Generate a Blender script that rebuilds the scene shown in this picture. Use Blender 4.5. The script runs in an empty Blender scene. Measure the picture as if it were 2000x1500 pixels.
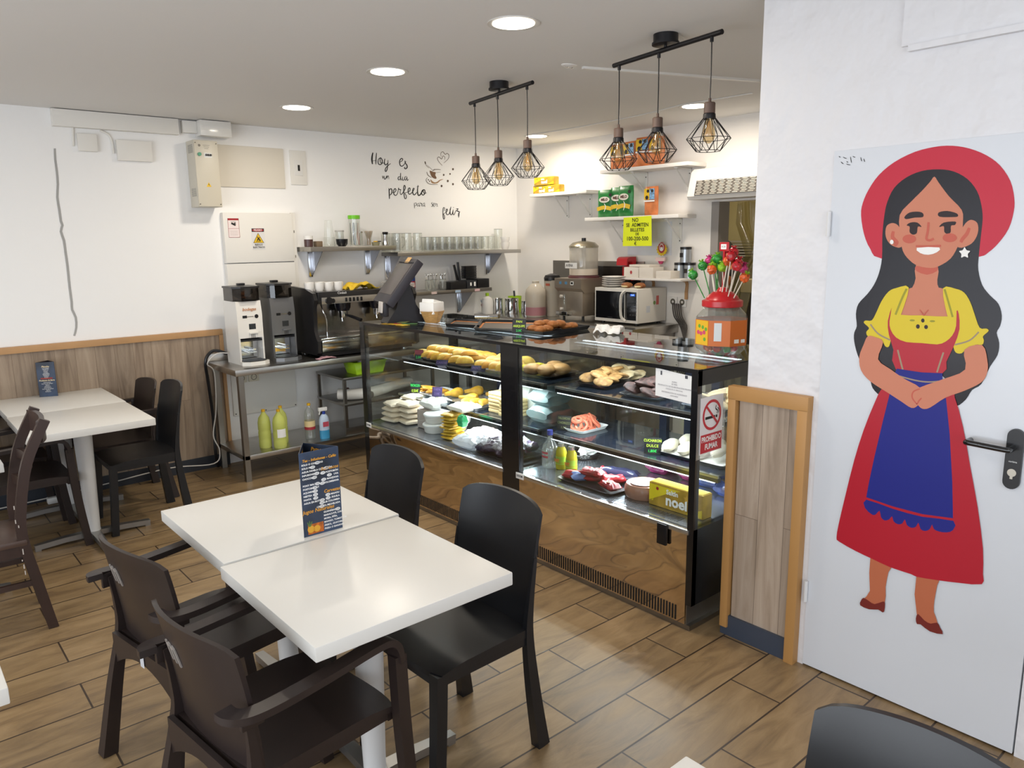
import bpy, bmesh, math, random
from math import pi, sin, cos, radians
from mathutils import Matrix, Vector, noise
from mathutils.geometry import tessellate_polygon
random.seed(7)
scn = bpy.context.scene
COL = scn.collection
# ------------------------------------------------------------ camera
FPX = 1478.4
PITCH, ROLL, YAW, CAMH = radians(10.80), radians(-0.8366), radians(49.425), 1.75
_F = Vector((cos(YAW)*cos(PITCH), sin(YAW)*cos(PITCH), -sin(PITCH)))
_r = _F.cross(Vector((0, 0, 1))).normalized(); _u = _r.cross(_F)
RX = cos(ROLL)*_r + sin(ROLL)*_u; UP = -sin(ROLL)*_r + cos(ROLL)*_u
CAM = Vector((0, 0, CAMH))
cd = bpy.data.cameras.new('camera'); cam = bpy.data.objects.new('camera', cd); COL.objects.link(cam)
cd.sensor_width = 36; cd.sensor_fit = 'HORIZONTAL'; cd.lens = 36*FPX/2000; cd.clip_start = 0.02; cd.clip_end = 60
m = Matrix((RX, UP, -_F)).transposed().to_4x4(); m.translation = CAM; cam.matrix_world = m
scn.camera = cam
# ------------------------------------------------------------ world, light, exposure
w = bpy.data.worlds.new('world'); scn.world = w; w.use_nodes = True
w.node_tree.nodes['Background'].inputs[0].default_value = (0.80, 0.88, 1.0, 1)
w.node_tree.nodes['Background'].inputs[1].default_value = 1.6
scn.view_settings.view_transform = 'Standard'; scn.view_settings.look = 'None'
scn.view_settings.gamma = 1.0; scn.view_settings.use_curve_mapping = False
scn.view_settings.exposure = -0.17
def area(name, loc, rot, sx, sy, power, color, shape='RECTANGLE', spread=pi):
    l = bpy.data.lights.new(name, 'AREA'); l.shape = shape; l.size = sx
    if shape in ('RECTANGLE', 'ELLIPSE'): l.size_y = sy
    l.energy = power; l.color = color; l.spread = spread
    o = bpy.data.objects.new(name, l); COL.objects.link(o); o.location = loc; o.rotation_euler = rot
    return o
# daylight through the shop window in the left wall
area('window_daylight', (-2.95, 1.35, 1.45), (0, radians(-90), 0), 1.9, 5.2, 98, (0.86, 0.93, 1.0))
area('window_daylight_front', (0.3, -2.45, 1.5), (radians(90), 0, 0), 3.6, 1.9, 44, (0.86, 0.93, 1.0))
# upward fill lamp added to brighten the ceiling, imitating bounce from the street
area('ceiling_fill', (-2.80, 1.35, .55), (0, radians(-132), 0), .5, 5.2, 58, (0.93, 0.95, 1.0))
LAMPS = [(2.255, 2.589), (2.326, 3.711), (2.42, 5.029), (4.759, 5.172), (4.615, 3.374)]
CEIL = 2.65
for i, (x, y) in enumerate(LAMPS + [(0.2, 2.6), (0.2, 4.4), (0.9, 0.3), (-1.2, 2.2)]):
    area('ceiling_lamp_light', (x, y, CEIL-.03), (0, 0, 0), .17, .17, 14 if i < 5 else 6, (1.0, 0.90, 0.76) if i < 5 else (1, .95, .88), 'DISK')

# ------------------------------------------------------------ pixel helpers: a pixel ray met with a real plane
def ray(px, py): return _F + RX*((px-1000)/FPX) + UP*((750-py)/FPX)
def atz(px, py, z): d = ray(px, py); return CAM + d*((z-CAMH)/d.z)
def atx(px, py, x): d = ray(px, py); return CAM + d*(x/d.x)
def aty(px, py, y): d = ray(px, py); return CAM + d*(y/d.y)

# ------------------------------------------------------------ materials
def lin(h):
    h = h.lstrip('#'); c = [int(h[i:i+2], 16)/255 for i in (0, 2, 4)]
    return tuple((v/12.92 if v <= .04045 else ((v+.055)/1.055)**2.4) for v in c) + (1,)
MATS = {}
def mat(name, hexc, rough=.5, metal=0.0, spec=.5, var=None, bump=None, coat=0, emit=None, alpha=None, stretch=(1, 1, 1), hex2=None):
    if name in MATS: return MATS[name]
    M = bpy.data.materials.new(name); M.use_nodes = True; N = M.node_tree.nodes; Lk = M.node_tree.links
    b = N['Principled BSDF']; b.inputs['Base Color'].default_value = lin(hexc)
    b.inputs['Roughness'].default_value = rough; b.inputs['Metallic'].default_value = metal
    b.inputs['Specular IOR Level'].default_value = spec
    if coat: b.inputs['Coat Weight'].default_value = coat
    if alpha is not None: b.inputs['Alpha'].default_value = alpha
    if emit: b.inputs['Emission Color'].default_value = lin(emit[0]); b.inputs['Emission Strength'].default_value = emit[1]
    if var or bump or hex2:
        tc = N.new('ShaderNodeTexCoord'); mp = N.new('ShaderNodeMapping'); mp.inputs['Scale'].default_value = stretch
        Lk.new(tc.outputs['Object'], mp.inputs[0])
    if var or hex2:
        sc, amt = var or (5, 1)
        nz = N.new('ShaderNodeTexNoise'); nz.inputs['Scale'].default_value = sc; nz.inputs['Detail'].default_value = 6
        Lk.new(mp.outputs[0], nz.inputs[0])
        cr = N.new('ShaderNodeValToRGB'); cr.color_ramp.elements[0].position = .35; cr.color_ramp.elements[1].position = .65
        c = lin(hexc)
        if hex2: c1, c2 = lin(hex2), c
        else: c1 = tuple(v*(1-amt) for v in c[:3])+(1,); c2 = tuple(min(1, v*(1+amt)) for v in c[:3])+(1,)
        cr.color_ramp.elements[0].color = c1; cr.color_ramp.elements[1].color = c2
        Lk.new(nz.outputs[0], cr.inputs[0]); Lk.new(cr.outputs[0], b.inputs['Base Color'])
    if bump:
        n2 = N.new('ShaderNodeTexNoise'); n2.inputs['Scale'].default_value = bump[0]; n2.inputs['Detail'].default_value = 3
        Lk.new(mp.outputs[0], n2.inputs[0])
        bp = N.new('ShaderNodeBump'); bp.inputs['Strength'].default_value = bump[1]; bp.inputs['Distance'].default_value = bump[2] if len(bump) > 2 else .01
        Lk.new(n2.outputs[0], bp.inputs['Height']); Lk.new(bp.outputs[0], b.inputs['Normal'])
    MATS[name] = M; return M
def glass(name, tint='#ffffff', refl=.08, rough=0.0, body=0.0, bodycol='#ffffff'):
    """thin clear glass or plastic: mostly see-through, a mirror at grazing angles, a little body colour"""
    if name in MATS: return MATS[name]
    M = bpy.data.materials.new(name); M.use_nodes = True; N = M.node_tree.nodes; Lk = M.node_tree.links
    N.clear(); out = N.new('ShaderNodeOutputMaterial')
    tr = N.new('ShaderNodeBsdfTransparent'); tr.inputs[0].default_value = lin(tint)
    gl = N.new('ShaderNodeBsdfGlossy'); gl.inputs['Roughness'].default_value = rough
    lw = N.new('ShaderNodeLayerWeight'); lw.inputs[0].default_value = .5
    pw = N.new('ShaderNodeMath'); pw.operation = 'POWER'; pw.inputs[1].default_value = 4.5; Lk.new(lw.outputs['Facing'], pw.inputs[0])
    mx = N.new('ShaderNodeMath'); mx.operation = 'MULTIPLY_ADD'; mx.inputs[1].default_value = .7; mx.inputs[2].default_value = refl; mx.use_clamp = True
    Lk.new(pw.outputs[0], mx.inputs[0])
    m1 = N.new('ShaderNodeMixShader'); Lk.new(mx.outputs[0], m1.inputs[0]); Lk.new(tr.outputs[0], m1.inputs[1]); Lk.new(gl.outputs[0], m1.inputs[2])
    last = m1
    if body:
        df = N.new('ShaderNodeBsdfDiffuse'); df.inputs[0].default_value = lin(bodycol)
        m2 = N.new('ShaderNodeMixShader'); m2.inputs[0].default_value = body
        Lk.new(m1.outputs[0], m2.inputs[1]); Lk.new(df.outputs[0], m2.inputs[2]); last = m2
    Lk.new(last.outputs[0], out.inputs[0]); MATS[name] = M; return M
def planks(name, cols, length, width, grout, rot=0, gsize=.006, rough=.45, grain=(1.2, 14), off=(0, 0), axis='xy', bumpd=.004):
    M = bpy.data.materials.new(name); M.use_nodes = True; N = M.node_tree.nodes; Lk = M.node_tree.links; b = N['Principled BSDF']
    tc = N.new('ShaderNodeTexCoord'); sx = N.new('ShaderNodeSeparateXYZ'); Lk.new(tc.outputs['Object'], sx.inputs[0])
    cb = N.new('ShaderNodeCombineXYZ'); ia, ib = 'xyz'.index(axis[0]), 'xyz'.index(axis[1])
    def shift(i, o):
        a = N.new('ShaderNodeMath'); a.operation = 'ADD'; a.inputs[1].default_value = o; Lk.new(sx.outputs[i], a.inputs[0]); return a
    A, B = shift(ia, off[0]), shift(ib, off[1]); Lk.new(A.outputs[0], cb.inputs[0]); Lk.new(B.outputs[0], cb.inputs[1])
    br = N.new('ShaderNodeTexBrick'); Lk.new(cb.outputs[0], br.inputs[0])
    br.inputs['Scale'].default_value = 1; br.inputs['Brick Width'].default_value = length; br.inputs['Row Height'].default_value = width
    br.inputs['Mortar Size'].default_value = gsize/2; br.inputs['Mortar Smooth'].default_value = .2; br.offset = .41; br.offset_frequency = 2; br.squash = 1
    br.inputs['Color1'].default_value = (0, 0, 0, 1); br.inputs['Color2'].default_value = (1, 1, 1, 1); br.inputs['Mortar'].default_value = (.5, .5, .5, 1)
    br.inputs['Bias'].default_value = 0
    # grain: noise stretched along the plank, shifted per plank
    cb2 = N.new('ShaderNodeCombineXYZ'); mm = N.new('ShaderNodeMath'); mm.operation = 'MULTIPLY'; mm.inputs[1].default_value = 17.0
    Lk.new(br.outputs['Color'], mm.inputs[0])
    a1 = N.new('ShaderNodeMath'); a1.operation = 'MULTIPLY'; a1.inputs[1].default_value = grain[0]; Lk.new(A.outputs[0], a1.inputs[0])
    a2 = N.new('ShaderNodeMath'); a2.operation = 'MULTIPLY'; a2.inputs[1].default_value = grain[1]; Lk.new(B.outputs[0], a2.inputs[0])
    Lk.new(a1.outputs[0], cb2.inputs[0]); Lk.new(a2.outputs[0], cb2.inputs[1]); Lk.new(mm.outputs[0], cb2.inputs[2])
    nz = N.new('ShaderNodeTexNoise'); nz.inputs['Scale'].default_value = 1.0; nz.inputs['Detail'].default_value = 8; nz.inputs['Roughness'].default_value = .62; nz.inputs['Distortion'].default_value = .9
    Lk.new(cb2.outputs[0], nz.inputs[0])
    cr = N.new('ShaderNodeValToRGB'); els = cr.color_ramp.elements
    els[0].position = .30; els[0].color = lin(cols[0]); els[1].position = .72; els[1].color = lin(cols[2])
    e = els.new(.5); e.color = lin(cols[1]); Lk.new(nz.outputs[0], cr.inputs[0])
    hs = N.new('ShaderNodeHueSaturation'); vv = N.new('ShaderNodeMath'); vv.operation = 'MULTIPLY_ADD'; vv.inputs[1].default_value = .22; vv.inputs[2].default_value = .89
    Lk.new(br.outputs['Color'], vv.inputs[0]); Lk.new(vv.outputs[0], hs.inputs['Value']); Lk.new(cr.outputs[0], hs.inputs['Color'])
    mx = N.new('ShaderNodeMixRGB'); Lk.new(br.outputs['Fac'], mx.inputs[0]); Lk.new(hs.outputs[0], mx.inputs[1]); mx.inputs[2].default_value = lin(grout)
    Lk.new(mx.outputs[0], b.inputs['Base Color'])
    n3 = N.new('ShaderNodeMath'); n3.operation = 'MULTIPLY_ADD'; n3.inputs[1].default_value = .25; n3.inputs[2].default_value = rough-.1
    Lk.new(nz.outputs[0], n3.inputs[0]); Lk.new(n3.outputs[0], b.inputs['Roughness'])
    sb = N.new('ShaderNodeMath'); sb.operation = 'MULTIPLY_ADD'; sb.inputs[1].default_value = -.6; Lk.new(br.outputs['Fac'], sb.inputs[0]); Lk.new(nz.outputs[0], sb.inputs[2])
    bp = N.new('ShaderNodeBump'); bp.inputs['Strength'].default_value = .35; bp.inputs['Distance'].default_value = bumpd; Lk.new(sb.outputs[0], bp.inputs['Height']); Lk.new(bp.outputs[0], b.inputs['Normal'])
    MATS[name] = M; return M

# ------------------------------------------------------------ mesh builder
def frm(o, right, up):
    r = Vector(right).normalized(); u = Vector(up).normalized(); n = r.cross(u)
    mm = Matrix((r, u, n)).transposed().to_4x4(); mm.translation = Vector(o); return mm
FONT = None
def smooth(pts, closed=True, n=4):
    out = []; L = len(pts)
    rng = range(L) if closed else range(L-1)
    for i in rng:
        if closed: p0, p1, p2, p3 = pts[(i-1) % L], pts[i], pts[(i+1) % L], pts[(i+2) % L]
        else: p0, p1, p2, p3 = pts[max(i-1, 0)], pts[i], pts[i+1], pts[min(i+2, L-1)]
        for k in range(n):
            t = k/n
            out.append(tuple(.5*((2*b)+(-a+c)*t+(2*a-5*b+4*c-d)*t*t+(-a+3*b-3*c+d)*t**3) for a, b, c, d in zip(p0, p1, p2, p3)))
    if not closed: out.append(tuple(pts[-1]))
    return out
class MB:
    def __init__(s, T=None): s.bm = bmesh.new(); s.T = T or Matrix()
    def _v(s, p): return s.bm.verts.new(s.T @ Vector(p))
    def _f(s, vs):
        try: return s.bm.faces.new(vs)
        except ValueError: return None
    def box(s, c, d, bev=0, R=None, taper=None):
        x, y, z = (v/2 for v in d); tp = taper or (1, 1)
        R = R or Matrix(); vs = []
        for k in (-1, 1):
            for a, b in ((-1, -1), (1, -1), (1, 1), (-1, 1)):
                q = tp if k > 0 else (1, 1)
                vs.append(s._v(Vector(c) + (R @ Vector((a*x*q[0], b*y*q[1], k*z)))))
        fs = [s._f([vs[i] for i in q]) for q in ((3, 2, 1, 0), (4, 5, 6, 7), (0, 1, 5, 4), (1, 2, 6, 5), (2, 3, 7, 6), (3, 0, 4, 7))]
        if bev:
            es = list({e for f in fs for e in f.edges})
            bmesh.ops.bevel(s.bm, geom=es, offset=bev, segments=2, profile=.6, affect='EDGES')
        return s
    def cyl(s, p0, p1, r0, r1=None, seg=20, caps=True):
        r1 = r0 if r1 is None else r1; p0, p1 = Vector(p0), Vector(p1); d = (p1-p0)
        q = d.to_track_quat('Z', 'Y').to_matrix(); A = []; B = []
        for i in range(seg):
            a = 2*pi*i/seg; o = Vector((cos(a), sin(a), 0))
            A.append(s._v(p0+q@(o*r0))); B.append(s._v(p1+q@(o*r1)))
        for i in range(seg): s._f((A[i], A[(i+1) % seg], B[(i+1) % seg], B[i]))
        if caps: s._f(A[::-1]); s._f(B)
        return s
    def lathe(s, prof, c=(0, 0, 0), seg=24, caps=True, sq=1.0, a0=0):
        rings = []
        for r, z in prof:
            if r < 1e-5: rings.append([s._v(Vector(c)+Vector((0, 0, z)))])
            else: rings.append([s._v(Vector(c)+Vector((r*cos(2*pi*i/seg+a0), r*sq*sin(2*pi*i/seg+a0), z))) for i in range(seg)])
        for A, B in zip(rings, rings[1:]):
            for i in range(seg):
                j = (i+1) % seg
                if len(A) == 1 and len(B) > 1: s._f((A[0], B[j], B[i]))
                elif len(B) == 1 and len(A) > 1: s._f((A[i], A[j], B[0]))
                elif len(A) > 1: s._f((A[i], A[j], B[j], B[i]))
        if caps:
            if len(rings[0]) > 1: s._f(rings[0][::-1])
            if len(rings[-1]) > 1: s._f(rings[-1])
        return s
    def tube(s, pts, r, seg=8, sm=0, sy=1.0, up=None, rr=None):
        pts = [Vector(p) for p in (smooth([tuple(p) for p in pts], False, sm) if sm else pts)]
        rings = []; n = len(pts); prev = None
        for i, p in enumerate(pts):
            t = (pts[min(i+1, n-1)]-pts[max(i-1, 0)]).normalized()
            if prev is None:
                a = Vector(up) if up else (Vector((0, 0, 1)) if abs(t.z) < .9 else Vector((1, 0, 0)))
            else: a = prev
            b = (a - t*a.dot(t)); b = b.normalized() if b.length > 1e-6 else t.orthogonal().normalized()
            prev = b; c = t.cross(b)
            q = r if rr is None else rr[min(len(rr)-1, int(i*len(rr)/n))]
            rings.append([s._v(p + b*(cos(2*pi*k/seg+pi/seg)*q*sy) + c*(sin(2*pi*k/seg+pi/seg)*q)) for k in range(seg)])
        for A, B in zip(rings, rings[1:]):
            for k in range(seg): s._f((A[k], A[(k+1) % seg], B[(k+1) % seg], B[k]))
        s._f(rings[0][::-1]); s._f(rings[-1]); return s
    def bar(s, pts, w, t, up=(0, 0, 1), sm=0, ws=None, ts=None):
        """flat bar swept along pts: w across, t along 'up'"""
        pts = [Vector(p) for p in (smooth([tuple(p) for p in pts], False, sm) if sm else pts)]; n = len(pts); rings = []
        for i, p in enumerate(pts):
            tg = (pts[min(i+1, n-1)]-pts[max(i-1, 0)]).normalized(); U = Vector(up); c = tg.cross(U)
            c = c.normalized() if c.length > 1e-5 else Vector((0, 1, 0)); U = c.cross(tg).normalized()
            ww = w if ws is None else ws[0]+(ws[1]-ws[0])*i/(n-1)
            tt = t if ts is None else ts[0]+(ts[1]-ts[0])*i/(n-1)
            rings.append([s._v(p+c*(a*ww/2)+U*(b*tt/2)) for a, b in ((-1, -1), (1, -1), (1, 1), (-1, 1))])
        for A, B in zip(rings, rings[1:]):
            for k in range(4): s._f((A[k], A[(k+1) % 4], B[(k+1) % 4], B[k]))
        s._f(rings[0][::-1]); s._f(rings[-1]); return s
    def ell(s, c, r, seg=16, rings=8, nz=0, ns=20, R=None, flat=None, seed=0):
        vs = []; R = R or Matrix()
        for j in range(rings+1):
            th = pi*j/rings; row = []
            for i in range(seg if 0 < j < rings else 1):
                a = 2*pi*i/seg; d = Vector((sin(th)*cos(a), sin(th)*sin(a), cos(th)))
                k = 1+nz*noise.noise(d*ns*.1+Vector((seed*3.1, seed, 0)))
                p = Vector((d.x*r[0], d.y*r[1], d.z*r[2]))*k
                if flat is not None and p.z < flat: p.z = flat
                row.append(s._v(Vector(c)+R@p))
            vs.append(row)
        for A, B in zip(vs, vs[1:]):
            for i in range(seg):
                j = (i+1) % seg
                if len(A) == 1: s._f((A[0], B[i], B[j]))
                elif len(B) == 1: s._f((A[i], B[0], A[j]))
                else: s._f((A[i], B[i], B[j], A[j]))
        return s
    def pillow(s, c, d, R=None, crink=.15, seed=0, n=9, e=.5, seal=0):
        """puffy bag of size d=(x,y,z); sits on its own bottom"""
        R = R or Matrix(); top = []; bot = []
        for i in range(n):
            ra = []; rb = []
            for j in range(n):
                u, v = 2*i/(n-1)-1, 2*j/(n-1)-1
                su = max(0, 1-abs(u)**6)*.92+.08; sv = max(0, 1-abs(v)**6)*.92+.08
                if seal and abs(v) > 1-seal: sv = 0
                h = (su*sv)**e
                k = crink*noise.noise(Vector((u*2.5+seed, v*2.5, seed*1.7)))
                x, y = u*d[0]/2*(1+.04*k), v*d[1]/2*(1+.04*k)
                ra.append(s._v(Vector(c)+R@Vector((x, y, d[2]*(.5+.5*h*(1+k)+.03)))))
                rb.append(s._v(Vector(c)+R@Vector((x, y, d[2]*(.5-.5*h)))))
            top.append(ra); bot.append(rb)
        for i in range(n-1):
            for j in range(n-1):
                s._f((top[i][j], top[i+1][j], top[i+1][j+1], top[i][j+1])); s._f((bot[i][j], bot[i][j+1], bot[i+1][j+1], bot[i+1][j]))
        for i in range(n-1):
            s._f((top[i][0], bot[i][0], bot[i+1][0], top[i+1][0])); s._f((top[i][-1], top[i+1][-1], bot[i+1][-1], bot[i][-1]))
            s._f((top[0][i], top[0][i+1], bot[0][i+1], bot[0][i])); s._f((top[-1][i], bot[-1][i], bot[-1][i+1], top[-1][i+1]))
        return s
    def poly(s, pts, depth=0, dirn=None):
        """planar polygon given as 3D points; optional extrusion along its normal"""
        P = [s.T @ Vector(p) for p in pts]
        tri = tessellate_polygon([P]); vs = [s.bm.verts.new(p) for p in P]
        fs = []
        for t in tri:
            f = s._f([vs[i] for i in t])
            if f: fs.append(f)
        if depth:
            n = Vector((0, 0, 0))
            for i in range(len(P)): n += P[i].cross(P[(i+1) % len(P)])
            n.normalize(); off = (s.T.to_3x3() @ Vector(dirn)).normalized()*depth if dirn else -n*depth; vb = [s.bm.verts.new(p+off) for p in P]
            for t in tri: s._f([vb[i] for i in t][::-1])
            for i in range(len(P)): j = (i+1) % len(P); s._f((vs[i], vs[j], vb[j], vb[i]))
        return s
    def prism(s, pts2, T, depth):
        """2D outline in frame T, extruded along -normal by depth"""
        return s.poly([T @ Vector((p[0], p[1], 0)) for p in pts2], depth)
    def rect(s, T, cx, cy, w, h, z=0):
        vs = [s._v(T @ Vector((cx+a*w/2, cy+b*h/2, z))) for a, b in ((-1, -1), (1, -1), (1, 1), (-1, 1))]; s._f(vs); return s
    def disc(s, T, cx, cy, rx, ry=None, z=0, seg=20, hole=0):
        ry = ry or rx
        o = [s._v(T @ Vector((cx+rx*cos(2*pi*i/seg), cy+ry*sin(2*pi*i/seg), z))) for i in range(seg)]
        if hole:
            q = [s._v(T @ Vector((cx+rx*hole*cos(2*pi*i/seg), cy+ry*hole*sin(2*pi*i/seg), z))) for i in range(seg)]
            for i in range(seg): s._f((o[i], o[(i+1) % seg], q[(i+1) % seg], q[i]))
        else: s._f(o)
        return s
    def text(s, body, T, size, cx=0, cy=0, z=0, align='CENTER', ext=0, shear=0, bold=0, sx=1):
        c = bpy.data.curves.new('t', 'FONT'); c.body = body; c.size = size; c.align_x = align; c.align_y = 'CENTER'
        c.extrude = ext; c.shear = shear; c.offset = bold; c.resolution_u = 2
        o = bpy.data.objects.new('t', c); COL.objects.link(o)
        bpy.context.view_layer.update(); dg = bpy.context.evaluated_depsgraph_get()
        me = bpy.data.meshes.new_from_object(o.evaluated_get(dg)); COL.objects.unlink(o); bpy.data.objects.remove(o)
        me.transform(s.T @ T @ Matrix.Translation((cx, cy, z)) @ Matrix.Diagonal((sx, 1, 1, 1))); s.bm.from_mesh(me); bpy.data.meshes.remove(me); return s
    def ribbon(s, pts, w, proj, sm=4, closed=False, taper=.45):
        """brush stroke: pts in pixels, projected by proj onto a surface"""
        P = smooth(pts, closed, sm); n = len(P); L = []; R_ = []
        for i, p in enumerate(P):
            a, b = P[max(i-1, 0)], P[min(i+1, n-1)]; t = Vector((b[0]-a[0], b[1]-a[1])); t = t.normalized() if t.length else Vector((1, 0))
            q = w/2*(taper+(1-taper)*sin(pi*i/(n-1))**.6 if taper < 1 else 1)
            L.append(s.bm.verts.new(s.T @ proj(p[0]-t.y*q, p[1]+t.x*q))); R_.append(s.bm.verts.new(s.T @ proj(p[0]+t.y*q, p[1]-t.x*q)))
        for i in range(n-1): s._f((L[i], L[i+1], R_[i+1], R_[i]))
        return s
    def build(s, name, m, parent=None, loc=None, ang=35, rz=0, recalc=True):
        if recalc: bmesh.ops.recalc_face_normals(s.bm, faces=s.bm.faces)
        me = bpy.data.meshes.new(name); s.bm.to_mesh(me); s.bm.free()
        for p in me.polygons: p.use_smooth = True
        me.set_sharp_from_angle(angle=radians(ang))
        me.materials.append(m); o = bpy.data.objects.new(name, me); COL.objects.link(o)
        if parent: o.parent = parent
        if loc is not None: o.location = loc
        if rz: o.rotation_euler = (0, 0, rz)
        return o
def tag(o, label=None, cat=None, group=None, kind=None):
    if label: o['label'] = label
    if cat: o['category'] = cat
    if group: o['group'] = group
    if kind: o['kind'] = kind
    return o
def thing(name, label, cat, loc=(0, 0, 0), rz=0, group=None):
    o = bpy.data.objects.new(name, None); COL.objects.link(o); o.empty_display_size = .05
    o.location = loc; o.rotation_euler = (0, 0, rz); return tag(o, label, cat, group)
def dup(root, loc, rz=None, label=None, group=None):
    r = root.copy(); COL.objects.link(r); r.location = loc
    if rz is not None: r.rotation_euler = (0, 0, rz)
    if label: r['label'] = label
    if group: r['group'] = group
    for ch in list(root.children):
        c = ch.copy(); COL.objects.link(c); c.parent = r
        for g in list(ch.children):
            d = g.copy(); COL.objects.link(d); d.parent = c
    return r
def struct(name, mb, m, parent=None, **k):
    o = mb.build(name, m, parent, **k)
    if not parent: o['kind'] = 'structure'
    return o
def B(c, d, bev=0, R=None): return MB().box(c, d, bev, R)
def B2(a, b, bev=0): return MB().box(tuple((p+q)/2 for p, q in zip(a, b)), tuple(abs(q-p) for p, q in zip(a, b)), bev)
Rz = lambda a: Matrix.Rotation(a, 4, 'Z')
Ry = lambda a: Matrix.Rotation(a, 4, 'Y')
Rx = lambda a: Matrix.Rotation(a, 4, 'X')
XN, ZP = (0, -1, 0), (0, 0, 1)          # picture-right and up on surfaces that face -X
def FX(x, y, z): return frm((x, y, z), (0, -1, 0), (0, 0, 1))
def FY(x, y, z): return frm((x, y, z), (1, 0, 0), (0, 0, 1))
# ------------------------------------------------------------ shared materials
plaster = mat('white_plaster', '#f1f0ee', .75, bump=(14, .12, .01))
plasterB = mat('white_paint', '#e6e2dd', .6, bump=(30, .06, .005))
rough_plaster = mat('trowelled_plaster', '#dddcde', .5, bump=(7, .75, .03))
ceilm = mat('ceiling_paint', '#dfddda', .85, bump=(6, .05, .01))
oak = mat('oak_trim', '#b98f62', .5, var=(3, .08), stretch=(1, 1, .15))
darkbase = mat('dark_baseboard', '#2c3038', .45)
white_lam = mat('white_laminate', '#dedcd6', .32)
white_pl = mat('white_plastic', '#e2e0dc', .4)
black_pl = mat('black_plastic', '#151518', .35)
chair_black = mat('charcoal_chair_plastic', '#17181b', .34, bump=(300, .05, .001))
chair_brown = mat('brown_chair_plastic', '#2b2220', .38, bump=(300, .08, .001))
dwood = mat('dark_chair_wood', '#33231d', .4, var=(6, .3), stretch=(1, 1, .2))
steel = mat('brushed_steel', '#b4b1ac', .28, 1.0, var=(3, .05), stretch=(1, 30, 30))
steel_d = mat('worn_steel', '#94908b', .34, 1.0, bump=(60, .04, .002))
chrome = mat('chrome', '#d8d8d8', .08, 1.0)
alu = mat('cast_aluminium', '#a9a8a6', .35, .9)
blk = mat('black_metal', '#17161a', .38, .3)
ink = mat('black_ink', '#15120f', .6)
whiteink = mat('white_ink', '#f2f2f0', .5)
paper = mat('white_paper', '#ecebe8', .7)
yellowp = mat('neon_yellow_paper', '#e6f01c', .6)
greenp = mat('green_chalk_ink', '#2fd45a', .6, emit=None)
limeink = mat('lime_chalk_ink', '#c8e83c', .6)
red = mat('red_plastic', '#b81e26', .3)
cer = mat('white_ceramic', '#ece9e4', .18, coat=.4)
clear = glass('clear_glass', '#f7faf8', .07)
tumbler = glass('drinking_glass', '#fbfcfa', .06, .02, .05, '#ffffff')
cleargoods = glass('clear_film', '#fafafa', .12, .12, .14, '#f4f4f4')
casetrans = glass('case_glass', '#fafdfc', .045)

# ------------------------------------------------------------ room shell
floor_m = planks('wood_look_tiles', ('#6e5940', '#88704f', '#9a815e'), .66, .2178, '#3a2c20', gsize=.008, off=(-.085+.66, -.0135-.0022), rough=.34, grain=(3.2, 13))
struct('floor', B2((-3, -2.6, -.1), (8.2, 6.05, 0)), floor_m)
struct('ceiling', B2((-3, -2.6, CEIL), (5.35, 6.1, CEIL+.1)), ceilm)
WA = 5.99; WB = 5.23; WD = 2.77
struct('wall_back', B2((-3, WA, 0), (WB+.12, WA+.12, CEIL)), plaster)
# kitchen wall with its opening
mb = B2((WB, 3.63, 0), (WB+.12, WA, CEIL)); mb.box((WB+.06, 2.9, 2.335), (.12, 1.46, .63)); mb.box((WB+.06, .8, CEIL/2), (.12, 2.74, CEIL)); struct('wall_kitchen', mb, plasterB)
struct('trim_1', B2((WB-.012, 3.56, .0), (WB+.13, 3.63, 2.02)), mat('grey_jamb', '#8f8a86', .5))
# trowelled right wall
mb = MB(); n = 1
struct('wall_right', B2((WD, 1.405, 0), (WD+.16, 1.72, CEIL)).box((WD+.08, 1.02, 2.35), (.16, .77, .6)).box((WD+.08, -1, CEIL/2), (.16, 3.28, CEIL)), rough_plaster)
struct('trim_2', B2((WD-.022, .2, 2.345), (WD-.001, 1.165, 2.365)).box((WD-.006, .7, 2.44), (.012, .98, .15)), rough_plaster)
struct('wall_back_alcove', B2((WD+.16, 1.45, 0), (WB, 1.57, CEIL)), plasterB)
# left wall with shop window, front wall with shop window
mb = B2((-3, -2.6, 0), (-2.85, 6, .35)); mb.box((-2.925, 1.7, 2.55), (.15, 8.6, .2)); mb.box((-2.925, -1.95, 1.4), (.15, 1.3, 2.1)); mb.box((-2.925, 5.05, 1.4), (.15, 1.9, 2.1)); struct('wall_left', mb, plasterB)
mb = B2((-3, -2.6, 0), (3, -2.5, .4)); mb.box((0, -2.55, 2.55), (6, .1, .2)); mb.box((-2.35, -2.55, 1.4), (1.3, .1, 2.1)); mb.box((2.6, -2.55, 1.4), (.8, .1, 2.1)); struct('wall_front', mb, plasterB)
wf = MB()
for y in (-1.28, .35, 1.72, 3.1, 4.08): wf.box((-2.9, y, 1.4), (.05, .05, 2.1))
wf.box((-2.9, 1.4, 1.7), (.05, 5.4, .04)); wo = struct('window_1', wf, mat('window_frame_grey', '#8a8c90', .4))
wf = MB()
for x in (-1.68, .3, 2.18): wf.box((x, -2.53, 1.4), (.05, .05, 2.1))
struct('window_2', wf, MATS['window_frame_grey'])
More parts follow.
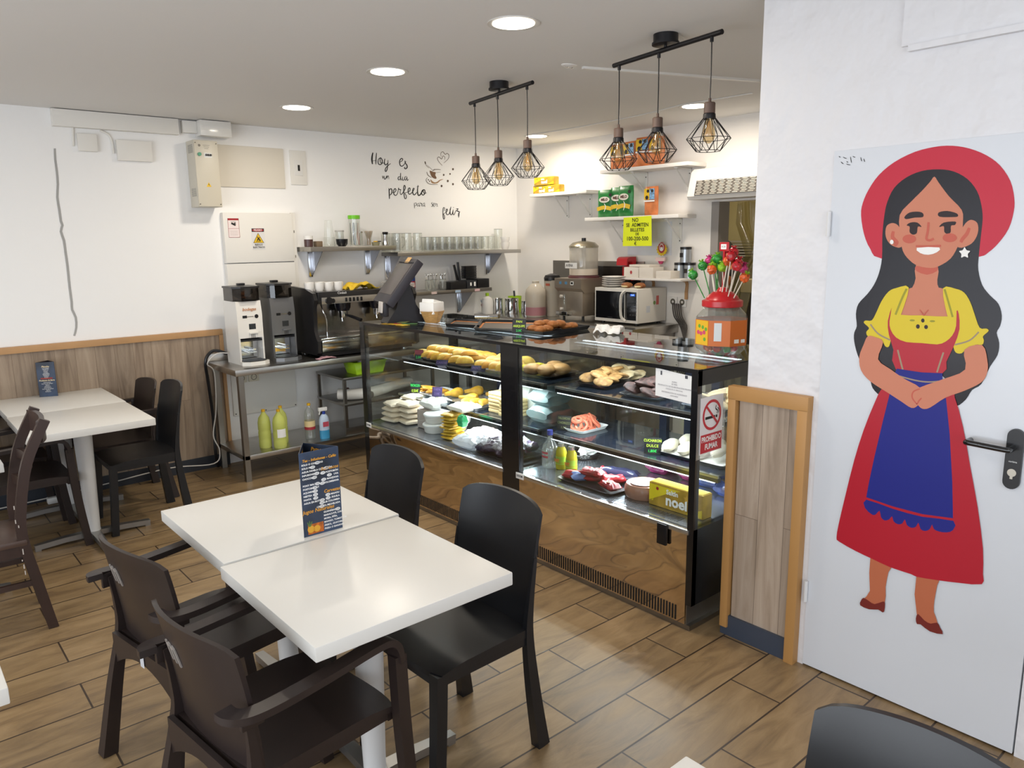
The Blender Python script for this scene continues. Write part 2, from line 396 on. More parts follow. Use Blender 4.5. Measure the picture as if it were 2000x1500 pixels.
# wainscots
panA = planks('wainscot_planks', ('#786655', '#978470', '#aa9883'), 3.0, .125, '#6b5844', gsize=.002, axis='zx', rough=.5, grain=(1.4, 18), off=(1.2, .03), bumpd=.001)
panD = planks('wainscot_planks_right', ('#80705f', '#a08e7c', '#b3a392'), 3.0, .118, '#5f5044', gsize=.002, axis='zy', rough=.5, grain=(1.4, 18), off=(1.2, .02), bumpd=.001)
struct('trim_3', B2((-2.85, WA-.018, .10), (2.10, WA, 1.06)), panA)
struct('trim_4', B2((-2.85, WA-.036, 1.05), (2.125, WA, 1.095), .003).box((2.112, WA-.018, .575), (.026, .036, .96)), oak)
struct('baseboard_back', B2((-2.85, WA-.026, 0), (2.10, WA, .10)), darkbase)
struct('trim_5', B2((WD-.018, 1.47, .09), (WD, 1.74, 1.08)), panD)
fr = B2((WD-.042, 1.427, 1.075), (WD+.0, 1.785, 1.133), .002); fr.box((WD-.021, 1.765, .56), (.042, .036, 1.04), .002); fr.box((WD-.021, 1.449, .54), (.042, .042, 1.08), .002)
struct('trim_6', fr, mat('honey_oak', '#b0834c', .5, var=(3, .08), stretch=(1, 1, .15)))
struct('baseboard_right', B2((WD-.03, 1.47, 0), (WD, 1.785, .095)), mat('slate_baseboard', '#3a4250', .4))
# crack down the left wall
pts = [(107, 290), (108, 312), (111, 334), (113, 360), (112, 385), (116, 410), (119, 432), (122, 440), (119, 452), (125, 470), (128, 492), (132, 520), (136, 560), (140, 590), (141, 605), (148, 620), (149, 640), (145, 656)]
wallA = lambda x, y, o=.0015: aty(x, y, WA-o)
ck = MB(); ck.ribbon([(a, b) for a, b in pts], 5, lambda x, y: aty(x, y, WA-.002), 2, taper=.8)
tag(struct('wall_crack', ck, mat('crack_grey', '#a3a29f', .8)), 'grey jagged crack running down the white wall', None)

# ------------------------------------------------------------ door with painted figure
door_m = mat('white_door_paint', '#d2d5da', .3, bump=(9, .05, .004))
door = bpy.data.objects.new('door_1', None); COL.objects.link(door); door.location = (WD, 1.02, 0); door['kind'] = 'structure'
def dpart(name, mb, m, par=None):
    o = mb.build(name, m); o.parent = par or door
    o.matrix_parent_inverse = Matrix.Translation((-WD, -1.02, 0)) if par is None else Matrix()
    return o
dpart('door_leaf', B2((WD-.004, .645, .008), (WD+.05, 1.404, 2.0495)), door_m)
hg = MB()
for z in (1.79, .33): hg.cyl((WD-.012, 1.405, z-.045), (WD-.012, 1.405, z+.045), .008, seg=10)
dpart('hinge', hg, mat('white_hinge', '#d8d8d8', .4))
def capsule(T, w, h, depth, seg=10):
    p = [(w/2*cos(a), h/2-w/2+w/2*sin(a)) for a in [pi*i/seg for i in range(seg+1)]] + [(w/2*cos(a), -h/2+w/2+w/2*sin(a)) for a in [pi+pi*i/seg for i in range(seg+1)]]
    return MB().prism(p, T, depth)
hc = atx(1985, 900, WD)
dh = dpart('handle_plate', capsule(FX(WD-.016, .735, 1.03), .048, .20, .012), black_pl)
lv = MB(); lv.tube([(WD-.012, .738, 1.068), (WD-.055, .738, 1.068), (WD-.062, .75, 1.068), (WD-.062, .85, 1.071), (WD-.055, .862, 1.071), (WD-.02, .862, 1.071)], .0095, 12, 4)
dpart('lever_handle', lv, mat('black_gloss', '#0c0c0e', .15, coat=.5))
kl = MB(); kl.disc(FX(WD-.0170, .735, .985), 0, 0, .013, hole=.65).rect(FX(WD-.0172, .735, .975), 0, 0, .008, .022); kl.disc(FX(WD-.0174, .735, .985), 0, 0, .009)
dpart('lock_cylinder', kl, mat('key_steel', '#b9b4a8', .3, .9))
lt = MB(); lt.text('corbina', FX(WD-.0172, .735, 1.022), .008); dpart('handle_lettering', lt, whiteink)
# scuffs
sc = MB()
for (x, y, w_, h_) in ((1650, 308, 7, 3), (1662, 312, 2, 12), (1645, 318, 5, 4), (1682, 311, 2, 8), (1688, 313, 2, 6), (1657, 321, 8, 2), (1668, 306, 5, 2), (1640, 306, 3, 2), (1655, 316, 3, 2)):
    sc.ribbon([(x-w_/2, y-h_/2), (x, y+.6), (x+w_/2, y+h_/2)], 1.5, lambda a, b: atx(a, b, WD-.0055), 2)
dpart('scuff_mark', sc, mat('scuff_black', '#3c3c3e', .8))
layer = [0]
def mur(name, pts, m, sm=3, closed=True):
    layer[0] += 1; X = WD-.005-.0001*layer[0]
    P = smooth(pts, True, sm) if sm > 1 else pts
    g = MB(); g.poly([atx(1600+p[0]/3, 260+p[1]/3, X) for p in P]); return dpart(name, g, m)
def murs(name, strokes, w, m, taper=.7):
    layer[0] += 1; X = WD-.005-.0001*layer[0]; g = MB()
    for st in strokes: g.ribbon(st, w, lambda x, y: atx(1600+x/3, 260+y/3, X), 4, taper=taper)
    return dpart(name, g, m)
def mure(name, els, m):
    layer[0] += 1; X = WD-.005-.0001*layer[0]; g = MB()
    for (cx, cy, rx, ry) in els: g.poly([atx(1600+(cx+rx*cos(2*pi*i/18))/3, 260+(cy+ry*sin(2*pi*i/18))/3, X) for i in range(18)])
    return dpart(name, g, m)
def K(pts): return [(x*3/2.7775, y*3/2.7775+1440) for x, y in pts]
def vin(n, h, r=.24): return mat('vinyl_'+n, h, r, spec=.28, bump=(60, .12, .002))
vred, vhat, vhair, vskin, vyel, vblue = vin('red', '#b0202f', .35), vin('hat_red', '#c02a3e', .4), vin('hair', '#151016', .28), vin('skin', '#c88066', .5), vin('yellow', '#d6be2c', .4), vin('blue', '#20267e', .45)
vskin2, vdark, volive, vbrown, vwhite = vin('blush', '#c0604f', .5), vin('brow', '#2a1a1c', .4), vin('olive', '#9a9434', .5), vin('shoe', '#742a24', .4), vin('white', '#eceae6', .4)
vtaup = vin('taupe', '#9c8a72', .5); vleg = vin('leg', '#b86848', .5)
mur('hat', [(245, 480), (255, 410), (290, 330), (350, 245), (440, 170), (560, 110), (680, 80), (780, 74), (880, 90), (980, 130), (1060, 190), (1120, 280), (1143, 380), (1140, 460), (1110, 560), (1050, 645), (990, 700), (935, 725), (700, 760), (365, 735), (300, 680), (262, 590)], vhat)
mur('hair', [(700, 212), (790, 225), (870, 270), (925, 340), (950, 420), (958, 500), (948, 600), (935, 720), (932, 800), (955, 890), (1000, 950), (1050, 1000), (1070, 1070), (1060, 1130), (1040, 1170), (1055, 1230), (1045, 1300), (1000, 1370), (950, 1470), (896, 1505), (860, 1560), (805, 1598), (778, 1540), (700, 1400), (500, 1420), (390, 1510), (356, 1535), (313, 1494), (297, 1440), (262, 1380), (225, 1300), (205, 1220), (205, 1170), (220, 1130), (215, 1060), (230, 1000), (280, 945), (320, 890), (350, 820), (368, 730), (370, 600), (382, 480), (400, 400), (440, 320), (510, 260), (600, 222)], vhair)
mur('neck', [(568, 770), (693, 770), (692, 860), (700, 905), (750, 930), (768, 1085), (460, 1080), (500, 930), (545, 905), (565, 850)], vskin, 2)
mur('neck_band', [(568, 778), (650, 786), (693, 780), (690, 808), (632, 830), (570, 808)], vskin2, 2)
mur('ear', [(475, 560), (455, 535), (425, 527), (395, 545), (388, 590), (400, 630), (430, 660), (480, 668), (500, 600)], vskin)
mur('ear', [(835, 560), (860, 525), (890, 508), (925, 525), (932, 570), (915, 620), (880, 655), (815, 670), (800, 600)], vskin)
mur('face', [(675, 255), (700, 290), (760, 370), (835, 450), (842, 520), (835, 600), (812, 665), (770, 735), (700, 780), (650, 790), (580, 778), (530, 745), (490, 690), (475, 600), (472, 480), (540, 400), (600, 340), (650, 285)], vskin)
murs('ear_line', [[(435, 575), (430, 610), (455, 640), (440, 660)], [(880, 555), (865, 590), (840, 620), (830, 640)]], 22, vskin2)
mur('eyebrow', [(500, 490), (530, 465), (580, 460), (608, 470), (607, 492), (560, 495), (510, 504)], vdark)
mur('eyebrow', [(700, 465), (750, 456), (805, 470), (812, 488), (780, 492), (705, 490)], vdark)
mur('eye', [(512, 540), (535, 524), (575, 524), (600, 550), (578, 548), (572, 585), (550, 595), (530, 580), (530, 548)], vdark)
mur('eye', [(703, 550), (730, 524), (798, 518), (795, 538), (772, 543), (770, 580), (750, 590), (733, 578), (730, 545)], vdark)
mure('cheek', [(528, 620, 40, 26), (765, 613, 42, 26)], vskin2)
murs('nose', [[(641, 522), (636, 575), (628, 618), (648, 628), (672, 618)]], 14, vskin2, 1)
murs('lip', [[(566, 662), (640, 664), (714, 660)]], 14, vskin2, .8)
mur('smile', [(572, 672), (704, 670), (690, 698), (640, 713), (592, 703)], vwhite, 2)
mur('sleeve', [(525, 905), (450, 908), (405, 930), (365, 985), (335, 1050), (308, 1097), (272, 1098), (262, 1112), (292, 1142), (276, 1165), (285, 1190), (322, 1194), (335, 1222), (368, 1217), (388, 1250), (410, 1248), (425, 1190), (450, 1120), (478, 1066)], vyel)
mur('sleeve', [(725, 910), (800, 912), (850, 935), (885, 990), (910, 1060), (940, 1140), (980, 1145), (992, 1160), (960, 1190), (965, 1215), (955, 1240), (915, 1240), (900, 1270), (865, 1262), (835, 1290), (800, 1285), (785, 1245), (780, 1190), (770, 1100), (750, 1066)], vyel)
mur('blouse', [(440, 1030), (470, 1064), (600, 1068), (752, 1074), (805, 1040), (815, 1130), (790, 1190), (740, 1225), (690, 1238), (600, 1230), (500, 1227), (450, 1210), (410, 1170), (405, 1100)], vyel, 2)
murs('strap_line', [[(512, 912), (480, 980), (447, 1064)], [(735, 915), (760, 1000), (782, 1078)]], 12, volive, 1)
mur('bodice', [(425, 1022), (402, 1100), (408, 1180), (435, 1270), (450, 1385), (720, 1410), (745, 1340), (790, 1245), (822, 1150), (818, 1060), (805, 1040), (802, 1130), (780, 1185), (740, 1222), (690, 1238), (600, 1230), (510, 1224), (450, 1197), (418, 1150), (412, 1100)], vred, 2)
murs('bodice_line', [[(460, 1270), (475, 1330), (490, 1388)], [(728, 1285), (708, 1345), (690, 1402)]], 10, vtaup, 1)
murs('sleeve_band', [[(300, 1120), (345, 1175), (415, 1212)], [(935, 1165), (880, 1215), (795, 1240)]], 9, vtaup, 1)
murs('chest_line', [[(588, 1035), (600, 1050), (612, 1068), (624, 1052), (640, 1035)]], 6, vskin2, .8)
mure('coffee_bean', [(607, 1098, 10, 12), (578, 1133, 11, 13), (626, 1136, 11, 12)], vdark)
mure('leaf', [(545, 1097, 15, 6), (663, 1102, 16, 6)], volive)
mur('leg', K([(278, 965), (388, 1010), (375, 1050), (360, 1130), (355, 1218), (290, 1224), (243, 1192), (275, 1150)]), vleg, 2)
mur('leg', K([(528, 1060), (645, 1080), (640, 1120), (625, 1200), (622, 1265), (642, 1325), (600, 1330), (530, 1285)]), vleg, 2)
mur('skirt', K([(345, 45), (300, 130), (240, 280), (190, 440), (140, 640), (105, 790), (94, 860), (108, 883), (200, 935), (280, 973), (385, 1022), (500, 1060), (530, 1074), (640, 1092), (760, 1107), (882, 1114), (888, 1060), (888, 920), (860, 700), (820, 480), (780, 260), (735, 100), (700, 80), (400, 40)]), vred, 2)
mur('apron', K([(385, 70), (345, 230), (300, 420), (270, 560), (255, 642), (400, 692), (560, 734), (726, 756), (722, 560), (708, 300), (688, 105), (540, 60)]), vblue, 1)
mur('apron_scallops', K([(255, 655), (400, 705), (560, 748), (728, 770), (726, 820), (690, 833), (650, 828), (622, 815), (612, 790), (600, 815), (575, 825), (550, 815), (538, 780), (525, 802), (500, 808), (475, 792), (465, 762), (450, 785), (425, 788), (403, 772), (395, 745), (380, 762), (355, 768), (335, 750), (328, 715), (310, 732), (290, 738), (248, 700)]), vblue, 2)
mur('waistband', [(455, 1380), (440, 1412), (590, 1494), (722, 1447), (722, 1407), (600, 1402)], vblue, 1)
murs('waist_line', [[(450, 1418), (560, 1448), (640, 1458), (722, 1452)]], 8, vtaup, 1)
mur('shoe', K([(240, 1188), (270, 1205), (300, 1222), (345, 1208), (357, 1218), (352, 1262), (340, 1265), (320, 1252), (270, 1250), (222, 1228), (226, 1204)]), vbrown, 2)
mur('shoe', K([(536, 1275), (570, 1310), (605, 1328), (640, 1322), (656, 1350), (670, 1385), (600, 1370), (550, 1332), (530, 1330), (524, 1300)]), vbrown, 2)
mur('arm', [(285, 1190), (330, 1196), (375, 1225), (345, 1325), (420, 1385), (500, 1440), (590, 1492), (600, 1560), (575, 1598), (540, 1610), (480, 1572), (400, 1520), (300, 1455), (245, 1390), (235, 1310), (260, 1240)], vskin)
mur('arm', [(850, 1270), (955, 1242), (985, 1330), (985, 1400), (950, 1460), (850, 1510), (740, 1550), (650, 1608), (605, 1615), (575, 1590), (548, 1560), (550, 1525), (590, 1490), (730, 1440), (855, 1385)], vskin)
murs('hand_line', [[(590, 1498), (552, 1515), (545, 1550), (572, 1588)], [(600, 1552), (585, 1568), (572, 1590)]], 9, vskin2, .7)
star = []
for i in range(10):
    r = 34 if i % 2 == 0 else 20; a = pi/2+pi*i/5; star.append((852+r*cos(a), 702-r*sin(a)))
mur('earring', star, vwhite, 3)
mure('earring', [(425, 638, 11, 13)], vwhite)
# ------------------------------------------------------------ ceiling fittings
glow = mat('lamp_diffuser', '#ffffff', .5, emit=('#fff4e2', 5.5)); rim = mat('lamp_rim', '#c9c6c0', .35)
LBL = ['round recessed ceiling light nearest the top edge, above the case', 'round recessed ceiling light in the middle of the row of three', 'round recessed ceiling light closest to the left wall lettering and electrical box',
       'round recessed ceiling light in the back corner behind the left pendant bar', 'round recessed ceiling light behind the right pendant bar']
lamp0 = None
for i, (x, y) in enumerate(LAMPS):
    if lamp0 is None:
        lamp0 = thing('ceiling_light', LBL[0], 'ceiling light', (x, y, CEIL), 0, 'recessed ceiling lights')
        MB().lathe([(.088, -.001), (.112, -.004), (.113, 0), (.088, 0)], seg=36, caps=False).build('trim_ring', rim, lamp0)
        MB().lathe([(0, -.004), (.09, -.004), (.09, -.001), (0, -.001)], seg=36, caps=False).build('diffuser', glow, lamp0)
    else: dup(lamp0, (x, y, CEIL), 0, LBL[i])
t = thing('emergency_light', 'tiny oval white twin spot fitting on the ceiling between the pendant bars', 'ceiling fitting', (3.004, 3.005, CEIL))
MB().lathe([(0, -.012), (.03, -.011), (.05, -.004), (.052, 0)], seg=24, caps=False, sq=.6).build('housing', white_pl, t)
g = MB(); g.lathe([(0, -.016), (.009, -.014), (.011, -.009)], (-.017, 0, 0), 12, False).lathe([(0, -.016), (.009, -.014), (.011, -.009)], (.017, 0, 0), 12, False); g.build('spot', chrome, t)
p0, p1 = atz(1138, 130, CEIL), atz(1483, 156, CEIL)
tag(MB().bar([p0+Vector((0, 0, -.006)), p1+Vector((0, 0, -.006))], .022, .012).build('cable_conduit', white_pl), 'thin white cable conduit running along the ceiling behind the right pendant bar', 'conduit')
tag(MB().tube([atz(1035, 262, CEIL)+Vector((0, 0, -.004)), atz(1110, 252, CEIL-.004), atz(1250, 225, CEIL-.004), atz(1330, 205, CEIL-.004), atz(1385, 196, CEIL-.004), atz(1470, 182, CEIL-.004)], .004, 6, 3).build('ceiling_cable', white_pl), 'thin white wire stuck along the ceiling towards the kitchen', 'cable')

# pendants
amber = glass('amber_bulb_glass', '#fbefd4', .12, .01, .07, '#e0bc80')
walnut = mat('walnut_sleeve', '#5a463c', .55, var=(30, .2), stretch=(1, 1, .2))
cage_m = mat('cage_wire_black', '#121013', .4)
fil = mat('filament', '#d8a85c', .4, .3)
def cage_shape():
    g = MB(); r0, z0, r1, z1, r2, z2 = .021, -.058, .094, -.149, .053, -.200; n = 10
    R0 = [Vector((r0*cos(2*pi*i/n), r0*sin(2*pi*i/n), z0)) for i in range(n)]
    R1 = [Vector((r1*cos(2*pi*(i+.5)/n), r1*sin(2*pi*(i+.5)/n), z1)) for i in range(n)]
    R2 = [Vector((r2*cos(2*pi*i/n), r2*sin(2*pi*i/n), z2)) for i in range(n)]
    w_ = .0015
    for i in range(n):
        g.tube([R0[i], R1[i]], w_, 5); g.tube([R0[(i+1) % n], R1[i]], w_, 5); g.tube([R1[i], R1[(i+1) % n]], w_, 5)
        g.tube([R1[i], R2[i]], w_, 5); g.tube([R1[i], R2[(i+1) % n]], w_, 5); g.tube([R2[i], R2[(i+1) % n]], w_, 5)
    g.lathe([(.024, -.056), (.027, -.056), (.027, -.068), (.024, -.068), (.024, -.056)], seg=16, caps=False)
    return g
pend = None
def pendant_bar(cx, cy, e0, e1, drops, label, grp, lab):
    global pend
    ang = math.atan2(e1[1]-e0[1], e1[0]-e0[0]); L = math.hypot(e1[0]-e0[0], e1[1]-e0[1]); zb = 2.585
    t = thing('pendant_bar', label, 'ceiling lamp bar', (cx, cy, CEIL), 0)
    MB().lathe([(0, 0), (.056, 0), (.056, -.035), (.062, -.036), (.062, -.045), (.02, -.047), (0, -.047)], seg=32, caps=False).build('canopy', blk, t)
    MB().cyl((e0[0]-cx, e0[1]-cy, zb-CEIL), (e1[0]-cx, e1[1]-cy, zb-CEIL), .011, seg=14).build('bar', blk, t)
    MB().cyl((0, 0, -.045), (0, 0, zb-CEIL), .007, seg=10).build('stem', blk, t)
    for k, (f, dz) in enumerate(drops):
        x, y = e0[0]+(e1[0]-e0[0])*f, e0[1]+(e1[1]-e0[1])*f
        # a pendant: socket sleeve, cage, bulb, cord
        g = MB().cyl((x-cx, y-cy, zb-CEIL-.008), (x-cx, y-cy, zb-CEIL-.028), .008, seg=10)
        g.build('cord_grip', blk, t)
        c = MB().tube([(x-cx, y-cy, zb-CEIL-.02), (x-cx+.002, y-cy, zb-CEIL-.15), (x-cx, y-cy, dz-CEIL)], .0028, 6, 3).build('cord', blk, t)
        if pend is None:
            p = MB().lathe([(0, .0), (.021, 0), (.024, -.004), (.024, -.044), (.020, -.046), (0, -.046)], seg=20, caps=False).lathe([(.006, .018), (.007, 0)], seg=10)
            p = p.build('socket_sleeve', walnut, t); pend = p
            MB().lathe([(.021, -.044), (.026, -.047), (.027, -.062), (.024, -.066)], seg=20, caps=False).build('collar', blk, p)
            cage_shape().build('wire_cage', cage_m, p)
            MB().lathe([(.012, -.060), (.014, -.070), (.019, -.09), (.026, -.118), (.028, -.136), (.022, -.155), (.011, -.166), (0, -.169)], seg=20, caps=False).build('bulb', amber, p)
            f_ = MB()
            for q in range(6):
                a = 2*pi*q/6; b = a+pi/6
                f_.tube([(.004*cos(a), .004*sin(a), -.075), (.012*cos(a), .012*sin(a), -.135), (.012*cos(b), .012*sin(b), -.135), (.004*cos(b), .004*sin(b), -.075)], .0007, 4)
            f_.build('filament', fil, p); p.location = (x-cx, y-cy, dz-CEIL)
        else:
            q = pend.copy(); COL.objects.link(q); q.parent = t; q.location = (x-cx, y-cy, dz-CEIL); q.rotation_euler = (0, 0, .3*k+.1)
            for g_ in list(pend.children):
                h = g_.copy(); COL.objects.link(h); h.parent = q
    return t
pendant_bar(2.918, 2.305, (2.975, 2.667), (2.861, 1.968), [(.06, 2.285), (.46, 2.297), (.92, 2.314)], 'black bar with three hanging wire cage lamps, nearer the white door', '', '')
pendant_bar(2.983, 3.56, (3.043, 3.915), (2.923, 3.205), [(.08, 2.264), (.47, 2.270), (.92, 2.292)], 'black bar with three hanging wire cage lamps, nearer the wall lettering', '', '')

# ------------------------------------------------------------ wall A: trunking, boxes, signs
PW = mat('painted_board', '#e4e1da', .6, bump=(20, .05, .004))
tag(B2((1.126, WA-.055, 2.535), (1.93, WA, 2.645), .003).build('duct_cover', PW), 'long white painted trunking box high on the left wall under the ceiling', 'duct cover')
tag(B2((1.265, WA-.03, 2.385), (1.385, WA, 2.50), .003).build('junction_box', PW), 'smaller white painted square junction box below the long trunking', 'junction box')
tag(B2((1.505, WA-.035, 2.335), (1.735, WA, 2.475), .003).build('junction_box', PW), 'wider white painted rectangular junction box below the long trunking', 'junction box')
for nm, pts in (('cable_stub', [(138, 240), (142, 250), (143, 285)]), ('cable_stub', [(195, 255), (210, 262), (218, 275), (222, 300)])):
    tag(MB().tube([aty(a, b, WA-.006) for a, b in pts], .008, 8, 4).build(nm, PW), 'white painted cable curving down beside the %s junction box' % ('smaller' if pts[0][0] < 150 else 'wider'), 'cable')
t = thing('cable_trunking', 'glossy white plastic trunking end above the electrical box', 'trunking', (2.06, WA, 2.60))
B2((0, -.12, -.065), (.23, 0, .045), .004).build('casing', mat('gloss_white_plastic', '#e4e2dc', .15, coat=.4), t)
B2((0.02, -.1225, -.005), (.22, -.119, .003)).build('seam', white_pl, t)
B2((-.10, -.05, -.045), (0, 0, .04), .004).build('joint_cover', PW, t)
cab = mat('cabinet_beige', '#cbc5b6', .45)
t = thing('electrical_box', 'tall narrow grey-beige electrical box with green lamp and warning triangle', 'electrical box', (1.985, WA, 2.02))
yb = -.16
B2((0, yb, 0), (.175, 0, .475), .004).build('housing', cab, t)
B2((.003, yb-.004, .004), (.172, yb, .471), .001).build('front_cover', mat('cabinet_front', '#c6bfae', .4), t)
T = FY(0, yb-.005, 0)
MB().cyl((.036, yb-.004, .375), (.036, yb-.014, .375), .013, seg=18).build('green_lamp', mat('green_lamp', '#12795a', .3, emit=('#12795a', .25)), t)
g = MB(); g.rect(T, .098, .370, .056, .034); g.build('breaker_window', mat('breaker_grey', '#d8d8d4', .4), t, recalc=False)
g = MB()
for k in range(3): g.box((.085+k*.016, yb-.010, .372), (.010, .012, .014), .001)
g.build('breaker', black_pl, t)
g = MB(); g.poly([T@Vector(p) for p in ((.068, .145, .0005), (.104, .145, .0005), (.086, .177, .0005))]); tr = g.build('warning_triangle', mat('warning_yellow', '#e3b81c', .5), t, recalc=False)
g = MB(); g.poly([T@Vector(p) for p in ((.087, .171, .001), (.081, .160, .001), (.087, .160, .001), (.084, .149, .001), (.092, .162, .001), (.086, .162, .001))]); g.build('bolt_mark', ink, tr, recalc=False)
g = MB()
for x, z in ((.012, .455), (.162, .455), (.012, .02), (.162, .02)): g.cyl((x, yb-.004, z), (x, yb-.008, z), .004, seg=8)
g.disc(T, .04, .437, .009); g.build('screw', mat('screw_dark', '#55504a', .4, .5), t)
g = MB()
for k in range(3): g.rect(T, .09, .44-k*.012, .05-.01*k, .003)
g.build('printed_lines', mat('faint_grey_ink', '#8b877c', .6), t, recalc=False)
for zz in (.39, .08):
    g = MB()
    for i in range(8):
        for j in range(5): g.box((-.0005, -.13+j*.02, zz+i*.0075), (.002, .012, .003))
    g.build('side_vent', mat('vent_shadow', '#7d7d78', .6), t)
tag(B2((2.20, WA-.012, 2.18), (2.74, WA, 2.492), .006).build('access_panel', mat('panel_cream', '#ddd6c8', .6)), 'wide blank cream access panel beside the electrical box', 'access panel')
t = thing('breaker_panel', 'white recessed breaker panel with a single black switch slot', 'breaker panel', (2.86, WA, 2.35))
B2((-.07, -.012, -.135), (.07, 0, .135), .004).build('frame', PW, t); B2((-.035, -.016, -.062), (.035, -.011, .06), .002).build('cover', white_pl, t)
B2((-.008, -.018, -.025), (.010, -.014, .022)).build('switch_slot', ink, t)
# electrical cupboard under it
t = thing('electrical_cupboard', 'shallow white painted cupboard carrying the warning signs', 'cupboard', (2.49, WA, 0.86))
B2((-.295, -.05, 0), (.265, 0, .735)).build('lower_board', PW, t)
B2((-.295, -.05, .742), (.265, 0, 1.125), .003).build('door_board', PW, t)
B2((.268, -.035, .0), (.30, 0, 1.13), .003).build('side_frame', PW, t)
g = MB()
for z in (.45, .78, .98): g.box((.283, -.037, z), (.006, .004, .02))
g.build('hinge', mat('hinge_grey', '#78746c', .5), t)
t = thing('surveillance_sign', 'small white sign with a red header and a black camera symbol', 'sign', (2.272, WA-.0505, 1.87))
T = FY(0, -.0027, 0)
MB().box((0, -.001, 0), (.086, .002, .145)).build('panel', mat('sign_white', '#ecdedb', .5), t)
g = MB(); g.rect(T, 0, .065, .086, .015); [g.rect(T, x, 0, .002, .145) for x in (-.042, .042)]; g.rect(T, 0, -.0715, .086, .002).rect(T, 0, -.005, .086, .002); g.build('red_border', mat('sign_red', '#a31f26', .5), t, recalc=False)
g = MB(); g.box((0, -.003, .028), (.036, .002, .014), R=Ry(.45)).box((.012, -.003, .036), (.012, .002, .008)).rect(T, 0, .046, .04, .002, .0005); g.build('camera_symbol', ink, t)
g = MB(); [g.rect(T, 0, -.025-.014*k, .06, .0015) for k in range(3)]; g.build('text_lines', mat('faint_grey_ink', '#8b877c', .6), t, recalc=False)
t = thing('hazard_sign', 'electrical hazard sign with a yellow triangle reading RIESGO ELÉCTRICO', 'sign', (2.462, WA-.0505, 1.785))
T = FY(0, -.0027, 0)
MB().box((0, -.001, 0), (.106, .002, .166)).build('panel', mat('sign_grey_white', '#dcdad8', .5), t)
g = MB(); g.rect(T, 0, .067, .10, .026); g.build('header_band', ink, t, recalc=False)
g = MB(); g.disc(T, 0, .067, .047, .011, .0003); g.build('header_oval', mat('sign_red', '#a31f26', .5), t, recalc=False)
g = MB(); g.text('PELIGRO', T, .017, 0, .067, .0006, bold=.0004); g.build('header_text', whiteink, t, recalc=False)
g = MB(); g.poly([T@Vector(p) for p in ((-.044, -.032, .0002), (.044, -.032, .0002), (0, .046, .0002))]); g.build('triangle_border', ink, t, recalc=False)
g = MB(); g.poly([T@Vector(p) for p in ((-.039, -.029, .0004), (.039, -.029, .0004), (0, .040, .0004))]); g.build('triangle', mat('warning_yellow', '#e3b81c', .5), t, recalc=False)
g = MB(); PJ = lambda x, y: T@Vector((x, y, .0007))
for s_ in ([(.012, .012), (0, .004), (-.010, -.006)], [(0, .004), (.012, -.008), (.016, -.022)], [(0, .004), (-.008, -.012), (-.016, -.024)], [(0, .002), (.006, -.012), (0, -.024)]): g.ribbon(s_, .006, PJ, 3, taper=.8)
g.disc(T, -.006, .012, .005, z=.0007); g.build('figure_symbol', ink, t, recalc=False)
g = MB(); g.text('RIESGO', T, .019, 0, -.047, .0003, bold=.0005).text('ELÉCTRICO', T, .0185, 0, -.067, .0003, bold=.0005); g.build('sign_text', ink, t, recalc=False)
# lower socket panel under the steel counter
t = thing('socket_panel', 'grey-white board with two sockets on the wall beneath the steel counter', 'socket panel', (2.43, WA, .55))
B2((-.265, -.02, -.165), (.275, 0, .18), .003).build('board', PW, t)
for x in (-.185, -.085):
    s_ = B2((x-.042, -.034, .10), (x+.042, -.019, .172), .003).build('socket', mat('cream_socket', '#d6cfbb', .4), t)
    MB().disc(FY(x, -.0345, .136), 0, 0, .024, hole=.8).disc(FY(x, -.0346, .136), -.008, 0, .003).disc(FY(x, -.0346, .136), .008, 0, .003).build('socket_holes', mat('socket_shadow', '#5b564b', .5), s_, recalc=False)
g = MB()
for x, z in ((-.25, -.15), (.26, -.15), (.26, .165), (0, -.155), (-.1, .165)): g.cyl((x, -.02, z), (x, -.023, z), .005, seg=8)
g.build('screw', mat('screw_dark', '#55504a', .4, .5), t)

# ------------------------------------------------------------ wall lettering, traced stroke by stroke
Q1 = lambda x, y: aty(715+x/14.286, 285+y/14.286, WA-.0015)
Q2 = lambda x, y: aty(785+x/9.68, 285+y/9.68, WA-.0015)
t = thing('wall_lettering', 'black handwritten wall decal reading Hoy es un dia perfecto para ser feliz', 'wall decal', (0, 0, 0))
def word(name, proj, items, m=ink):
    g = MB()
    for pts, w_ in items: g.ribbon(pts, w_, proj, 5)
    return g.build(name, m, t, recalc=False)
word('word_hoy', Q1, [([(190, 185), (168, 300), (165, 400), (178, 510)], 44), ([(292, 190), (278, 350), (272, 515)], 26), ([(175, 425), (230, 410), (285, 415)], 12),
  ([(400, 335), (350, 365), (335, 440), (350, 505), (400, 520), (440, 485), (452, 410), (425, 350), (395, 335), (390, 380), (410, 470), (500, 478)], 26),
  ([(527, 355), (510, 440), (522, 510), (560, 525), (600, 480)], 28), ([(612, 395), (606, 520), (590, 640), (560, 710), (533, 690), (548, 620), (600, 560), (685, 490)], 26)])
word('word_es', Q1, [([(945, 450), (1000, 420), (1022, 370), (985, 350), (945, 400), (935, 470), (960, 550), (1010, 562), (1060, 520), (1115, 430)], 26),
  ([(1085, 410), (1092, 470), (1140, 540), (1145, 600), (1105, 638), (1070, 615), (1095, 590)], 30)])
word('word_un', Q1, [([(455, 830), (475, 915)], 22), ([(475, 915), (500, 830)], 10), ([(498, 830), (520, 930), (550, 900), (578, 825)], 20), ([(578, 825), (580, 915)], 20), ([(580, 900), (605, 845), (622, 840), (638, 928)], 16)])
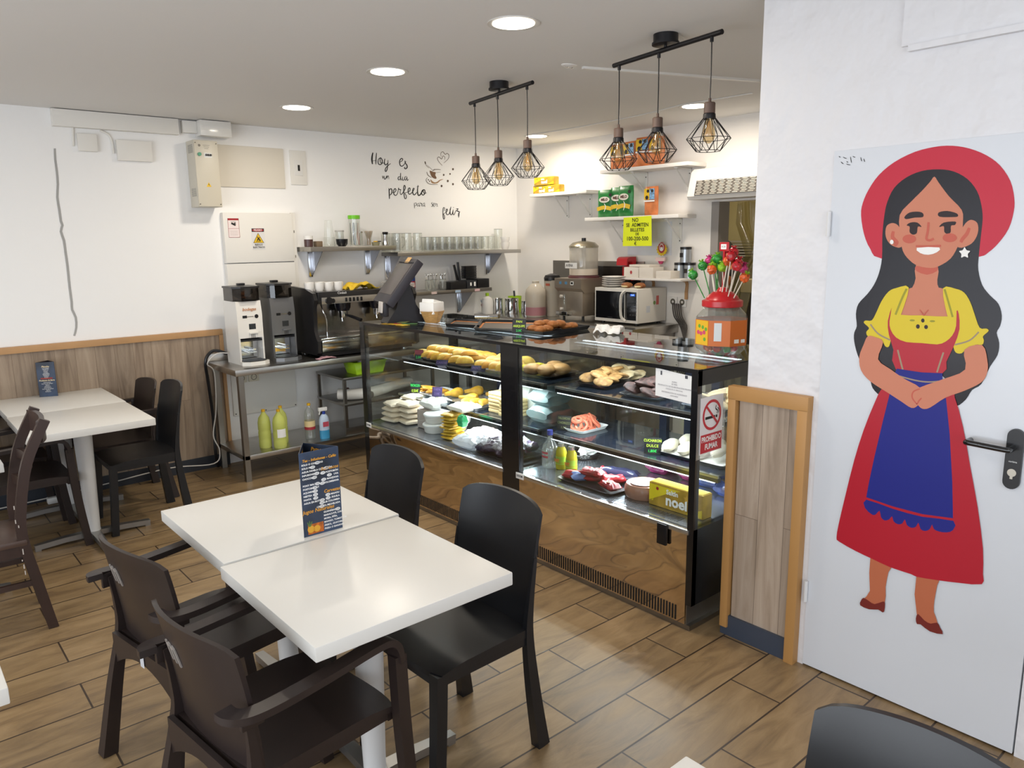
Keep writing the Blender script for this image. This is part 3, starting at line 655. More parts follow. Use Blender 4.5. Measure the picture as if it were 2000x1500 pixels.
word('word_dia', Q1, [([(950, 865), (905, 865), (895, 920), (920, 950), (955, 905)], 22), ([(965, 750), (960, 880), (975, 965)], 24), ([(975, 965), (1010, 900)], 8), ([(1018, 855), (1015, 940), (1035, 962), (1060, 930)], 20),
  ([(1130, 850), (1085, 870), (1080, 940), (1110, 950), (1138, 870)], 20), ([(1140, 855), (1145, 945), (1160, 962), (1185, 925)], 20)])
word('word_perfecto', Q1, [([(638, 1180), (648, 1330), (652, 1480)], 30), ([(650, 1240), (690, 1190), (722, 1240), (710, 1330), (660, 1375)], 28), ([(715, 1300), (800, 1290), (835, 1230), (805, 1190), (770, 1250), (780, 1350), (830, 1380), (880, 1320), (905, 1170)], 24),
  ([(905, 1165), (920, 1215), (975, 1215)], 24), ([(975, 1215), (950, 1290), (975, 1360), (1030, 1300), (1095, 1180), (1075, 1100), (1050, 1150), (1055, 1300), (1075, 1450), (1110, 1470), (1125, 1400), (1085, 1320), (1150, 1290)], 24),
  ([(1150, 1290), (1220, 1255), (1225, 1180), (1185, 1190), (1175, 1290), (1215, 1350), (1290, 1290), (1350, 1200)], 26), ([(1352, 1205), (1325, 1180), (1300, 1250), (1315, 1345), (1360, 1360), (1420, 1290)], 28),
  ([(1450, 1095), (1435, 1250), (1455, 1370), (1500, 1370), (1550, 1300), (1600, 1215)], 34), ([(1410, 1140), (1480, 1130)], 12), ([(1605, 1210), (1555, 1260), (1555, 1345), (1600, 1370), (1645, 1310), (1630, 1225), (1595, 1240), (1620, 1320), (1690, 1308)], 26)])
word('word_para', Q2, [([(233, 1078), (240, 1180)], 10), ([(238, 1085), (268, 1078), (272, 1118), (243, 1138)], 9), ([(322, 1080), (292, 1100), (296, 1140), (322, 1120)], 9), ([(326, 1080), (330, 1145), (345, 1120)], 9),
  ([(345, 1065), (352, 1092), (374, 1085), (370, 1130), (385, 1142)], 9), ([(427, 1075), (397, 1100), (400, 1140), (425, 1118)], 9), ([(429, 1075), (430, 1140), (442, 1142)], 9)])
word('word_ser', Q2, [([(582, 1068), (558, 1085), (580, 1110), (576, 1142), (553, 1140)], 10), ([(580, 1130), (615, 1105), (607, 1080), (590, 1110), (605, 1148), (632, 1120), (640, 1078)], 8), ([(640, 1080), (648, 1100), (668, 1096), (660, 1140), (685, 1135)], 8)])
word('word_feliz', Q2, [([(800, 1235), (808, 1180), (785, 1168), (775, 1250), (785, 1375), (806, 1370), (800, 1310), (782, 1290), (835, 1255)], 14), ([(835, 1255), (862, 1222), (850, 1192), (835, 1230), (848, 1295), (890, 1285), (925, 1180)], 16),
  ([(928, 1150), (912, 1210), (915, 1285), (945, 1295), (968, 1210)], 16), ([(970, 1200), (966, 1285), (990, 1295), (1020, 1215)], 14), ([(970, 1160), (980, 1168)], 12), ([(1022, 1190), (1062, 1190), (1035, 1228), (1078, 1240), (1080, 1300), (1072, 1355)], 17), ([(1065, 1330), (1068, 1280), (1105, 1240)], 9)])
t = thing('coffee_cup_decal', 'brown wall decal of a coffee cup with hearts, spoon and beans', 'wall decal', (0, 0, 0))
brn, tan = mat('decal_brown', '#4c3826', .6), mat('decal_tan', '#a07d58', .6)
word('heart_outline', Q2, [([(765, 372), (700, 300), (672, 240), (700, 207), (750, 248), (775, 190), (812, 215), (805, 265)], 10), ([(740, 200), (735, 140), (775, 110), (818, 160), (855, 140), (890, 180), (870, 250), (790, 325)], 10)], brn)
word('spoon', Q2, [([(435, 292), (448, 345)], 22), ([(445, 340), (470, 380), (515, 418)], 8), ([(470, 358), (530, 410), (580, 455), (625, 430)], 6)], brn)
word('cup_outline', Q2, [([(735, 450), (640, 445), (575, 475)], 12), ([(470, 490), (495, 555), (560, 600)], 12), ([(485, 595), (457, 645), (490, 700), (560, 728), (680, 732)], 10), ([(640, 505), (735, 495)], 5)], brn)
g = MB(); g.poly([Q2(*p) for p in smooth([(525, 465), (590, 490), (642, 500), (630, 550), (657, 605), (630, 622), (570, 592), (538, 530)], True, 2)]); g.build('coffee_fill', mat('decal_mid_brown', '#6b4a2c', .6), t, recalc=False)
g = MB(); g.poly([Q2(*p) for p in smooth([(540, 630), (580, 670), (630, 690), (680, 668), (720, 638), (790, 630), (725, 655), (680, 700), (620, 715), (560, 700)], True, 2)]); g.build('saucer_fill', tan, t, recalc=False)
for (x, y, r) in ((965, 440, 20), (910, 530, 16), (790, 548, 18), (867, 663, 21), (965, 723, 20), (750, 758, 21), (500, 640, 12), (522, 668, 12)):
    g = MB(); g.poly([Q2(x+r*.85*cos(2*pi*i/14), y+r*1.1*sin(2*pi*i/14)) for i in range(14)]); g.build('coffee_bean', brn, t, recalc=False)
# ------------------------------------------------------------ tables
def make_table():
    t = thing('cafe_table', 'x', 'table')
    MB().box((0, 0, .729), (.655, .655, .042), .004).build('table_top', white_lam, t)
    MB().lathe([(.0, .04), (.040, .04), (.036, .06), (.052, .69), (.052, .705), (0, .705)], seg=28, caps=False).build('column', mat('white_column', '#d9d8d6', .35), t)
    MB().box((0, 0, .7055), (.30, .30, .006)).build('mounting_plate', blk, t)
    for k in range(4):
        g = MB(); R = Rz(pi/2*k); g.T = R
        g.bar([(.0, 0, .036), (.16, 0, .034), (.315, 0, .022)], .05, .03, ws=(.055, .036)); g.box((.30, 0, .006), (.03, .03, .012)); g.build('foot_bar', alu, t)
    return t
TB = [((1.078, 1.978, 0), 'white square café table nearest the camera, in front of the black chairs'),
      ((1.095, 2.648, 0), 'white square café table carrying the tall drinks menu'),
      ((.900, 4.985, 0), 'white square café table at the left, nearer half of the pair by the wood panelling'),
      ((.905, 5.642, 0), 'white square café table at the left holding the small folded menu by the panelling'),
      ((.085, 4.49, 0), 'white table whose corner shows at the left edge beside the wooden chair'),
      ((-.185, 2.30, 0), 'white table whose edge shows at the lower left corner'),
      ((.785, .462, 0), 'white table whose corner shows at the bottom edge beside the dark chair')]
tb0 = make_table(); tb0.location = TB[0][0]; tb0['label'] = TB[0][1]; tb0['group'] = 'white café tables'
for l, s_ in TB[1:]: dup(tb0, l, 0, s_)
# ------------------------------------------------------------ chairs
def back_shell(mb, w0, w1, z0, z1, x0, x1, bow, th, cr, nu=18, nv=14, sweep=0, wt=None):
    """curved backrest; local front is +x. w at bottom/top, bow forward at the sides, cr corner drop"""
    F = []; Bk = []
    for j in range(nv+1):
        v = j/nv; rowF = []; rowB = []
        for i in range(nu+1):
            u = 2*i/nu-1; W = w0+(w1-w0)*v
            z = z0+(z1-z0)*v - (cr*abs(u)**9 + .016*u*u)*v**3
            x = x0+(x1-x0)*v**1.25 + bow*u*u*(.35+.65*v)
            y = u*W/2
            rowF.append(mb._v((x+th/2, y, z))); rowB.append(mb._v((x-th/2, y, z)))
        F.append(rowF); Bk.append(rowB)
    for j in range(nv):
        for i in range(nu):
            mb._f((F[j][i], F[j][i+1], F[j+1][i+1], F[j+1][i])); mb._f((Bk[j][i], Bk[j+1][i], Bk[j+1][i+1], Bk[j][i+1]))
    for i in range(nu):
        mb._f((F[-1][i], F[-1][i+1], Bk[-1][i+1], Bk[-1][i])); mb._f((F[0][i+1], F[0][i], Bk[0][i], Bk[0][i+1]))
    for j in range(nv):
        mb._f((F[j][0], F[j+1][0], Bk[j+1][0], Bk[j][0])); mb._f((F[j+1][-1], F[j][-1], Bk[j][-1], Bk[j+1][-1]))
    return mb
def seat_slab(mb, xf, xb, wf, wb, z, th, dish=.012, n=12):
    T_, L_ = [], []
    for j in range(n+1):
        a = j/n; x = xb+(xf-xb)*a; W = wb+(wf-wb)*a; r1 = []; r2 = []
        for i in range(n+1):
            u = 2*i/n-1; zz = z - dish*(1-u*u)*(1-(2*a-1)**2) - .012*max(0, a-.8)/.2
            xx = x - (.02*u**4 if a > .5 else 0)
            r1.append(mb._v((xx, u*W/2, zz))); r2.append(mb._v((xx, u*W/2, z-th)))
        T_.append(r1); L_.append(r2)
    for j in range(n):
        for i in range(n): mb._f((T_[j][i], T_[j][i+1], T_[j+1][i+1], T_[j+1][i])); mb._f((L_[j][i], L_[j+1][i], L_[j+1][i+1], L_[j][i+1]))
    for i in range(n): mb._f((T_[0][i+1], T_[0][i], L_[0][i], L_[0][i+1])); mb._f((T_[n][i], T_[n][i+1], L_[n][i+1], L_[n][i]))
    for j in range(n): mb._f((T_[j][0], T_[j+1][0], L_[j+1][0], L_[j][0])); mb._f((T_[j+1][n], T_[j][n], L_[j][n], L_[j+1][n]))
    return mb
def make_side_chair():
    t = thing('side_chair', 'x', 'chair'); M = chair_black
    seat_slab(MB(), .205, -.205, .43, .41, .455, .03).build('seat', M, t)
    back_shell(MB(), .415, .410, .42, .878, -.205, -.295, .042, .014, .020).build('backrest', M, t)
    MB().box((0, .193, .415), (.36, .02, .035)).box((0, -.193, .415), (.36, .02, .035)).box((.185, 0, .415), (.02, .37, .035)).box((-.185, 0, .412), (.02, .37, .04)).build('apron', M, t)
    for sy in (-1, 1):
        g = MB(); g.bar([(-.235, sy*.212, 0), (-.208, sy*.203, .22), (-.192, sy*.198, .42), (-.200, sy*.202, .55), (-.222, sy*.2055, .70)], .034, .03, up=(1, 0, 0), sm=4, ws=(.040, .007), ts=(.052, .014)); g.build('leg', M, t)
        g = MB(); g.bar([(.215, sy*.205, 0), (.195, sy*.198, .25), (.183, sy*.193, .44)], .034, .040, up=(1, 0, 0), sm=3, ws=(.034, .044)); g.build('leg', M, t)
    return t
def make_armchair():
    t = thing('armchair', 'x', 'chair'); M = chair_brown
    seat_slab(MB(), .25, -.205, .45, .44, .445, .028).build('seat', M, t)
    back_shell(MB(), .43, .45, .43, .822, -.195, -.275, .050, .013, .018).build('backrest', M, t)
    # arched apron under the back
    g = MB(); P = []
    for i in range(13): u = i/6-1; P.append((u*.205, .445-.0*u*u))
    for i in range(12, -1, -1): u = i/6-1; P.append((u*.205, .40-.07*u*u+.0))
    g.poly([(-.232, y, z) for y, z in P], .016, (1, 0, 0)); g.build('rear_apron', M, t)
    MB().box((.225, 0, .405), (.018, .43, .04)).box((0, .212, .41), (.42, .016, .03)).box((0, -.212, .41), (.42, .016, .03)).build('apron', M, t)
    for sy in (-1, 1):
        g = MB(); g.bar([(-.285, sy*.225, 0), (-.240, sy*.214, .25), (-.200, sy*.209, .44), (-.200, sy*.212, .54), (-.212, sy*.2165, .64)], .036, .036, up=(1, 0, 0), sm=4, ws=(.044, .008), ts=(.050, .014)); g.build('leg', M, t)
        a = MB(); a.bar([(-.262, sy*.205, .655), (-.255, sy*.235, .652), (-.22, sy*.252, .646), (-.14, sy*.252, .642), (0, sy*.250, .648), (.14, sy*.246, .657), (.20, sy*.245, .655), (.228, sy*.244, .63), (.235, sy*.243, .58)], .046, .020, sm=4); a.box((-.205, sy*.232, .625), (.06, .014, .05), .003)
        a.build('armrest', M, t)
        g = MB(); g.bar([(.236, sy*.243, .60), (.245, sy*.240, .40), (.262, sy*.236, .2), (.285, sy*.232, 0)], .036, .040, up=(1, 0, 0), sm=3); g.build('leg', M, t)
    # logo on the rear of the backrest
    Tm = frm((-.2500, .070, .71), (-.10, -1, 0), (-.243, 0, 1)); g = MB(); g.text('m', Tm, .135, 0, .0, .0025, bold=.0012, ext=.0020, sx=.72); g.build('logo', mat('logo_grey', '#8d8680', .5), t)
    return t
sc0 = make_side_chair(); sc0.location = (1.375, 1.965, 0); sc0.rotation_euler = (0, 0, pi+.03)
sc0['label'] = 'black armless plastic chair nearest the camera on the case side of the near table'; sc0['group'] = 'black armless chairs'
dup(sc0, (1.40, 2.70, 0), pi-.02, 'black armless plastic chair behind the menu, between table and display case')
dup(sc0, (1.215, 5.13, 0), pi, 'black armless plastic chair at the left table, nearer the camera than the brown one')
dup(sc0, (1.06, .42, 0), pi+.02, 'black chair whose top curve shows at the bottom right corner')
ac0 = make_armchair(); ac0.location = (.758, 1.925, 0); ac0.rotation_euler = (0, 0, .13)
ac0['label'] = 'brown plastic armchair with a white m logo, nearest the camera'; ac0['group'] = 'brown armchairs'
dup(ac0, (.772, 2.563, 0), .18, 'brown plastic armchair with a white m logo, at the menu table behind the nearest one')
dup(ac0, (.565, 5.12, 0), 0, 'brown armchair tucked under the left table with its curved arm and leg showing')
dup(ac0, (.55, 5.68, 0), 0, 'brown armchair at the left table nearest the panelled wall, mostly hidden')
dup(ac0, (1.225, 5.66, 0), pi, 'brown armchair at the left table with its back near the panelling, behind the black chair')
for o in [c for c in COL.objects if c.get('label', '').startswith('brown plastic armchair with a white m logo, at the menu')]:
    g = MB(Matrix.Translation((-.2345, -.01, .413))); g.rect(frm((0, 0, 0), (0, -1, 0), (0, 0, 1)), 0, 0, .026, .040); g.build('sticker', mat('label_white', '#c9ccd2', .5), o, recalc=False)
# wooden chair seen edge on
t = thing('wooden_chair', 'dark wooden chair with scuffed tall back post at the left edge', 'chair', (.25, 4.07, 0), pi-.04)
M = dwood
MB().box((.02, 0, .44), (.42, .37, .03), .01).build('seat', mat('dark_seat', '#4a3a33', .35, var=(5, .15)), t)
for sy in (-1, 1):
    g = MB(); g.bar([(-.245, sy*.165, 0), (-.205, sy*.165, .25), (-.175, sy*.165, .45), (-.180, sy*.165, .58), (-.228, sy*.165, .80), (-.318, sy*.165, .985)], .032, .042, up=(1, 0, 0), sm=5); g.build('leg', M, t)
    g = MB(); g.bar([(.205, sy*.165, 0), (.20, sy*.165, .43)], .036, .036, up=(1, 0, 0)); g.build('leg', M, t)
for z, x, h in ((.93, -.292, .10), (.78, -.222, .045), (.66, -.190, .045)):
    g = MB(); g.bar([(x, -.165, z), (x-.022, -.09, z), (x-.028, 0, z), (x-.022, .09, z), (x, .165, z)], .02, h, up=(0, 0, 1), sm=3); g.build('back_slat', M, t)
MB().box((.20, 0, .40), (.022, .34, .05)).box((-.175, 0, .40), (.022, .34, .05)).box((.01, .165, .40), (.36, .022, .05)).box((.01, -.165, .40), (.36, .022, .05)).build('seat_rail', M, t)
for sy in (-1, 1): B((0, sy*.165, .24), (.40, .02, .025)).build('stretcher', M, t)
g = MB(); random.seed(3)
for z in (.30, .33, .36, .40, .52, .545, .61): g.box((-.155+random.uniform(-.012, .0), .182, z), (.004, .002, random.uniform(.006, .03)))
tag(g.build('paint_chips', mat('chip_white', '#b8b0a8', .7), t), kind='stuff')

# ------------------------------------------------------------ menus
def menu(loc, rz, label, side, h, kind):
    t = thing('menu_stand', label, 'menu', loc, rz, 'folded table menus')
    navy = mat('menu_navy', '#3d506e', .4, var=(6, .5), hex2='#1a2230'); gold = mat('menu_gold', '#d99a2c', .5)
    th = .0012; r = side/math.sqrt(3)
    V = [Vector((r*cos(a), r*sin(a), 0)) for a in (radians(-150), radians(-30), radians(90))]
    for k in range(3):
        a, b = V[k], V[(k+1) % 3]; rt = (b-a).normalized()
        Tk = frm((a+b)/2+Vector((0, 0, h/2)), rt, (0, 0, 1))
        g = MB(); g.poly([Tk@Vector(p) for p in ((-side/2, -h/2, 0), (side/2, -h/2, 0), (side/2, h/2, 0), (-side/2, h/2, 0))], th)
        p = g.build('printed_panel', navy if kind == 0 or k == 0 else mat('menu_brown', '#3a2a22', .4, var=(12, .5), hex2='#1a1d28'), t)
        z = .0006
        if kind == 0 and k == 0:
            g = MB()
            g.text('Tes - Infusiones - Cafés', Tk, .0132, 0, h/2-.030, z, shear=.2, bold=.0004).text('Refrescos', Tk, .0165, .036, h/2-.070, z, shear=.2, bold=.0004)
            g.text('Cervezas', Tk, .0165, .040, h/2-.152, z, shear=.2, bold=.0004).text('Jugos Naturales', Tk, .0185, -.014, h/2-.212, z, shear=.2, bold=.0004); g.build('gold_heading', gold, p, recalc=False)
            g = MB(); O = MB(); D = MB()
            def line(s_, x, y, ox, al='LEFT'):
                g.text(s_, Tk, .0088, x, h/2-y, z, align=al, bold=.0003)
                if ox is not None:
                    O.disc(Tk, ox, h/2-y, .0095, .0058, z, 14); D.text('1.50', Tk, .006, ox, h/2-y, z+.0002)
            for i, (s_, ox) in enumerate((('SOLO O CORTADO', -.008), ('SOLO FRÍO', -.026), ('AGUA PANELA CON LIMÓN', .024), ('INFUSIONES', -.012), ('CHOCOLATE', -.022))): line(s_, -.066, .044+i*.0125, ox)
            for i, (s_, ox) in enumerate((('POSTOBÓN', .010), ('UVA', .034), ('MANZANA', .012), ('COLOMBIANA', .006))): line(s_, .068, .084+i*.0122, ox, 'RIGHT')
            for i, (s_, ox) in enumerate((('PONY MALTA', -.012), ('POSTOBÓN LT', -.022), ('AQUARIUS', -.022), ('NESTEA', -.022), ('FANTA', -.022), ('AGUA EN BOTELLA', .002))): line(s_, -.066, .118+i*.0125, ox)
            for i, (s_, ox) in enumerate((('MAHOU', .024), ('ÁGUILA', .024), ('CLUB COLOMBIA', .000), ('CERVEZA MICHELADA', -.001))): line(s_, .068, .166+i*.0122, ox, 'RIGHT')
            for i, s_ in enumerate(('GUANÁBANA,', 'MARACUYÁ, LULO,', 'MORA, PIÑA,', 'MANGO, TOMATE DE', 'ÁRBOL, GUAYABA,', 'FRESA O BANANO')): line(s_, .004, .226+i*.0122, .058 if i == 0 else None)
            g.build('white_lettering', whiteink, p, recalc=False); O.build('price_oval', mat('price_oval', '#dedede', .5), p, recalc=False); D.build('price_text', ink, p, recalc=False)
            g = MB(); g.rect(Tk, -.028, -h/2+.024, .058, .036, .0003); g.build('juice_photo', mat('juice_orange', '#c8691e', .5, var=(60, .4)), p, recalc=False)
            g = MB(); g.disc(Tk, -.046, -h/2+.024, .013, z=.0006).disc(Tk, -.024, -h/2+.022, .012, .012, .0006); g.build('fruit_slice', mat('fruit_yellow', '#e3a832', .5), p, recalc=False)
            g = MB(); g.ribbon([(-.052, -h/2+.034), (-.058, -h/2+.052)], .004, lambda x, y: Tk@Vector((x, y, .0007))).ribbon([(-.050, -h/2+.034), (-.050, -h/2+.056)], .004, lambda x, y: Tk@Vector((x, y, .0007))).ribbon([(-.048, -h/2+.034), (-.041, -h/2+.052)], .004, lambda x, y: Tk@Vector((x, y, .0007))); g.build('pineapple_leaf', mat('leaf_green', '#5c7a3c', .6), p, recalc=False)
        elif kind == 0:
            g = MB(); g.text('Patacones', Tk @ Matrix.Translation((0, 0, -th-.0005)) @ Matrix.Rotation(pi, 4, 'Y'), .020, 0, h/2-.02, 0, shear=.2, bold=.0004).text('Sopas' if k == 1 else 'Patacones', Tk, .018, 0, h/2-.03, z, shear=.2); g.build('gold_heading', gold, p, recalc=False)
            g = MB()
            for i in range(12): g.text(('AREPAS', 'EMPANADAS', 'BANDEJA', 'TAMAL')[i % 4], Tk, .010, -.05, h/2-.05-i*.016, z, align='LEFT')
            g.build('white_lettering', whiteink, p, recalc=False)
        elif k == 0:
            g = MB(); g.text('Plancha', Tk, .015, 0, h/2-.030, z, shear=.2, bold=.0005).text('Productos de Barra', Tk, .0135, 0, h/2-.124, z, shear=.2, bold=.0005, sx=.85); g.build('gold_heading', mat('menu_cream', '#d8c49a', .5), p, recalc=False)
            g = MB()
            for i in range(9): g.text(('CALAMARES', 'CHOPITOS', 'CHOCO', 'PULPO', 'GAMBAS')[i % 5], Tk, .0075, 0, h/2-.042-i*.0078, z)
            for i in range(8): g.text(('EMPANADAS', 'PALITOS DE QUESO', 'AREPAS', 'BUÑUELO')[i % 4], Tk, .0075, 0, h/2-.138-i*.009, z)
            g.build('white_lettering', whiteink, p, recalc=False)
            g = MB(); g.rect(Tk, 0, h/2-.110, .07, .010, z); g.build('red_band', mat('menu_red', '#8e2b22', .5), p, recalc=False)
        elif k == 1:
            g = MB(); g.text('La Tienda', Tk, .015, 0, -.01, z, shear=.2, bold=.0005).text('DESAYUNOS', Tk, .011, 0, .004, z, bold=.0005); g.build('gold_heading', mat('menu_cream', '#d8c49a', .5), p, recalc=False)
            g = MB(); g.rect(Tk, -.015, h/2-.022, .030, .036, z).disc(Tk, -.015, h/2-.04, .015, z=z); g.build('crest', mat('crest_gold', '#b98f3e', .5), p, recalc=False)
            g = MB(); g.disc(Tk, -.01, h/2-.075, .022, z=z); g.build('cup_picture', mat('cup_brown', '#6a4330', .5), p, recalc=False)
            g = MB(); g.text('SABOR CASERO', Tk, .008, 0, -.03, z); g.build('red_lettering', mat('menu_red', '#8e2b22', .5), p, recalc=False)
    return t
menu((1.128, 2.385, .7503), radians(-1), 'tall dark menu listing Tes, Refrescos, Cervezas and Jugos Naturales on the near table', .146, .30, 0)
menu((.900, 5.895, .7503), radians(-20), 'small dark folded menu standing on the left table against the panelling', .11, .235, 1)
# ------------------------------------------------------------ steel work table with the coffee machines
t = thing('steel_work_table', 'long stainless steel work table under the coffee machine with a lower shelf', 'work table', (0, 0, 0))
CT = .85
B2((1.985, 5.38, CT-.045), (4.55, 5.965, CT), .004).build('worktop', steel, t)
B2((1.985, 5.945, CT), (4.55, 5.965, CT+.06), .002).build('upstand', steel, t)
B2((2.01, 5.40, .165), (4.53, 5.93, .20), .003).build('lower_shelf', steel, t)
for x in (2.03, 4.5):
    for y in (5.42, 5.91): B2((x-.02, y-.02, 0), (x+.02, y+.02, CT-.04)).build('leg', steel_d, t)
# grinders
gr_white = mat('grinder_white', '#e6e3dc', .3, coat=.2); gr_grey = mat('grinder_silver', '#7b7c7e', .35, .6)
smoke = glass('smoked_hopper', '#8c8580', .10, .03, .12, '#3a3632')
def grinder(x, y, M, label, h=.475):
    t = thing('coffee_grinder', label, 'coffee grinder', (x, y, CT)); w = .19; d = .25
    # body: outline seen from the side, with a recess low at the front
    g = MB(); P = [(d/2, 0), (d/2, h), (-d/2+.01, h), (-d/2-.005, h*.8), (-d/2-.005, .20), (-d/2+.10, .185), (-d/2+.10, .03), (-d/2, .03), (-d/2, 0)]
    g.poly([(-w/2+.011, q, z) for q, z in P], w-.022, (1, 0, 0))
    g.build('body', M, t)
    for sx in (-1, 1): MB().poly([(sx*(w/2-.005)-.006, q, z) for q, z in [(d/2+.001, 0), (d/2+.001, h+.001), (-d/2+.009, h+.001), (-d/2-.006, h*.8), (-d/2-.006, .02), (-d/2, 0)]], .012, (1, 0, 0)).build('side_cheek', M, t)
    g = MB(); g.poly([(q[0], q[1], .001) for q in [(-w/2, -d/2+.02), (w/2, -d/2+.02), (w/2+.01, -d/2-.06), (w/2-.04, -d/2-.10), (-w/2+.04, -d/2-.10), (-w/2-.01, -d/2-.06)]], .028, (0, 0, 1)); g.build('base_tray', M, t)
    g = MB(); g.poly([(q[0], q[1], .034) for q in [(-w/2+.01, -d/2+.06), (w/2-.01, -d/2+.06), (w/2-.005, -d/2-.05), (w/2-.045, -d/2-.085), (-w/2+.045, -d/2-.085), (-w/2+.005, -d/2-.05)]], .008, (0, 0, -1)); g.build('drip_mat', black_pl, t)
    B2((-w/2+.012, -d/2-.003, .175), (w/2-.012, -d/2+.10, .188)).build('recess_hood', black_pl, t)
    B2((-w/2+.014, -d/2+.09, .03), (w/2-.014, -d/2+.099, .18)).build('recess_back', chrome, t)
    g = MB(); g.box((0, -d/2+.045, .09), (.07, .10, .006)).box((.02, -d/2+.045, .11), (.02, .09, .01)); g.build('filter_fork', chrome, t)
    P = [(-w/2-.002, d/2-.02), (w/2+.002, d/2-.02), (w/2+.006, -d/2+.04), (w/2-.04, -d/2-.01), (-w/2+.04, -d/2-.01), (-w/2-.006, -d/2+.04)]
    g = MB(); g.poly([(a, b, h) for a, b in P], .095, (0, 0, 1)); g.build('hopper', smoke, t)
    g = MB(); P2 = [(a*1.06, b*1.06) for a, b in P]; g.poly([(a, b, h+.096) for a, b in P2], .014, (0, 0, 1)); lid = g.build('hopper_lid', mat('lid_black', '#242222', .35), t)
    B((0, 0, h+.122), (.055, .04, .018), .004).build('lid_knob', black_pl, lid)
    MB().lathe([(.01, 0), (.085, .05), (.08, .082), (0, .085)], (0, 0, h+.004), 18).build('coffee_beans', mat('roasted_beans', '#3a2a22', .6, bump=(80, .6, .01)), t)
    T = FY(0, -d/2-.0055, 0)
    g = MB(); g.rect(T, .015, .285, .052, .042); s_ = g.build('display', mat('display_dark', '#2c3033', .2), t, recalc=False)
    MB().disc(T, .052, .36, .015, z=.001).build('round_badge', black_pl, t, recalc=False)
    g = MB(); g.rect(T, -.038, .36, .034, .02, .0005); g.build('brand_plate', black_pl, t, recalc=False)
    g = MB(); g.rect(T, .005, .36, .05, .006, .0005); g.build('brand_line', steel, t, recalc=False)
    g = MB(); g.box((.02, -d/2-.014, .238), (.07, .022, .012), .003); g.build('spout_cover', M, t)
    g = MB(); [g.rect(T, .005+.012*k, .212, .004, .034, .0005) for k in range(3)]; g.build('dose_slot', ink, t, recalc=False)
    if M is gr_white:
        g = MB(); g.text('bodegas', T, .032, .0, .415, .0006, shear=.2, bold=.0006); g.build('orange_lettering', mat('orange_ink', '#b5733e', .5), t, recalc=False)
    return t
grinder(2.205, 5.72, gr_white, 'white coffee grinder with smoked hopper and orange lettering')
grinder(2.475, 5.735, gr_grey, 'silver grey coffee grinder beside the espresso machine', .485)
# espresso machine
t = thing('espresso_machine', 'black and chrome two group espresso machine on the steel table', 'espresso machine', (3.13, 5.66, CT))
sideP = [(.27, .06), (.27, .52), (.18, .555), (-.06, .545), (-.20, .51), (-.225, .46), (-.20, .40), (-.19, .22), (-.215, .17), (-.24, .14), (-.24, .05), (-.20, .03), (.24, .03)]
mblk = mat('machine_black', '#1d1c1e', .3, coat=.3)
for sx in (-1, 1): MB().poly([(-.47 if sx < 0 else .44, y, z) for y, z in sideP], .03, (1, 0, 0)).build('side_panel', mblk, t)
B2((-.44, -.02, .05), (.44, .27, .50), .005).build('boiler_body', mat('machine_steel', '#8d8a86', .2, 1.0), t)
B2((-.44, -.235, .145), (.44, -.02, .165), .006).build('drip_tray', chrome, t)
B2((-.43, -.232, .05), (.43, -.02, .145), .004).build('front_plinth', mat('machine_mirror', '#a8a4a0', .12, 1.0), t)
B2((-.43, -.205, .43), (.43, .0, .52), .008).build('control_head', mblk, t)
Ty = frm((0, -.207, .445), (1, 0, 0), (0, -.12, 1))
g = MB(); g.box((0, -.2085, .450), (.80, .006, .052), .002); band = g.build('control_band', mat('band_silver', '#b8b4ad', .3, .8), t)
for c0 in (-.19, .13):
    for k in range(5):
        B((c0+k*.034, -.214, .450), (.018, .008, .032), .003).build('button', black_pl, band)
MB().cyl((-.345, -.208, .45), (-.345, -.232, .45), .028, seg=18).cyl((-.31, -.208, .448), (-.31, -.226, .448), .018, seg=14).build('steam_knob', black_pl, band)
g = MB(); g.text('Cimbali', FY(-.22, -.2065, .505), .026, 0, 0, .0); g.build('brand_script', whiteink, t, recalc=False)
for gx in (-.17, .15):
    g = MB().lathe([(0, .355), (.05, .355), (.062, .38), (.066, .43), (0, .435)], (gx, -.11, 0), 24, False); gp = g.build('group_cover', mat('group_navy', '#15141c', .25, coat=.3), t)
    MB().lathe([(0, .30), (.032, .30), (.036, .315), (.038, .355), (0, .356)], (gx, -.11, 0), 24, False).build('group_head', chrome, gp)
    MB().tube([(gx, -.12, .325), (gx+.03, -.20, .31), (gx+.06, -.29, .285)], .013, 12, 2, rr=[.009, .013, .016]).build('portafilter_handle', black_pl, t)
    MB().tube([(gx-.01, -.11, .30), (gx-.01, -.115, .27)], .006, 8).build('spout', chrome, t)
for sx in (-.385, .36):
    MB().tube([(sx, -.16, .42), (sx, -.19, .37), (sx+.02, -.20, .30), (sx+.03, -.18, .17)], .005, 8, 4).build('steam_wand', chrome, t)
for sx in (-.38, .36):
    for sy in (-.17, .2): MB().lathe([(.024, 0), (.026, .02), (.022, .05), (0, .052)], (sx, sy, 0), 14).build('foot', chrome, t)
B2((-.42, -.20, .012), (.42, .25, .05)).build('under_body', black_pl, t)
TOPM = CT+.502
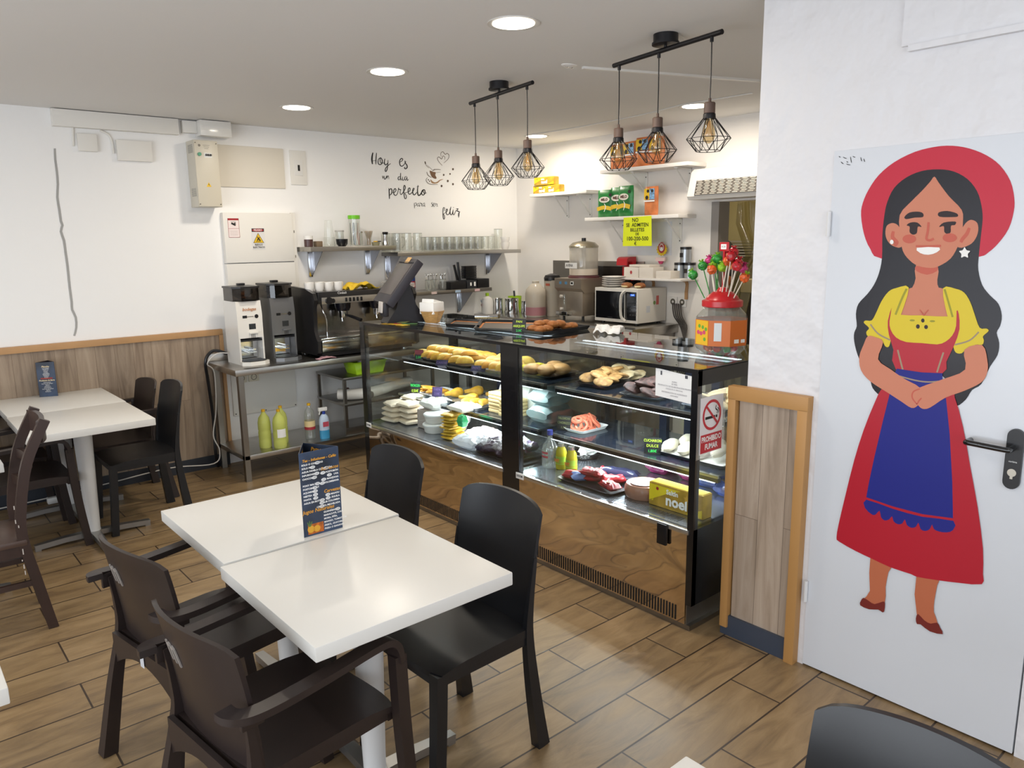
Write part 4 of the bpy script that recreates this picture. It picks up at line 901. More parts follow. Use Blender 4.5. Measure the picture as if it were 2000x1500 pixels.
# cups on the machine
def cupmb(r=.034, h=.055, rim_=.002):
    return MB().lathe([(0, 0), (r*.62, 0), (r*.70, h*.12), (r*.93, h*.55), (r, h), (r-rim_, h), (r*.88, h*.5), (0, h*.12)], seg=20, caps=False)
c0 = cupmb(.040, .085).build('mug', cer); c0.location = (2.705, 5.60, TOPM)
tag(c0, 'white mug at the left end of the row on the espresso machine', 'mug', 'white mugs on the espresso machine')
MG = [(2.785, 5.59, 'second white mug from the left on the espresso machine'), (2.865, 5.585, 'third white mug from the left on the espresso machine'), (2.945, 5.575, 'white mug beside the yellow cloth on the espresso machine'), (2.75, 5.69, 'white mug in the back row on the espresso machine, left'), (2.84, 5.685, 'white mug in the back row on the espresso machine, right')]
for x, y, l in MG:
    o = c0.copy(); COL.objects.link(o); o.location = (x, y, TOPM); o['label'] = l
def cloth(name, c, d, R, m, label, seed=1, amp=.02, n=16, cat='cloth'):
    g = MB(); G = []
    for i in range(n+1):
        row = []
        for j in range(n+1):
            u, v = i/n*2-1, j/n*2-1
            z = d[2]*(max(0, 1-u*u)*.6+.2) + amp*noise.noise(Vector((u*2.2+seed, v*2.2, seed)))*1.4
            row.append(g._v(Vector(c)+R@Vector((u*d[0]/2*(1+.08*noise.noise(Vector((v*3, seed, 0)))), v*d[1]/2*(1+.1*noise.noise(Vector((u*3, seed+5, 0)))), max(z, .002)))))
        G.append(row)
    for i in range(n):
        for j in range(n): g._f((G[i][j], G[i+1][j], G[i+1][j+1], G[i][j+1]))
    o = g.build(name, m, recalc=False); md = o.modifiers.new('s', 'SOLIDIFY'); md.thickness = .003; md.offset = 1
    return tag(o, label, cat)
cloth('cloth', (3.14, 5.60, TOPM), (.30, .20, .07), Rz(.1), mat('yellow_cloth', '#dcb92e', .8, bump=(40, .3)), 'crumpled yellow cloth on top of the espresso machine', 3, .035)
cloth('folded_cloth', (2.72, 5.42, CT), (.15, .07, .016), Rz(.1), mat('pink_cloth', '#b08a92', .85, bump=(80, .3)), 'folded pink cloth on the steel table in front of the coffee machine', 5, .006)
# bottles on the lower shelf
lime = glass('lime_liquid', '#f4f6c8', .08, .05, .72, '#d6dc78'); petclear = glass('pet_plastic', '#f2f4f2', .13, .04, .10, '#dfe3df')
def bottle(x, y, z, h, r, cap, body, label, lab=None, name='plastic_bottle', capr=.014, seed=0):
    t = thing(name, label, 'bottle', (x, y, z))
    MB().lathe([(0, 0), (r*.9, 0), (r, .012), (r, h*.2), (r*.95, h*.23), (r, h*.27), (r, h*.42), (r*.95, h*.45), (r, h*.49), (r, h*.66), (r*.85, h*.78), (r*.42, h*.88), (.013, h*.92), (.013, h*.95), (0, h*.95)], seg=22, caps=False).build('body', body, t)
    MB().lathe([(capr, h*.94), (capr, h), (0, h)], seg=14, caps=False).build('cap', cap, t)
    if lab: lab(t, r, h)
    return t
ycap = mat('yellow_cap', '#e0ac18', .4)
bottle(2.235, 5.55, .2, .30, .047, ycap, lime, 'lime green soap bottle on the lower steel shelf, leftmost of three')
def whitelab(t, r, h):
    g = MB()
    for i in range(7):
        a0, a1 = -pi/2-.75+i*.21, -pi/2-.75+(i+1)*.21
        vs = [g._v(((r+.001)*cos(a), (r+.001)*sin(a), z)) for a, z in ((a0, .085), (a1, .085), (a1, .15), (a0, .15))]; g._f(vs)
    g.build('label', paper, t)
bottle(2.32, 5.47, .2, .30, .049, ycap, lime, 'lime green soap bottle with a white printed label on the lower steel shelf', whitelab)
bottle(2.385, 5.58, .2, .30, .047, ycap, lime, 'lime green soap bottle standing behind the labelled one')
def oillab(t, r, h):
    MB().lathe([(r+.0008, .10), (r+.0008, .155)], seg=22, caps=False).build('label', mat('label_cream', '#e6cf9a', .5), t)
    MB().lathe([(r+.0010, .085), (r+.0010, .108)], seg=22, caps=False).build('label_band', mat('label_red', '#a8303a', .5), t)
bottle(2.60, 5.53, .2, .295, .042, ycap, petclear, 'clear bottle with a cream and red label and yellow cap on the lower shelf', oillab)
t = thing('spray_bottle', 'blue and white trigger spray bottle on the lower steel shelf', 'spray bottle', (2.70, 5.48, .2))
MB().lathe([(0, 0), (.040, 0), (.042, .01), (.042, .07)], seg=20, caps=False, sq=.7).build('blue_base', mat('spray_blue', '#3f93bf', .3), t)
MB().lathe([(.042, .07), (.042, .15), (.034, .18), (.016, .20), (0, .20)], seg=20, caps=False, sq=.7).build('body', mat('spray_white', '#b9c9dc', .3), t)
g = MB(); g.rect(FY(0, -.0305, .12), 0, 0, .05, .04); g.build('label', mat('label_pinkred', '#b84a5a', .5), t, recalc=False)
MB().cyl((0, 0, .198), (0, 0, .222), .013, seg=14).build('collar', mat('spray_navy', '#27409c', .4), t)
MB().box((-.008, 0, .24), (.075, .022, .03), .006).box((-.035, 0, .215), (.008, .014, .035), .002, Ry(.3)).build('trigger_head', white_pl, t)
# cable bundle by the table
tag(MB().tube([(2.09, 5.80, .92), (2.00, 5.83, .95), (1.93, 5.82, .88), (1.945, 5.85, .70), (1.965, 5.87, .40), (1.955, 5.86, .16), (1.98, 5.90, .02)], .012, 8, 5).build('power_cable', black_pl), 'black cable bundle hanging behind the end of the steel table', 'cable')
tag(MB().tube([(2.08, 5.76, .93), (2.00, 5.78, .93), (1.93, 5.79, .86), (1.99, 5.83, .78), (1.975, 5.82, .5), (1.93, 5.80, .30), (1.96, 5.78, .18), (1.90, 5.76, .09), (1.60, 5.84, .10), (1.20, 5.93, .05), (.8, 5.93, .03), (.3, 5.93, .02)], .0045, 6, 6).build('power_cable', mat('cable_white', '#cfcbc4', .5)), 'white cable drooping from the steel table and running along the dark skirting', 'cable')
tag(B2((.80, 5.86, 0.002), (.92, 5.91, .045), .005).build('power_strip', white_pl), 'white power strip on the floor under the left table', 'power strip')
# small steel rack with pipes
t = thing('steel_rack', 'low steel shelf rack standing on the lower shelf beside the spray bottle', 'rack', (0, 0, 0))
B2((2.86, 5.42, .655), (3.75, 5.90, .675), .002).build('top_shelf', steel_d, t); B2((2.86, 5.42, .44), (3.75, 5.90, .46), .002).build('middle_shelf', steel_d, t)
for x in (2.875, 3.735):
    for y in (5.435, 5.885): B2((x-.012, y-.012, .2), (x+.012, y+.012, .655)).build('post', steel_d, t)
B2((2.86, 5.42, .2), (3.75, 5.44, .26), .002).build('front_rail', steel_d, t)
pvc = mat('pvc_white', '#d8d4cc', .4)
t = thing('drain_pipe', 'curved white plastic pipe lying on the middle shelf of the steel rack', 'pipe', (0, 0, 0))
MB().tube([(2.90, 5.60, .515), (2.98, 5.54, .51), (3.10, 5.50, .51), (3.25, 5.50, .52), (3.4, 5.55, .53), (3.6, 5.6, .53)], .045, 14, 4).build('pipe', pvc, t)
MB().cyl((2.955, 5.585, .515), (2.975, 5.565, .515), .05, seg=16).build('seal_ring', mat('seal_dark', '#4a2c28', .5), t)
MB().cyl((3.12, 5.47, .50), (3.12, 5.45, .50), .03, seg=14).build('pipe_opening', black_pl, t)
t = thing('green_basket', 'lime green plastic basket on the steel rack below the coffee machine', 'basket', (3.14, 5.56, .676))
lg = mat('lime_plastic', '#a6cf22', .4)
g = MB(); O = [(-.15, -.10), (.15, -.10), (.15, .10), (-.15, .10)]; I = [(-.125, -.08), (.125, -.08), (.125, .08), (-.125, .08)]
vt = [g._v((x, y, .10)) for x, y in O]; vb = [g._v((x, y, 0)) for x, y in I]
for i in range(4): g._f((vb[i], vb[(i+1) % 4], vt[(i+1) % 4], vt[i]))
g._f(vb[::-1]); o = g.build('tub', lg, t); md = o.modifiers.new('s', 'SOLIDIFY'); md.thickness = .004
MB().tube([(-.152, -.102, .10), (.152, -.102, .10), (.152, .102, .10), (-.152, .102, .10), (-.152, -.102, .10)], .006, 6).build('rim', lg, t)
for k in range(5):
    tag(B2((3.06+k*.028, 5.50+.01*k, .685), (3.075+k*.028, 5.54, .82+.01*(k % 2)), .003).build('utensil', black_pl if k % 2 else whiteink), 'slim black or white item standing in the lime green basket', 'utensil', 'items in the lime basket')

# ------------------------------------------------------------ shelves on wall A
def steel_shelf(x0, x1, zt, y0, label, brackets, th=.038):
    t = thing('steel_wall_shelf', label, 'wall shelf', (0, 0, 0))
    B2((x0, y0, zt-th), (x1, WA, zt), .002).build('shelf_board', steel, t)
    for bx in brackets:
        g = MB(); g.poly([(bx, WA-.001, zt-th), (bx, y0+.03, zt-th), (bx, WA-.03, zt-th-.20), (bx, WA-.001, zt-th-.20)], .003); b = g.build('bracket', mat('bracket_steel', '#b9bcc6', .2, 1.0), t)
        B2((bx-.03, WA-.02, zt-th-.21), (bx+.005, WA, zt-th), .002).build('bracket_flange', chrome, b)
    return t
S1, S2, S3 = 1.715, 1.655, 1.30
steel_shelf(2.80, 3.60, S1, 5.73, 'steel wall shelf holding the straws and cups, beside the hazard sign', (2.92, 3.46))
steel_shelf(3.61, 5.04, S2, 5.72, 'long steel wall shelf holding the row of glass jugs', (3.66, 4.82), .034)
steel_shelf(3.45, 4.66, S3, 5.72, 'lower steel wall shelf holding plates and black trays', (3.6, 4.45), .034)
ys = 5.85
t = thing('spice_jar', 'small brown jar with a white lid at the left end of the steel shelf', 'jar', (2.845, ys, S1))
MB().lathe([(0, 0), (.034, 0), (.036, .01), (.036, .06), (0, .062)], seg=18, caps=False).build('body', mat('brown_jar', '#4a3230', .3), t); MB().lathe([(.036, .060), (.036, .088), (0, .088)], seg=18, caps=False).build('lid', white_pl, t)
tag(B2((2.90, ys-.03, S1), (2.955, ys+.03, S1+.045), .004).build('small_box', mat('box_brown', '#6f5d48', .7)), 'small brown box between the brown jar and the stacked cups', 'box')
t = thing('cup_stack', 'tall stack of clear plastic cups on the steel shelf', 'cup stack', (3.02, ys-.02, S1))
g = MB(); g.lathe([(.045, 0), (.046, .004), (.03, .21), (.028, .212), (0, .213)], seg=24, caps=False); g.build('outer_cup', tumbler, t)
g = MB(); [g.lathe([(.0465, .006*k), (.048, .006*k+.002), (.0465, .006*k+.004)], seg=24, caps=False) for k in range(13)]; g.build('stacked_rims', tumbler, t)
t = thing('bowl', 'black bowl on the steel shelf between the cups and the straw jar', 'bowl', (3.12, ys-.05, S1))
MB().lathe([(0, 0), (.03, 0), (.045, .02), (.05, .06), (.047, .06), (.04, .02), (0, .008)], seg=20, caps=False).build('body', black_pl, t)
def jar(x, y, z, r, h, label, lidm=None, lidh=.02, name='glass_jar', m=tumbler, neck=None):
    t = thing(name, label, 'jar', (x, y, z)); nk = neck or r
    MB().lathe([(0, .002), (r*.9, .002), (r, .012), (r, h*.75), (nk, h*.9), (nk, h), (nk-.002, h), (nk-.002, h*.9), (r-.002, h*.74), (r-.002, .014), (0, .008)], seg=22, caps=False).build('body', m, t)
    if lidm: MB().lathe([(nk+.004, h), (nk+.004, h+lidh), (0, h+lidh)], seg=22, caps=False).build('lid', lidm, t)
    return t
jar(3.155, ys+.05, S1, .035, .12, 'clear glass jar behind the black bowl', mat('grey_lid', '#b9b6b0', .4), .012)
jar(3.255, ys-.03, S1, .047, .225, 'tall clear jar of striped straws with a lime green lid', mat('lime_lid', '#6ec21a', .35), .03, 'straw_jar')
st = MB().cyl((0, 0, 0), (0, 0, .185), .0032, seg=8)
stc = {c: mat('straw_'+c, h, .4) for c, h in (('white', '#e6e3de'), ('red', '#c8645a'), ('green', '#6c9482'), ('black', '#3c3a3c'), ('blue', '#8fa2b8'))}
s0 = {}
for k in range(16):
    cn = list(stc)[(k*7) % 5] if k % 3 else 'white'
    if cn not in s0: s0[cn] = MB().cyl((0, 0, 0), (0, 0, .185), .0034, seg=8).build('drinking_straw', stc[cn]); o = s0[cn]
    else: o = s0[cn].copy(); COL.objects.link(o)
    a = k*2.4; r = .009*math.sqrt(k); o.location = (3.255+r*cos(a), ys-.03+r*sin(a), S1+.01); o.rotation_euler = (random.uniform(-.06, .06), random.uniform(-.08, .10), 0)
    tag(o, '%s drinking straw in the jar with the lime lid' % cn, 'straw', 'straws in the tall jar')
jar(3.335, ys+.03, S1, .026, .11, 'narrow glass jar with a metal clip beside the stirrer sticks', chrome, .012)
t = thing('stirrer_bundle', 'bundle of thin wooden stirrers in a flared glass on the steel shelf', 'stirrers', (3.395, ys-.02, S1))
g = MB()
for k in range(24): a = k*2.4; r = .0045*math.sqrt(k); g.tube([(r*.7*cos(a), r*.7*sin(a), .008), (r*.6*cos(a), r*.6*sin(a), .06), (r*1.8*cos(a), r*1.8*sin(a), .125)], .0016, 4)
tag(g.build('sticks', mat('stick_wood', '#a58a68', .7), t), kind='stuff'); MB().lathe([(0, .002), (.024, .002), (.02, .05), (.036, .12), (.034, .12), (.018, .05), (0, .006)], seg=18, caps=False).build('flared_glass', tumbler, t)
t = thing('sugar_dish', 'low dish with small sachets beside the metal shaker', 'dish', (3.455, ys-.03, S1)); MB().lathe([(0, 0), (.03, 0), (.036, .03), (0, .032)], seg=18, caps=False).build('body', mat('olive_dish', '#8f8a6c', .5), t)
MB().box((-.02, -.03, .036), (.03, .02, .008)).build('yellow_sachet', ycap, t); MB().box((.015, -.03, .036), (.03, .02, .008)).build('black_sachet', black_pl, t)
t = thing('metal_shaker', 'steel sugar shaker with a black collar on the steel shelf', 'shaker', (3.535, ys-.06, S1))
MB().lathe([(0, 0), (.027, 0), (.03, .015), (.022, .06), (.021, .095)], seg=20, caps=False).build('body', chrome, t); MB().lathe([(.021, .093), (.026, .112), (.024, .116), (0, .116)], seg=20, caps=False).build('collar', black_pl, t)
# glass jugs row
def jug(x, y, z, r, h, label, handle=False, grp='glass jugs on the long steel shelf'):
    t = thing('glass_jug', label, 'glass', (x, y, z), 0, grp)
    MB().lathe([(0, .001), (r*.85, .001), (r, .012), (r, h), (r-.0025, h), (r-.003, .014), (0, .012)], seg=22, caps=False).build('body', tumbler, t)
    MB().lathe([(r-.003, h-.004), (r+.001, h-.002), (r-.003, h)], seg=22, caps=False).build('rim', mat('glass_rim', '#a9aca2', .15, .4), t)
    if handle: MB().tube([(r-.002, 0, h*.8), (r+.026, 0, h*.75), (r+.028, 0, h*.4), (r-.002, 0, h*.22)], .005, 8, 4).build('handle', tumbler, t)
    return t
j1 = jug(3.665, 5.80, S2, .042, .165, 'tall clear handled jug at the left end of the long glass shelf, front row', True, 'tall handled jugs')
for k, (x, y, l) in enumerate(((3.77, 5.81, 'second tall clear handled jug from the left on the long shelf'), (3.875, 5.80, 'third tall clear handled jug on the long shelf, before the tumblers'), (3.62, 5.92, 'tall clear handled jug against the wall, leftmost behind'), (3.72, 5.92, 'tall clear handled jug against the wall, second behind'))):
    dup(j1, (x, y, S2), .5*k, l)
g1 = jug(3.985, 5.80, S2, .037, .13, 'clear tumbler in the front row, next to the handled jugs', False, 'clear tumblers in a row')
for k in range(1, 10): dup(g1, (3.985+k*.083, 5.80+.004*(k % 2), S2), 0, 'clear tumbler in the front row, number %s from the handled jugs' % ['', 'two', 'three', 'four', 'five', 'six', 'seven', 'eight', 'nine', 'ten'][k])
for k in range(0, 9): dup(g1, (4.02+k*.083, 5.90, S2), 0, 'clear tumbler in the back row against the wall', 'back row tumblers')
jug(4.90, 5.90, S2, .042, .20, 'tall clear glass cylinder at the corner end of the long shelf', False, 'tall glass cylinder')
for k in range(2):
    o = cupmb(.045, .07).build('stacked_cup', cer); o.location = (4.895, 5.79, S2+.001+k*.05); tag(o, '%s white cup stacked at the right end of the long steel shelf' % ('lower' if k == 0 else 'upper'), 'cup', 'stacked cups')
# lower shelf: plates, glasses with cutlery, trays
pl = MB().lathe([(0, 0), (.055, 0), (.085, .010), (.084, .013), (.054, .004), (0, .004)], seg=28, caps=False)
p0 = pl.build('plate', cer); n = 0
for sx, sy, cnt, nm in ((3.60, 5.84, 10, 'left'), (3.74, 5.82, 8, 'right')):
    for k in range(cnt):
        o = p0 if n == 0 else p0.copy()
        if n: COL.objects.link(o)
        o.location = (sx+random.uniform(-.004, .004), sy+random.uniform(-.004, .004), S3+.001+k*.0095); n += 1
        tag(o, 'white plate in the %s stack behind the cash register' % nm, 'plate', 'plates in the %s stack' % nm)
t = thing('drinks_can', 'blue and red can standing behind the register on the wall side', 'can', (3.86, 5.90, S3)); MB().lathe([(0, 0), (.033, 0), (.033, .16), (.028, .165), (0, .165)], seg=20, caps=False).build('body', mat('can_blue', '#24448a', .3, .3), t); MB().lathe([(.0335, .03), (.0335, .09)], seg=20, caps=False).build('red_band', mat('can_red', '#a83038', .3), t)
for k, (x, y) in enumerate(((3.97, 5.79), (4.05, 5.81), (4.13, 5.79))):
    jug(x, y, S3, .032, .10, ('left', 'middle', 'right')[k]+' small glass holding teaspoons on the lower shelf', False, 'glasses with cutlery')
    for q in range(3):
        a = q*2.1+k; o = MB().tube([(0, 0, .006), (.012*cos(a), .012*sin(a), .08), (.022*cos(a), .022*sin(a), .135)], .0022, 5).ell((.024*cos(a), .024*sin(a), .142), (.007, .004, .014), 8, 6).build('teaspoon', chrome); o.location = (x, y, S3)
        tag(o, 'steel teaspoon standing in a small glass on the lower shelf', 'spoon', 'teaspoons in the small glasses')
tag(B2((4.19, 5.745, S3), (4.37, 5.93, S3+.07), .006).build('black_tray_box', black_pl), 'plain black plastic box on the lower steel shelf', 'box')
t = thing('till_box', 'black box with white stickers on the lower steel shelf', 'box', (4.44, 5.82, S3)); B((0, 0, .037), (.12, .14, .075), .004).build('body', mat('box_dark', '#23252a', .4), t)
g = MB(); g.rect(FY(0, -.0705, .04), -.012, 0, .018, .03).rect(FY(0, -.0705, .04), .035, 0, .02, .04); g.build('sticker', whiteink, t, recalc=False)
tag(B2((4.505, 5.745, S3), (4.65, 5.93, S3+.085), .006).build('dark_container', black_pl), 'black container at the right end of the lower steel shelf', 'container')
t = thing('knife_block', 'black ribbed holder standing above the black boxes on the lower shelf', 'holder', (4.50, 5.87, S3+.0855)); g = MB()
for k in range(10): g.box((0, 0, .008+k*.012), (.13+.004*(k % 2), .07, .010), .002)
g.build('ribbed_body', black_pl, t)
for k, (x, l, tl) in enumerate(((4.40, .17, -.10), (4.375, .15, -.25))):
    o = MB().tube([(0, 0, 0), (0, 0, l*.5), (0, 0, l)], .012, 8).build('kitchen_tool_handle', black_pl); o.location = (x, 5.89, S3+.076); o.rotation_euler = (0, tl, 0); tag(o, '%s black tool handle leaning by the ribbed holder' % ('upright' if k == 0 else 'tilted'), 'utensil')
for k, (x, h) in enumerate(((3.98, '#d8c4c0'), (4.25, '#a9c2dc'), (4.48, '#dcb9bc'))):
    tag(B2((x-.03, 5.7185, S3-.028), (x+.03, 5.7199, S3-.006)).build('shelf_tag', mat('shelf_tag_%d' % k, h, .5)), ('pale cream', 'pale blue', 'pale pink')[k]+' label strip on the edge of the lower steel shelf', 'label')

# ------------------------------------------------------------ counter along the kitchen wall
HB = 1.03
t = thing('steel_counter', 'tall stainless steel counter along the kitchen wall under the microwave', 'counter', (0, 0, 0))
B2((4.63, 3.925, HB-.07), (WB-.004, 5.97, HB), .003).build('worktop', steel, t)
B2((4.68, 3.96, .10), (WB-.004, 5.95, HB-.07)).build('cabinet_body', mat('counter_steel', '#9a9691', .35, .9), t)
B2((4.70, 3.98, 0), (WB-.004, 5.93, .10)).build('plinth', black_pl, t)
t = thing('detergent_bottle', 'white plastic bottle with blue and red label at the end of the counter', 'bottle', (4.72, 5.87, HB))
MB().lathe([(0, 0), (.058, 0), (.062, .01), (.060, .12), (.045, .155), (.018, .17), (.016, .19), (0, .19)], seg=22, caps=False).build('body', white_pl, t)
MB().lathe([(.018, .175), (.018, .205), (0, .207)], seg=14, caps=False).build('cap', lg, t)
g = MB(); g.rect(frm((-.0625, .0, .10), (-.6, -1, 0), (0, 0, 1)), .0, .03, .04, .025, .012).build('blue_label', mat('label_blue', '#2f7fb8', .5), t, recalc=False)
g = MB(); g.rect(frm((-.0625, .0, .10), (-.6, -1, 0), (0, 0, 1)), .0, -.01, .04, .02, .012).build('red_label', mat('label_brick', '#a8503c', .5), t, recalc=False)
def pitcher(x, y, r, h, label, handle=1.2, nm='milk_pitcher'):
    t = thing(nm, label, 'pitcher', (x, y, HB))
    MB().lathe([(0, 0), (r, 0), (r*1.02, .01), (r*.92, h*.6), (r*.95, h), (r*.92, h), (0, h*.55)], seg=22, caps=False).build('body', chrome, t)
    MB().tube([(r*cos(handle), -r*sin(handle), h*.85), ((r+.03)*cos(handle), -(r+.03)*sin(handle), h*.8), ((r+.03)*cos(handle), -(r+.03)*sin(handle), h*.3), (r*cos(handle), -r*sin(handle), h*.2)], .005, 8, 4).build('handle', black_pl, t)
pitcher(4.80, 5.80, .048, .15, 'narrow steel milk pitcher with a dark top, next to the white bottle', 2.3)
pitcher(4.885, 5.69, .072, .15, 'wide steel milk pitcher with a lime tub behind it', 2.6)
pitcher(4.955, 5.545, .055, .13, 'small steel milk pitcher beside the plastic jug', 1.8)
tag(MB().lathe([(0, 0), (.06, 0), (.07, .16), (.066, .16), (.056, .01), (0, .01)], seg=20, caps=False).build('lime_tub', lg, loc=(5.02, 5.80, HB)), 'lime green tub behind the steel milk pitchers', 'tub')
tag(MB().tube([(0, 0, 0), (0, .01, .10), (.0, .02, .2)], .01, 8).build('scoop_handle', black_pl, loc=(5.02, 5.79, HB+.013)), 'black handle sticking up out of the lime green tub', 'utensil')
milk = glass('milky_plastic', '#e9e4da', .06, .15, .62, '#d8d0c2')
t = thing('plastic_jug', 'translucent plastic jug with pink liquid standing on the counter', 'jug', (4.83, 5.28, HB))
MB().lathe([(0, .001), (.088, .001), (.098, .02), (.098, .22), (.09, .26), (.05, .30), (.033, .315), (.033, .335), (0, .335)], seg=28, caps=False).build('body', milk, t)
MB().lathe([(0, .004), (.086, .004), (.0985, .02), (.0985, .095), (0, .095)], seg=28, caps=False).build('pink_liquid', mat('pink_liquid', '#a9747a', .4), t)
t = thing('blender_jug', 'clear jug with a black tilted lid behind the plastic jug', 'jug', (4.99, 5.22, HB))
MB().lathe([(0, .001), (.066, .001), (.068, .01), (.078, .34), (.075, .34), (.064, .012), (0, .01)], seg=24, caps=False).build('body', milk, t)
MB().lathe([(.081, .335), (.084, .36), (.07, .385), (.02, .40), (0, .40)], seg=24, caps=False, sq=.9).build('lid', black_pl, t)
MB().box((-.079, -.02, .30), (.004, .05, .022)).build('red_label', mat('label_brick', '#a8303a', .5), t)
# drinks dispenser
t = thing('drink_dispenser', 'steel drinks dispenser with a clear round tank and lid', 'drinks dispenser', (4.98, 4.80, HB))
disp = mat('dispenser_steel', '#b3a798', .32, .8); Td = FX(-.195, 0, 0)
B2((-.17, -.15, .045), (.16, .15, .265), .004).build('body', disp, t)
g = MB(); g.poly([(q, .165, z) for q, z in ((.17, .26), (-.16, .25), (-.205, .29), (-.205, .375), (.17, .375))], .33, (0, -1, 0)); g.build('control_head', disp, t)
Td = FX(-.2055, 0, .335)
g = MB(); g.rect(Td, -.02, 0, .03, .024).rect(Td, -.09, 0, .03, .024); g.build('blue_display', mat('display_blue', '#5d90b8', .3), t, recalc=False)
g = MB(); g.rect(Td, .055, 0, .04, .032); g.build('button_plate', whiteink, t, recalc=False); g = MB(); g.rect(Td, .055, 0, .025, .018, .001); g.build('button', ink, t, recalc=False)
g = MB(); [g.box((.02, -.1515, .10+k*.014), (.10, .003, .005)) for k in range(11)]; g.build('side_vent', mat('vent_dark', '#4a3a30', .6), t)
B2((-.235, -.02, .045), (-.17, .12, .085), .004).build('drip_tray', chrome, t)
MB().cyl((-.185, .055, .085), (-.185, .055, .235), .021, seg=18).build('clear_tap_tube', tumbler, t)
MB().cyl((-.19, .075, .215), (-.215, .085, .215), .014, seg=12).cyl((-.19, .075, .105), (-.215, .085, .105), .012, seg=12).build('tap_knob', mat('knob_pale', '#cfcac2', .3), t)
for sy in (-.12, .12): MB().cyl((-.13, sy, 0), (-.13, sy, .045), .012, seg=12).cyl((.12, sy, 0), (.12, sy, .045), .012, seg=12).build('foot', black_pl, t)
MB().lathe([(.14, .375), (.14, .39), (.12, .40), (0, .40)], seg=28, caps=False).build('tank_seat', mat('maroon_plastic', '#5c3236', .35), t)
MB().lathe([(0, .401), (.125, .401), (.128, .41), (.128, .64), (.125, .645)], seg=32, caps=False).build('tank', glass('tank_plastic', '#f2efe8', .10, .03, .45, '#cfcac0'), t)
MB().lathe([(.1285, .40), (.1285, .455)], seg=32, caps=False).build('milky_drink', mat('oat_drink', '#cfc3b2', .4), t)
MB().lathe([(.133, .64), (.133, .655), (.10, .685), (.03, .70), (0, .70)], seg=32, caps=False).build('lid', mat('lid_metal', '#a9a08a', .25, .8), t)
MB().cyl((0, 0, .70), (0, 0, .725), .02, seg=14).build('lid_knob', black_pl, t)
MB().cyl((0, 0, .40), (0, 0, .63), .02, seg=14).build('inner_column', white_pl, t)
Tl = FX(-.131, .02, .485); g = MB(); g.rect(Tl, -.01, 0, .15, .05); la = g.build('paper_label', paper, t, recalc=False); g = MB(); g.text('AVENA', Tl, .034, -.03, 0, .001, sx=.8, bold=.0005); g.build('label_text', ink, la, recalc=False)
# hob splash plate behind
t = thing('splash_plate', 'dark glass splash plate on the wall behind the dispenser and microwave', 'splash plate', (0, 0, 0)); B2((WB-.02, 4.30, 1.20), (WB, 5.44, 1.545), .003).build('steel_frame', mat('counter_steel', '#9a9691', .35, .9), t); B2((WB-.026, 4.33, 1.22), (WB-.018, 5.05, 1.50)).build('dark_glass', mat('dark_glass', '#26221f', .1), t)
# microwave
t = thing('microwave', 'white microwave oven with a dark glass door and blue clock', 'microwave', (5.04, 4.295, HB))
mw = mat('microwave_white', '#dcd9d2', .35); W, D_, H_ = .48, .36, .285
B2((-D_/2, -W/2, .02), (D_/2, W/2, .02+H_), .006).build('body', mw, t)
Tm = FX(-D_/2-.001, 0, .02+H_/2)
dd = B2((-D_/2-.014, -W/2, .02), (-D_/2+.002, W/2, .02+H_), .004).build('front_frame', mw, t); Tm = FX(-D_/2-.0145, 0, .02+H_/2)
g = MB(); g.prism([(x, y) for x, y in smooth([(-.225, .115), (-.225, -.115), (.095, -.115), (.095, .115)], True, 1)], Tm, -.003); g.build('door_glass', mat('black_glass', '#101114', .06, coat=.6), t)
g = MB(); g.rect(Tm, .165, 0, .12, .235, .0012); cp = g.build('control_panel', mat('black_glass', '#101114', .06), t, recalc=False)
g = MB(); g.rect(Tm, .185, .092, .05, .018, .002); g.build('clock_display', mat('clock_blue', '#0c2a66', .3, emit=('#2b6cf0', .9)), cp, recalc=False)
g = MB(); g.text('12:07', Tm, .015, .185, .092, .0025); g.build('clock_digits', mat('digit_glow', '#bcd8ff', .4, emit=('#bcd8ff', 2)), cp, recalc=False)
g = MB()
for r_ in range(5):
    for c_ in range(3): g.rect(Tm, .165+c_*.028, .04-r_*.028, .016, .006, .002)
tag(g.build('keypad_mark', mat('key_grey', '#4a4c50', .5), cp, recalc=False), kind='stuff')
g = MB(); g.bar([Tm@Vector(p) for p in ((.115, .125, .008), (.085, .08, .03), (.085, -.08, .03), (.115, -.125, .008))], .02, .012, up=(0, -1, 0), sm=4); g.build('door_handle', mw, t)
g = MB(); g.text('SAMSUNG', Tm, .012, -.06, -.105, .004); g.build('brand_text', mat('key_grey', '#4a4c50', .5), t, recalc=False)
Tsd = frm((0, -W/2-.001, .02+H_/2), (1, 0, 0), (0, 0, 1)); g = MB(); g.rect(Tsd, .06, .04, .035, .075); g.build('red_sticker', mat('sticker_red', '#c9645c', .5), t, recalc=False); g = MB(); g.rect(Tsd, -.06, -.03, .05, .055); g.build('pale_sticker', mat('sticker_pale', '#c8cdd4', .5), t, recalc=False)
g = MB(); g.disc(Tsd, .02, .02, .016); g.build('green_sticker', mat('sticker_green', '#7fa25c', .5), t, recalc=False)
for sx in (-.14, .14):
    for sy in (-.19, .19): MB().cyl((sx, sy, 0), (sx, sy, .022), .016, seg=12).build('foot', black_pl, t)
ZM = HB+.02+H_+.001
pb = MB().lathe([(0, 0), (.05, 0), (.10, .018), (.10, .021), (.05, .005), (0, .005)], seg=28, caps=False).build('plate', cer)
for k in range(5):
    o = pb if k == 0 else pb.copy()
    if k: COL.objects.link(o)
    o.location = (4.955, 4.42, ZM+k*.0175); tag(o, ('lowest', 'second', 'third', 'fourth', 'topmost')[k]+' white plate of the pile on top of the microwave', 'plate', 'plates on the microwave')
bun = mat('brown_crust', '#a5652e', .6, var=(25, .25), hex2='#7a4520')
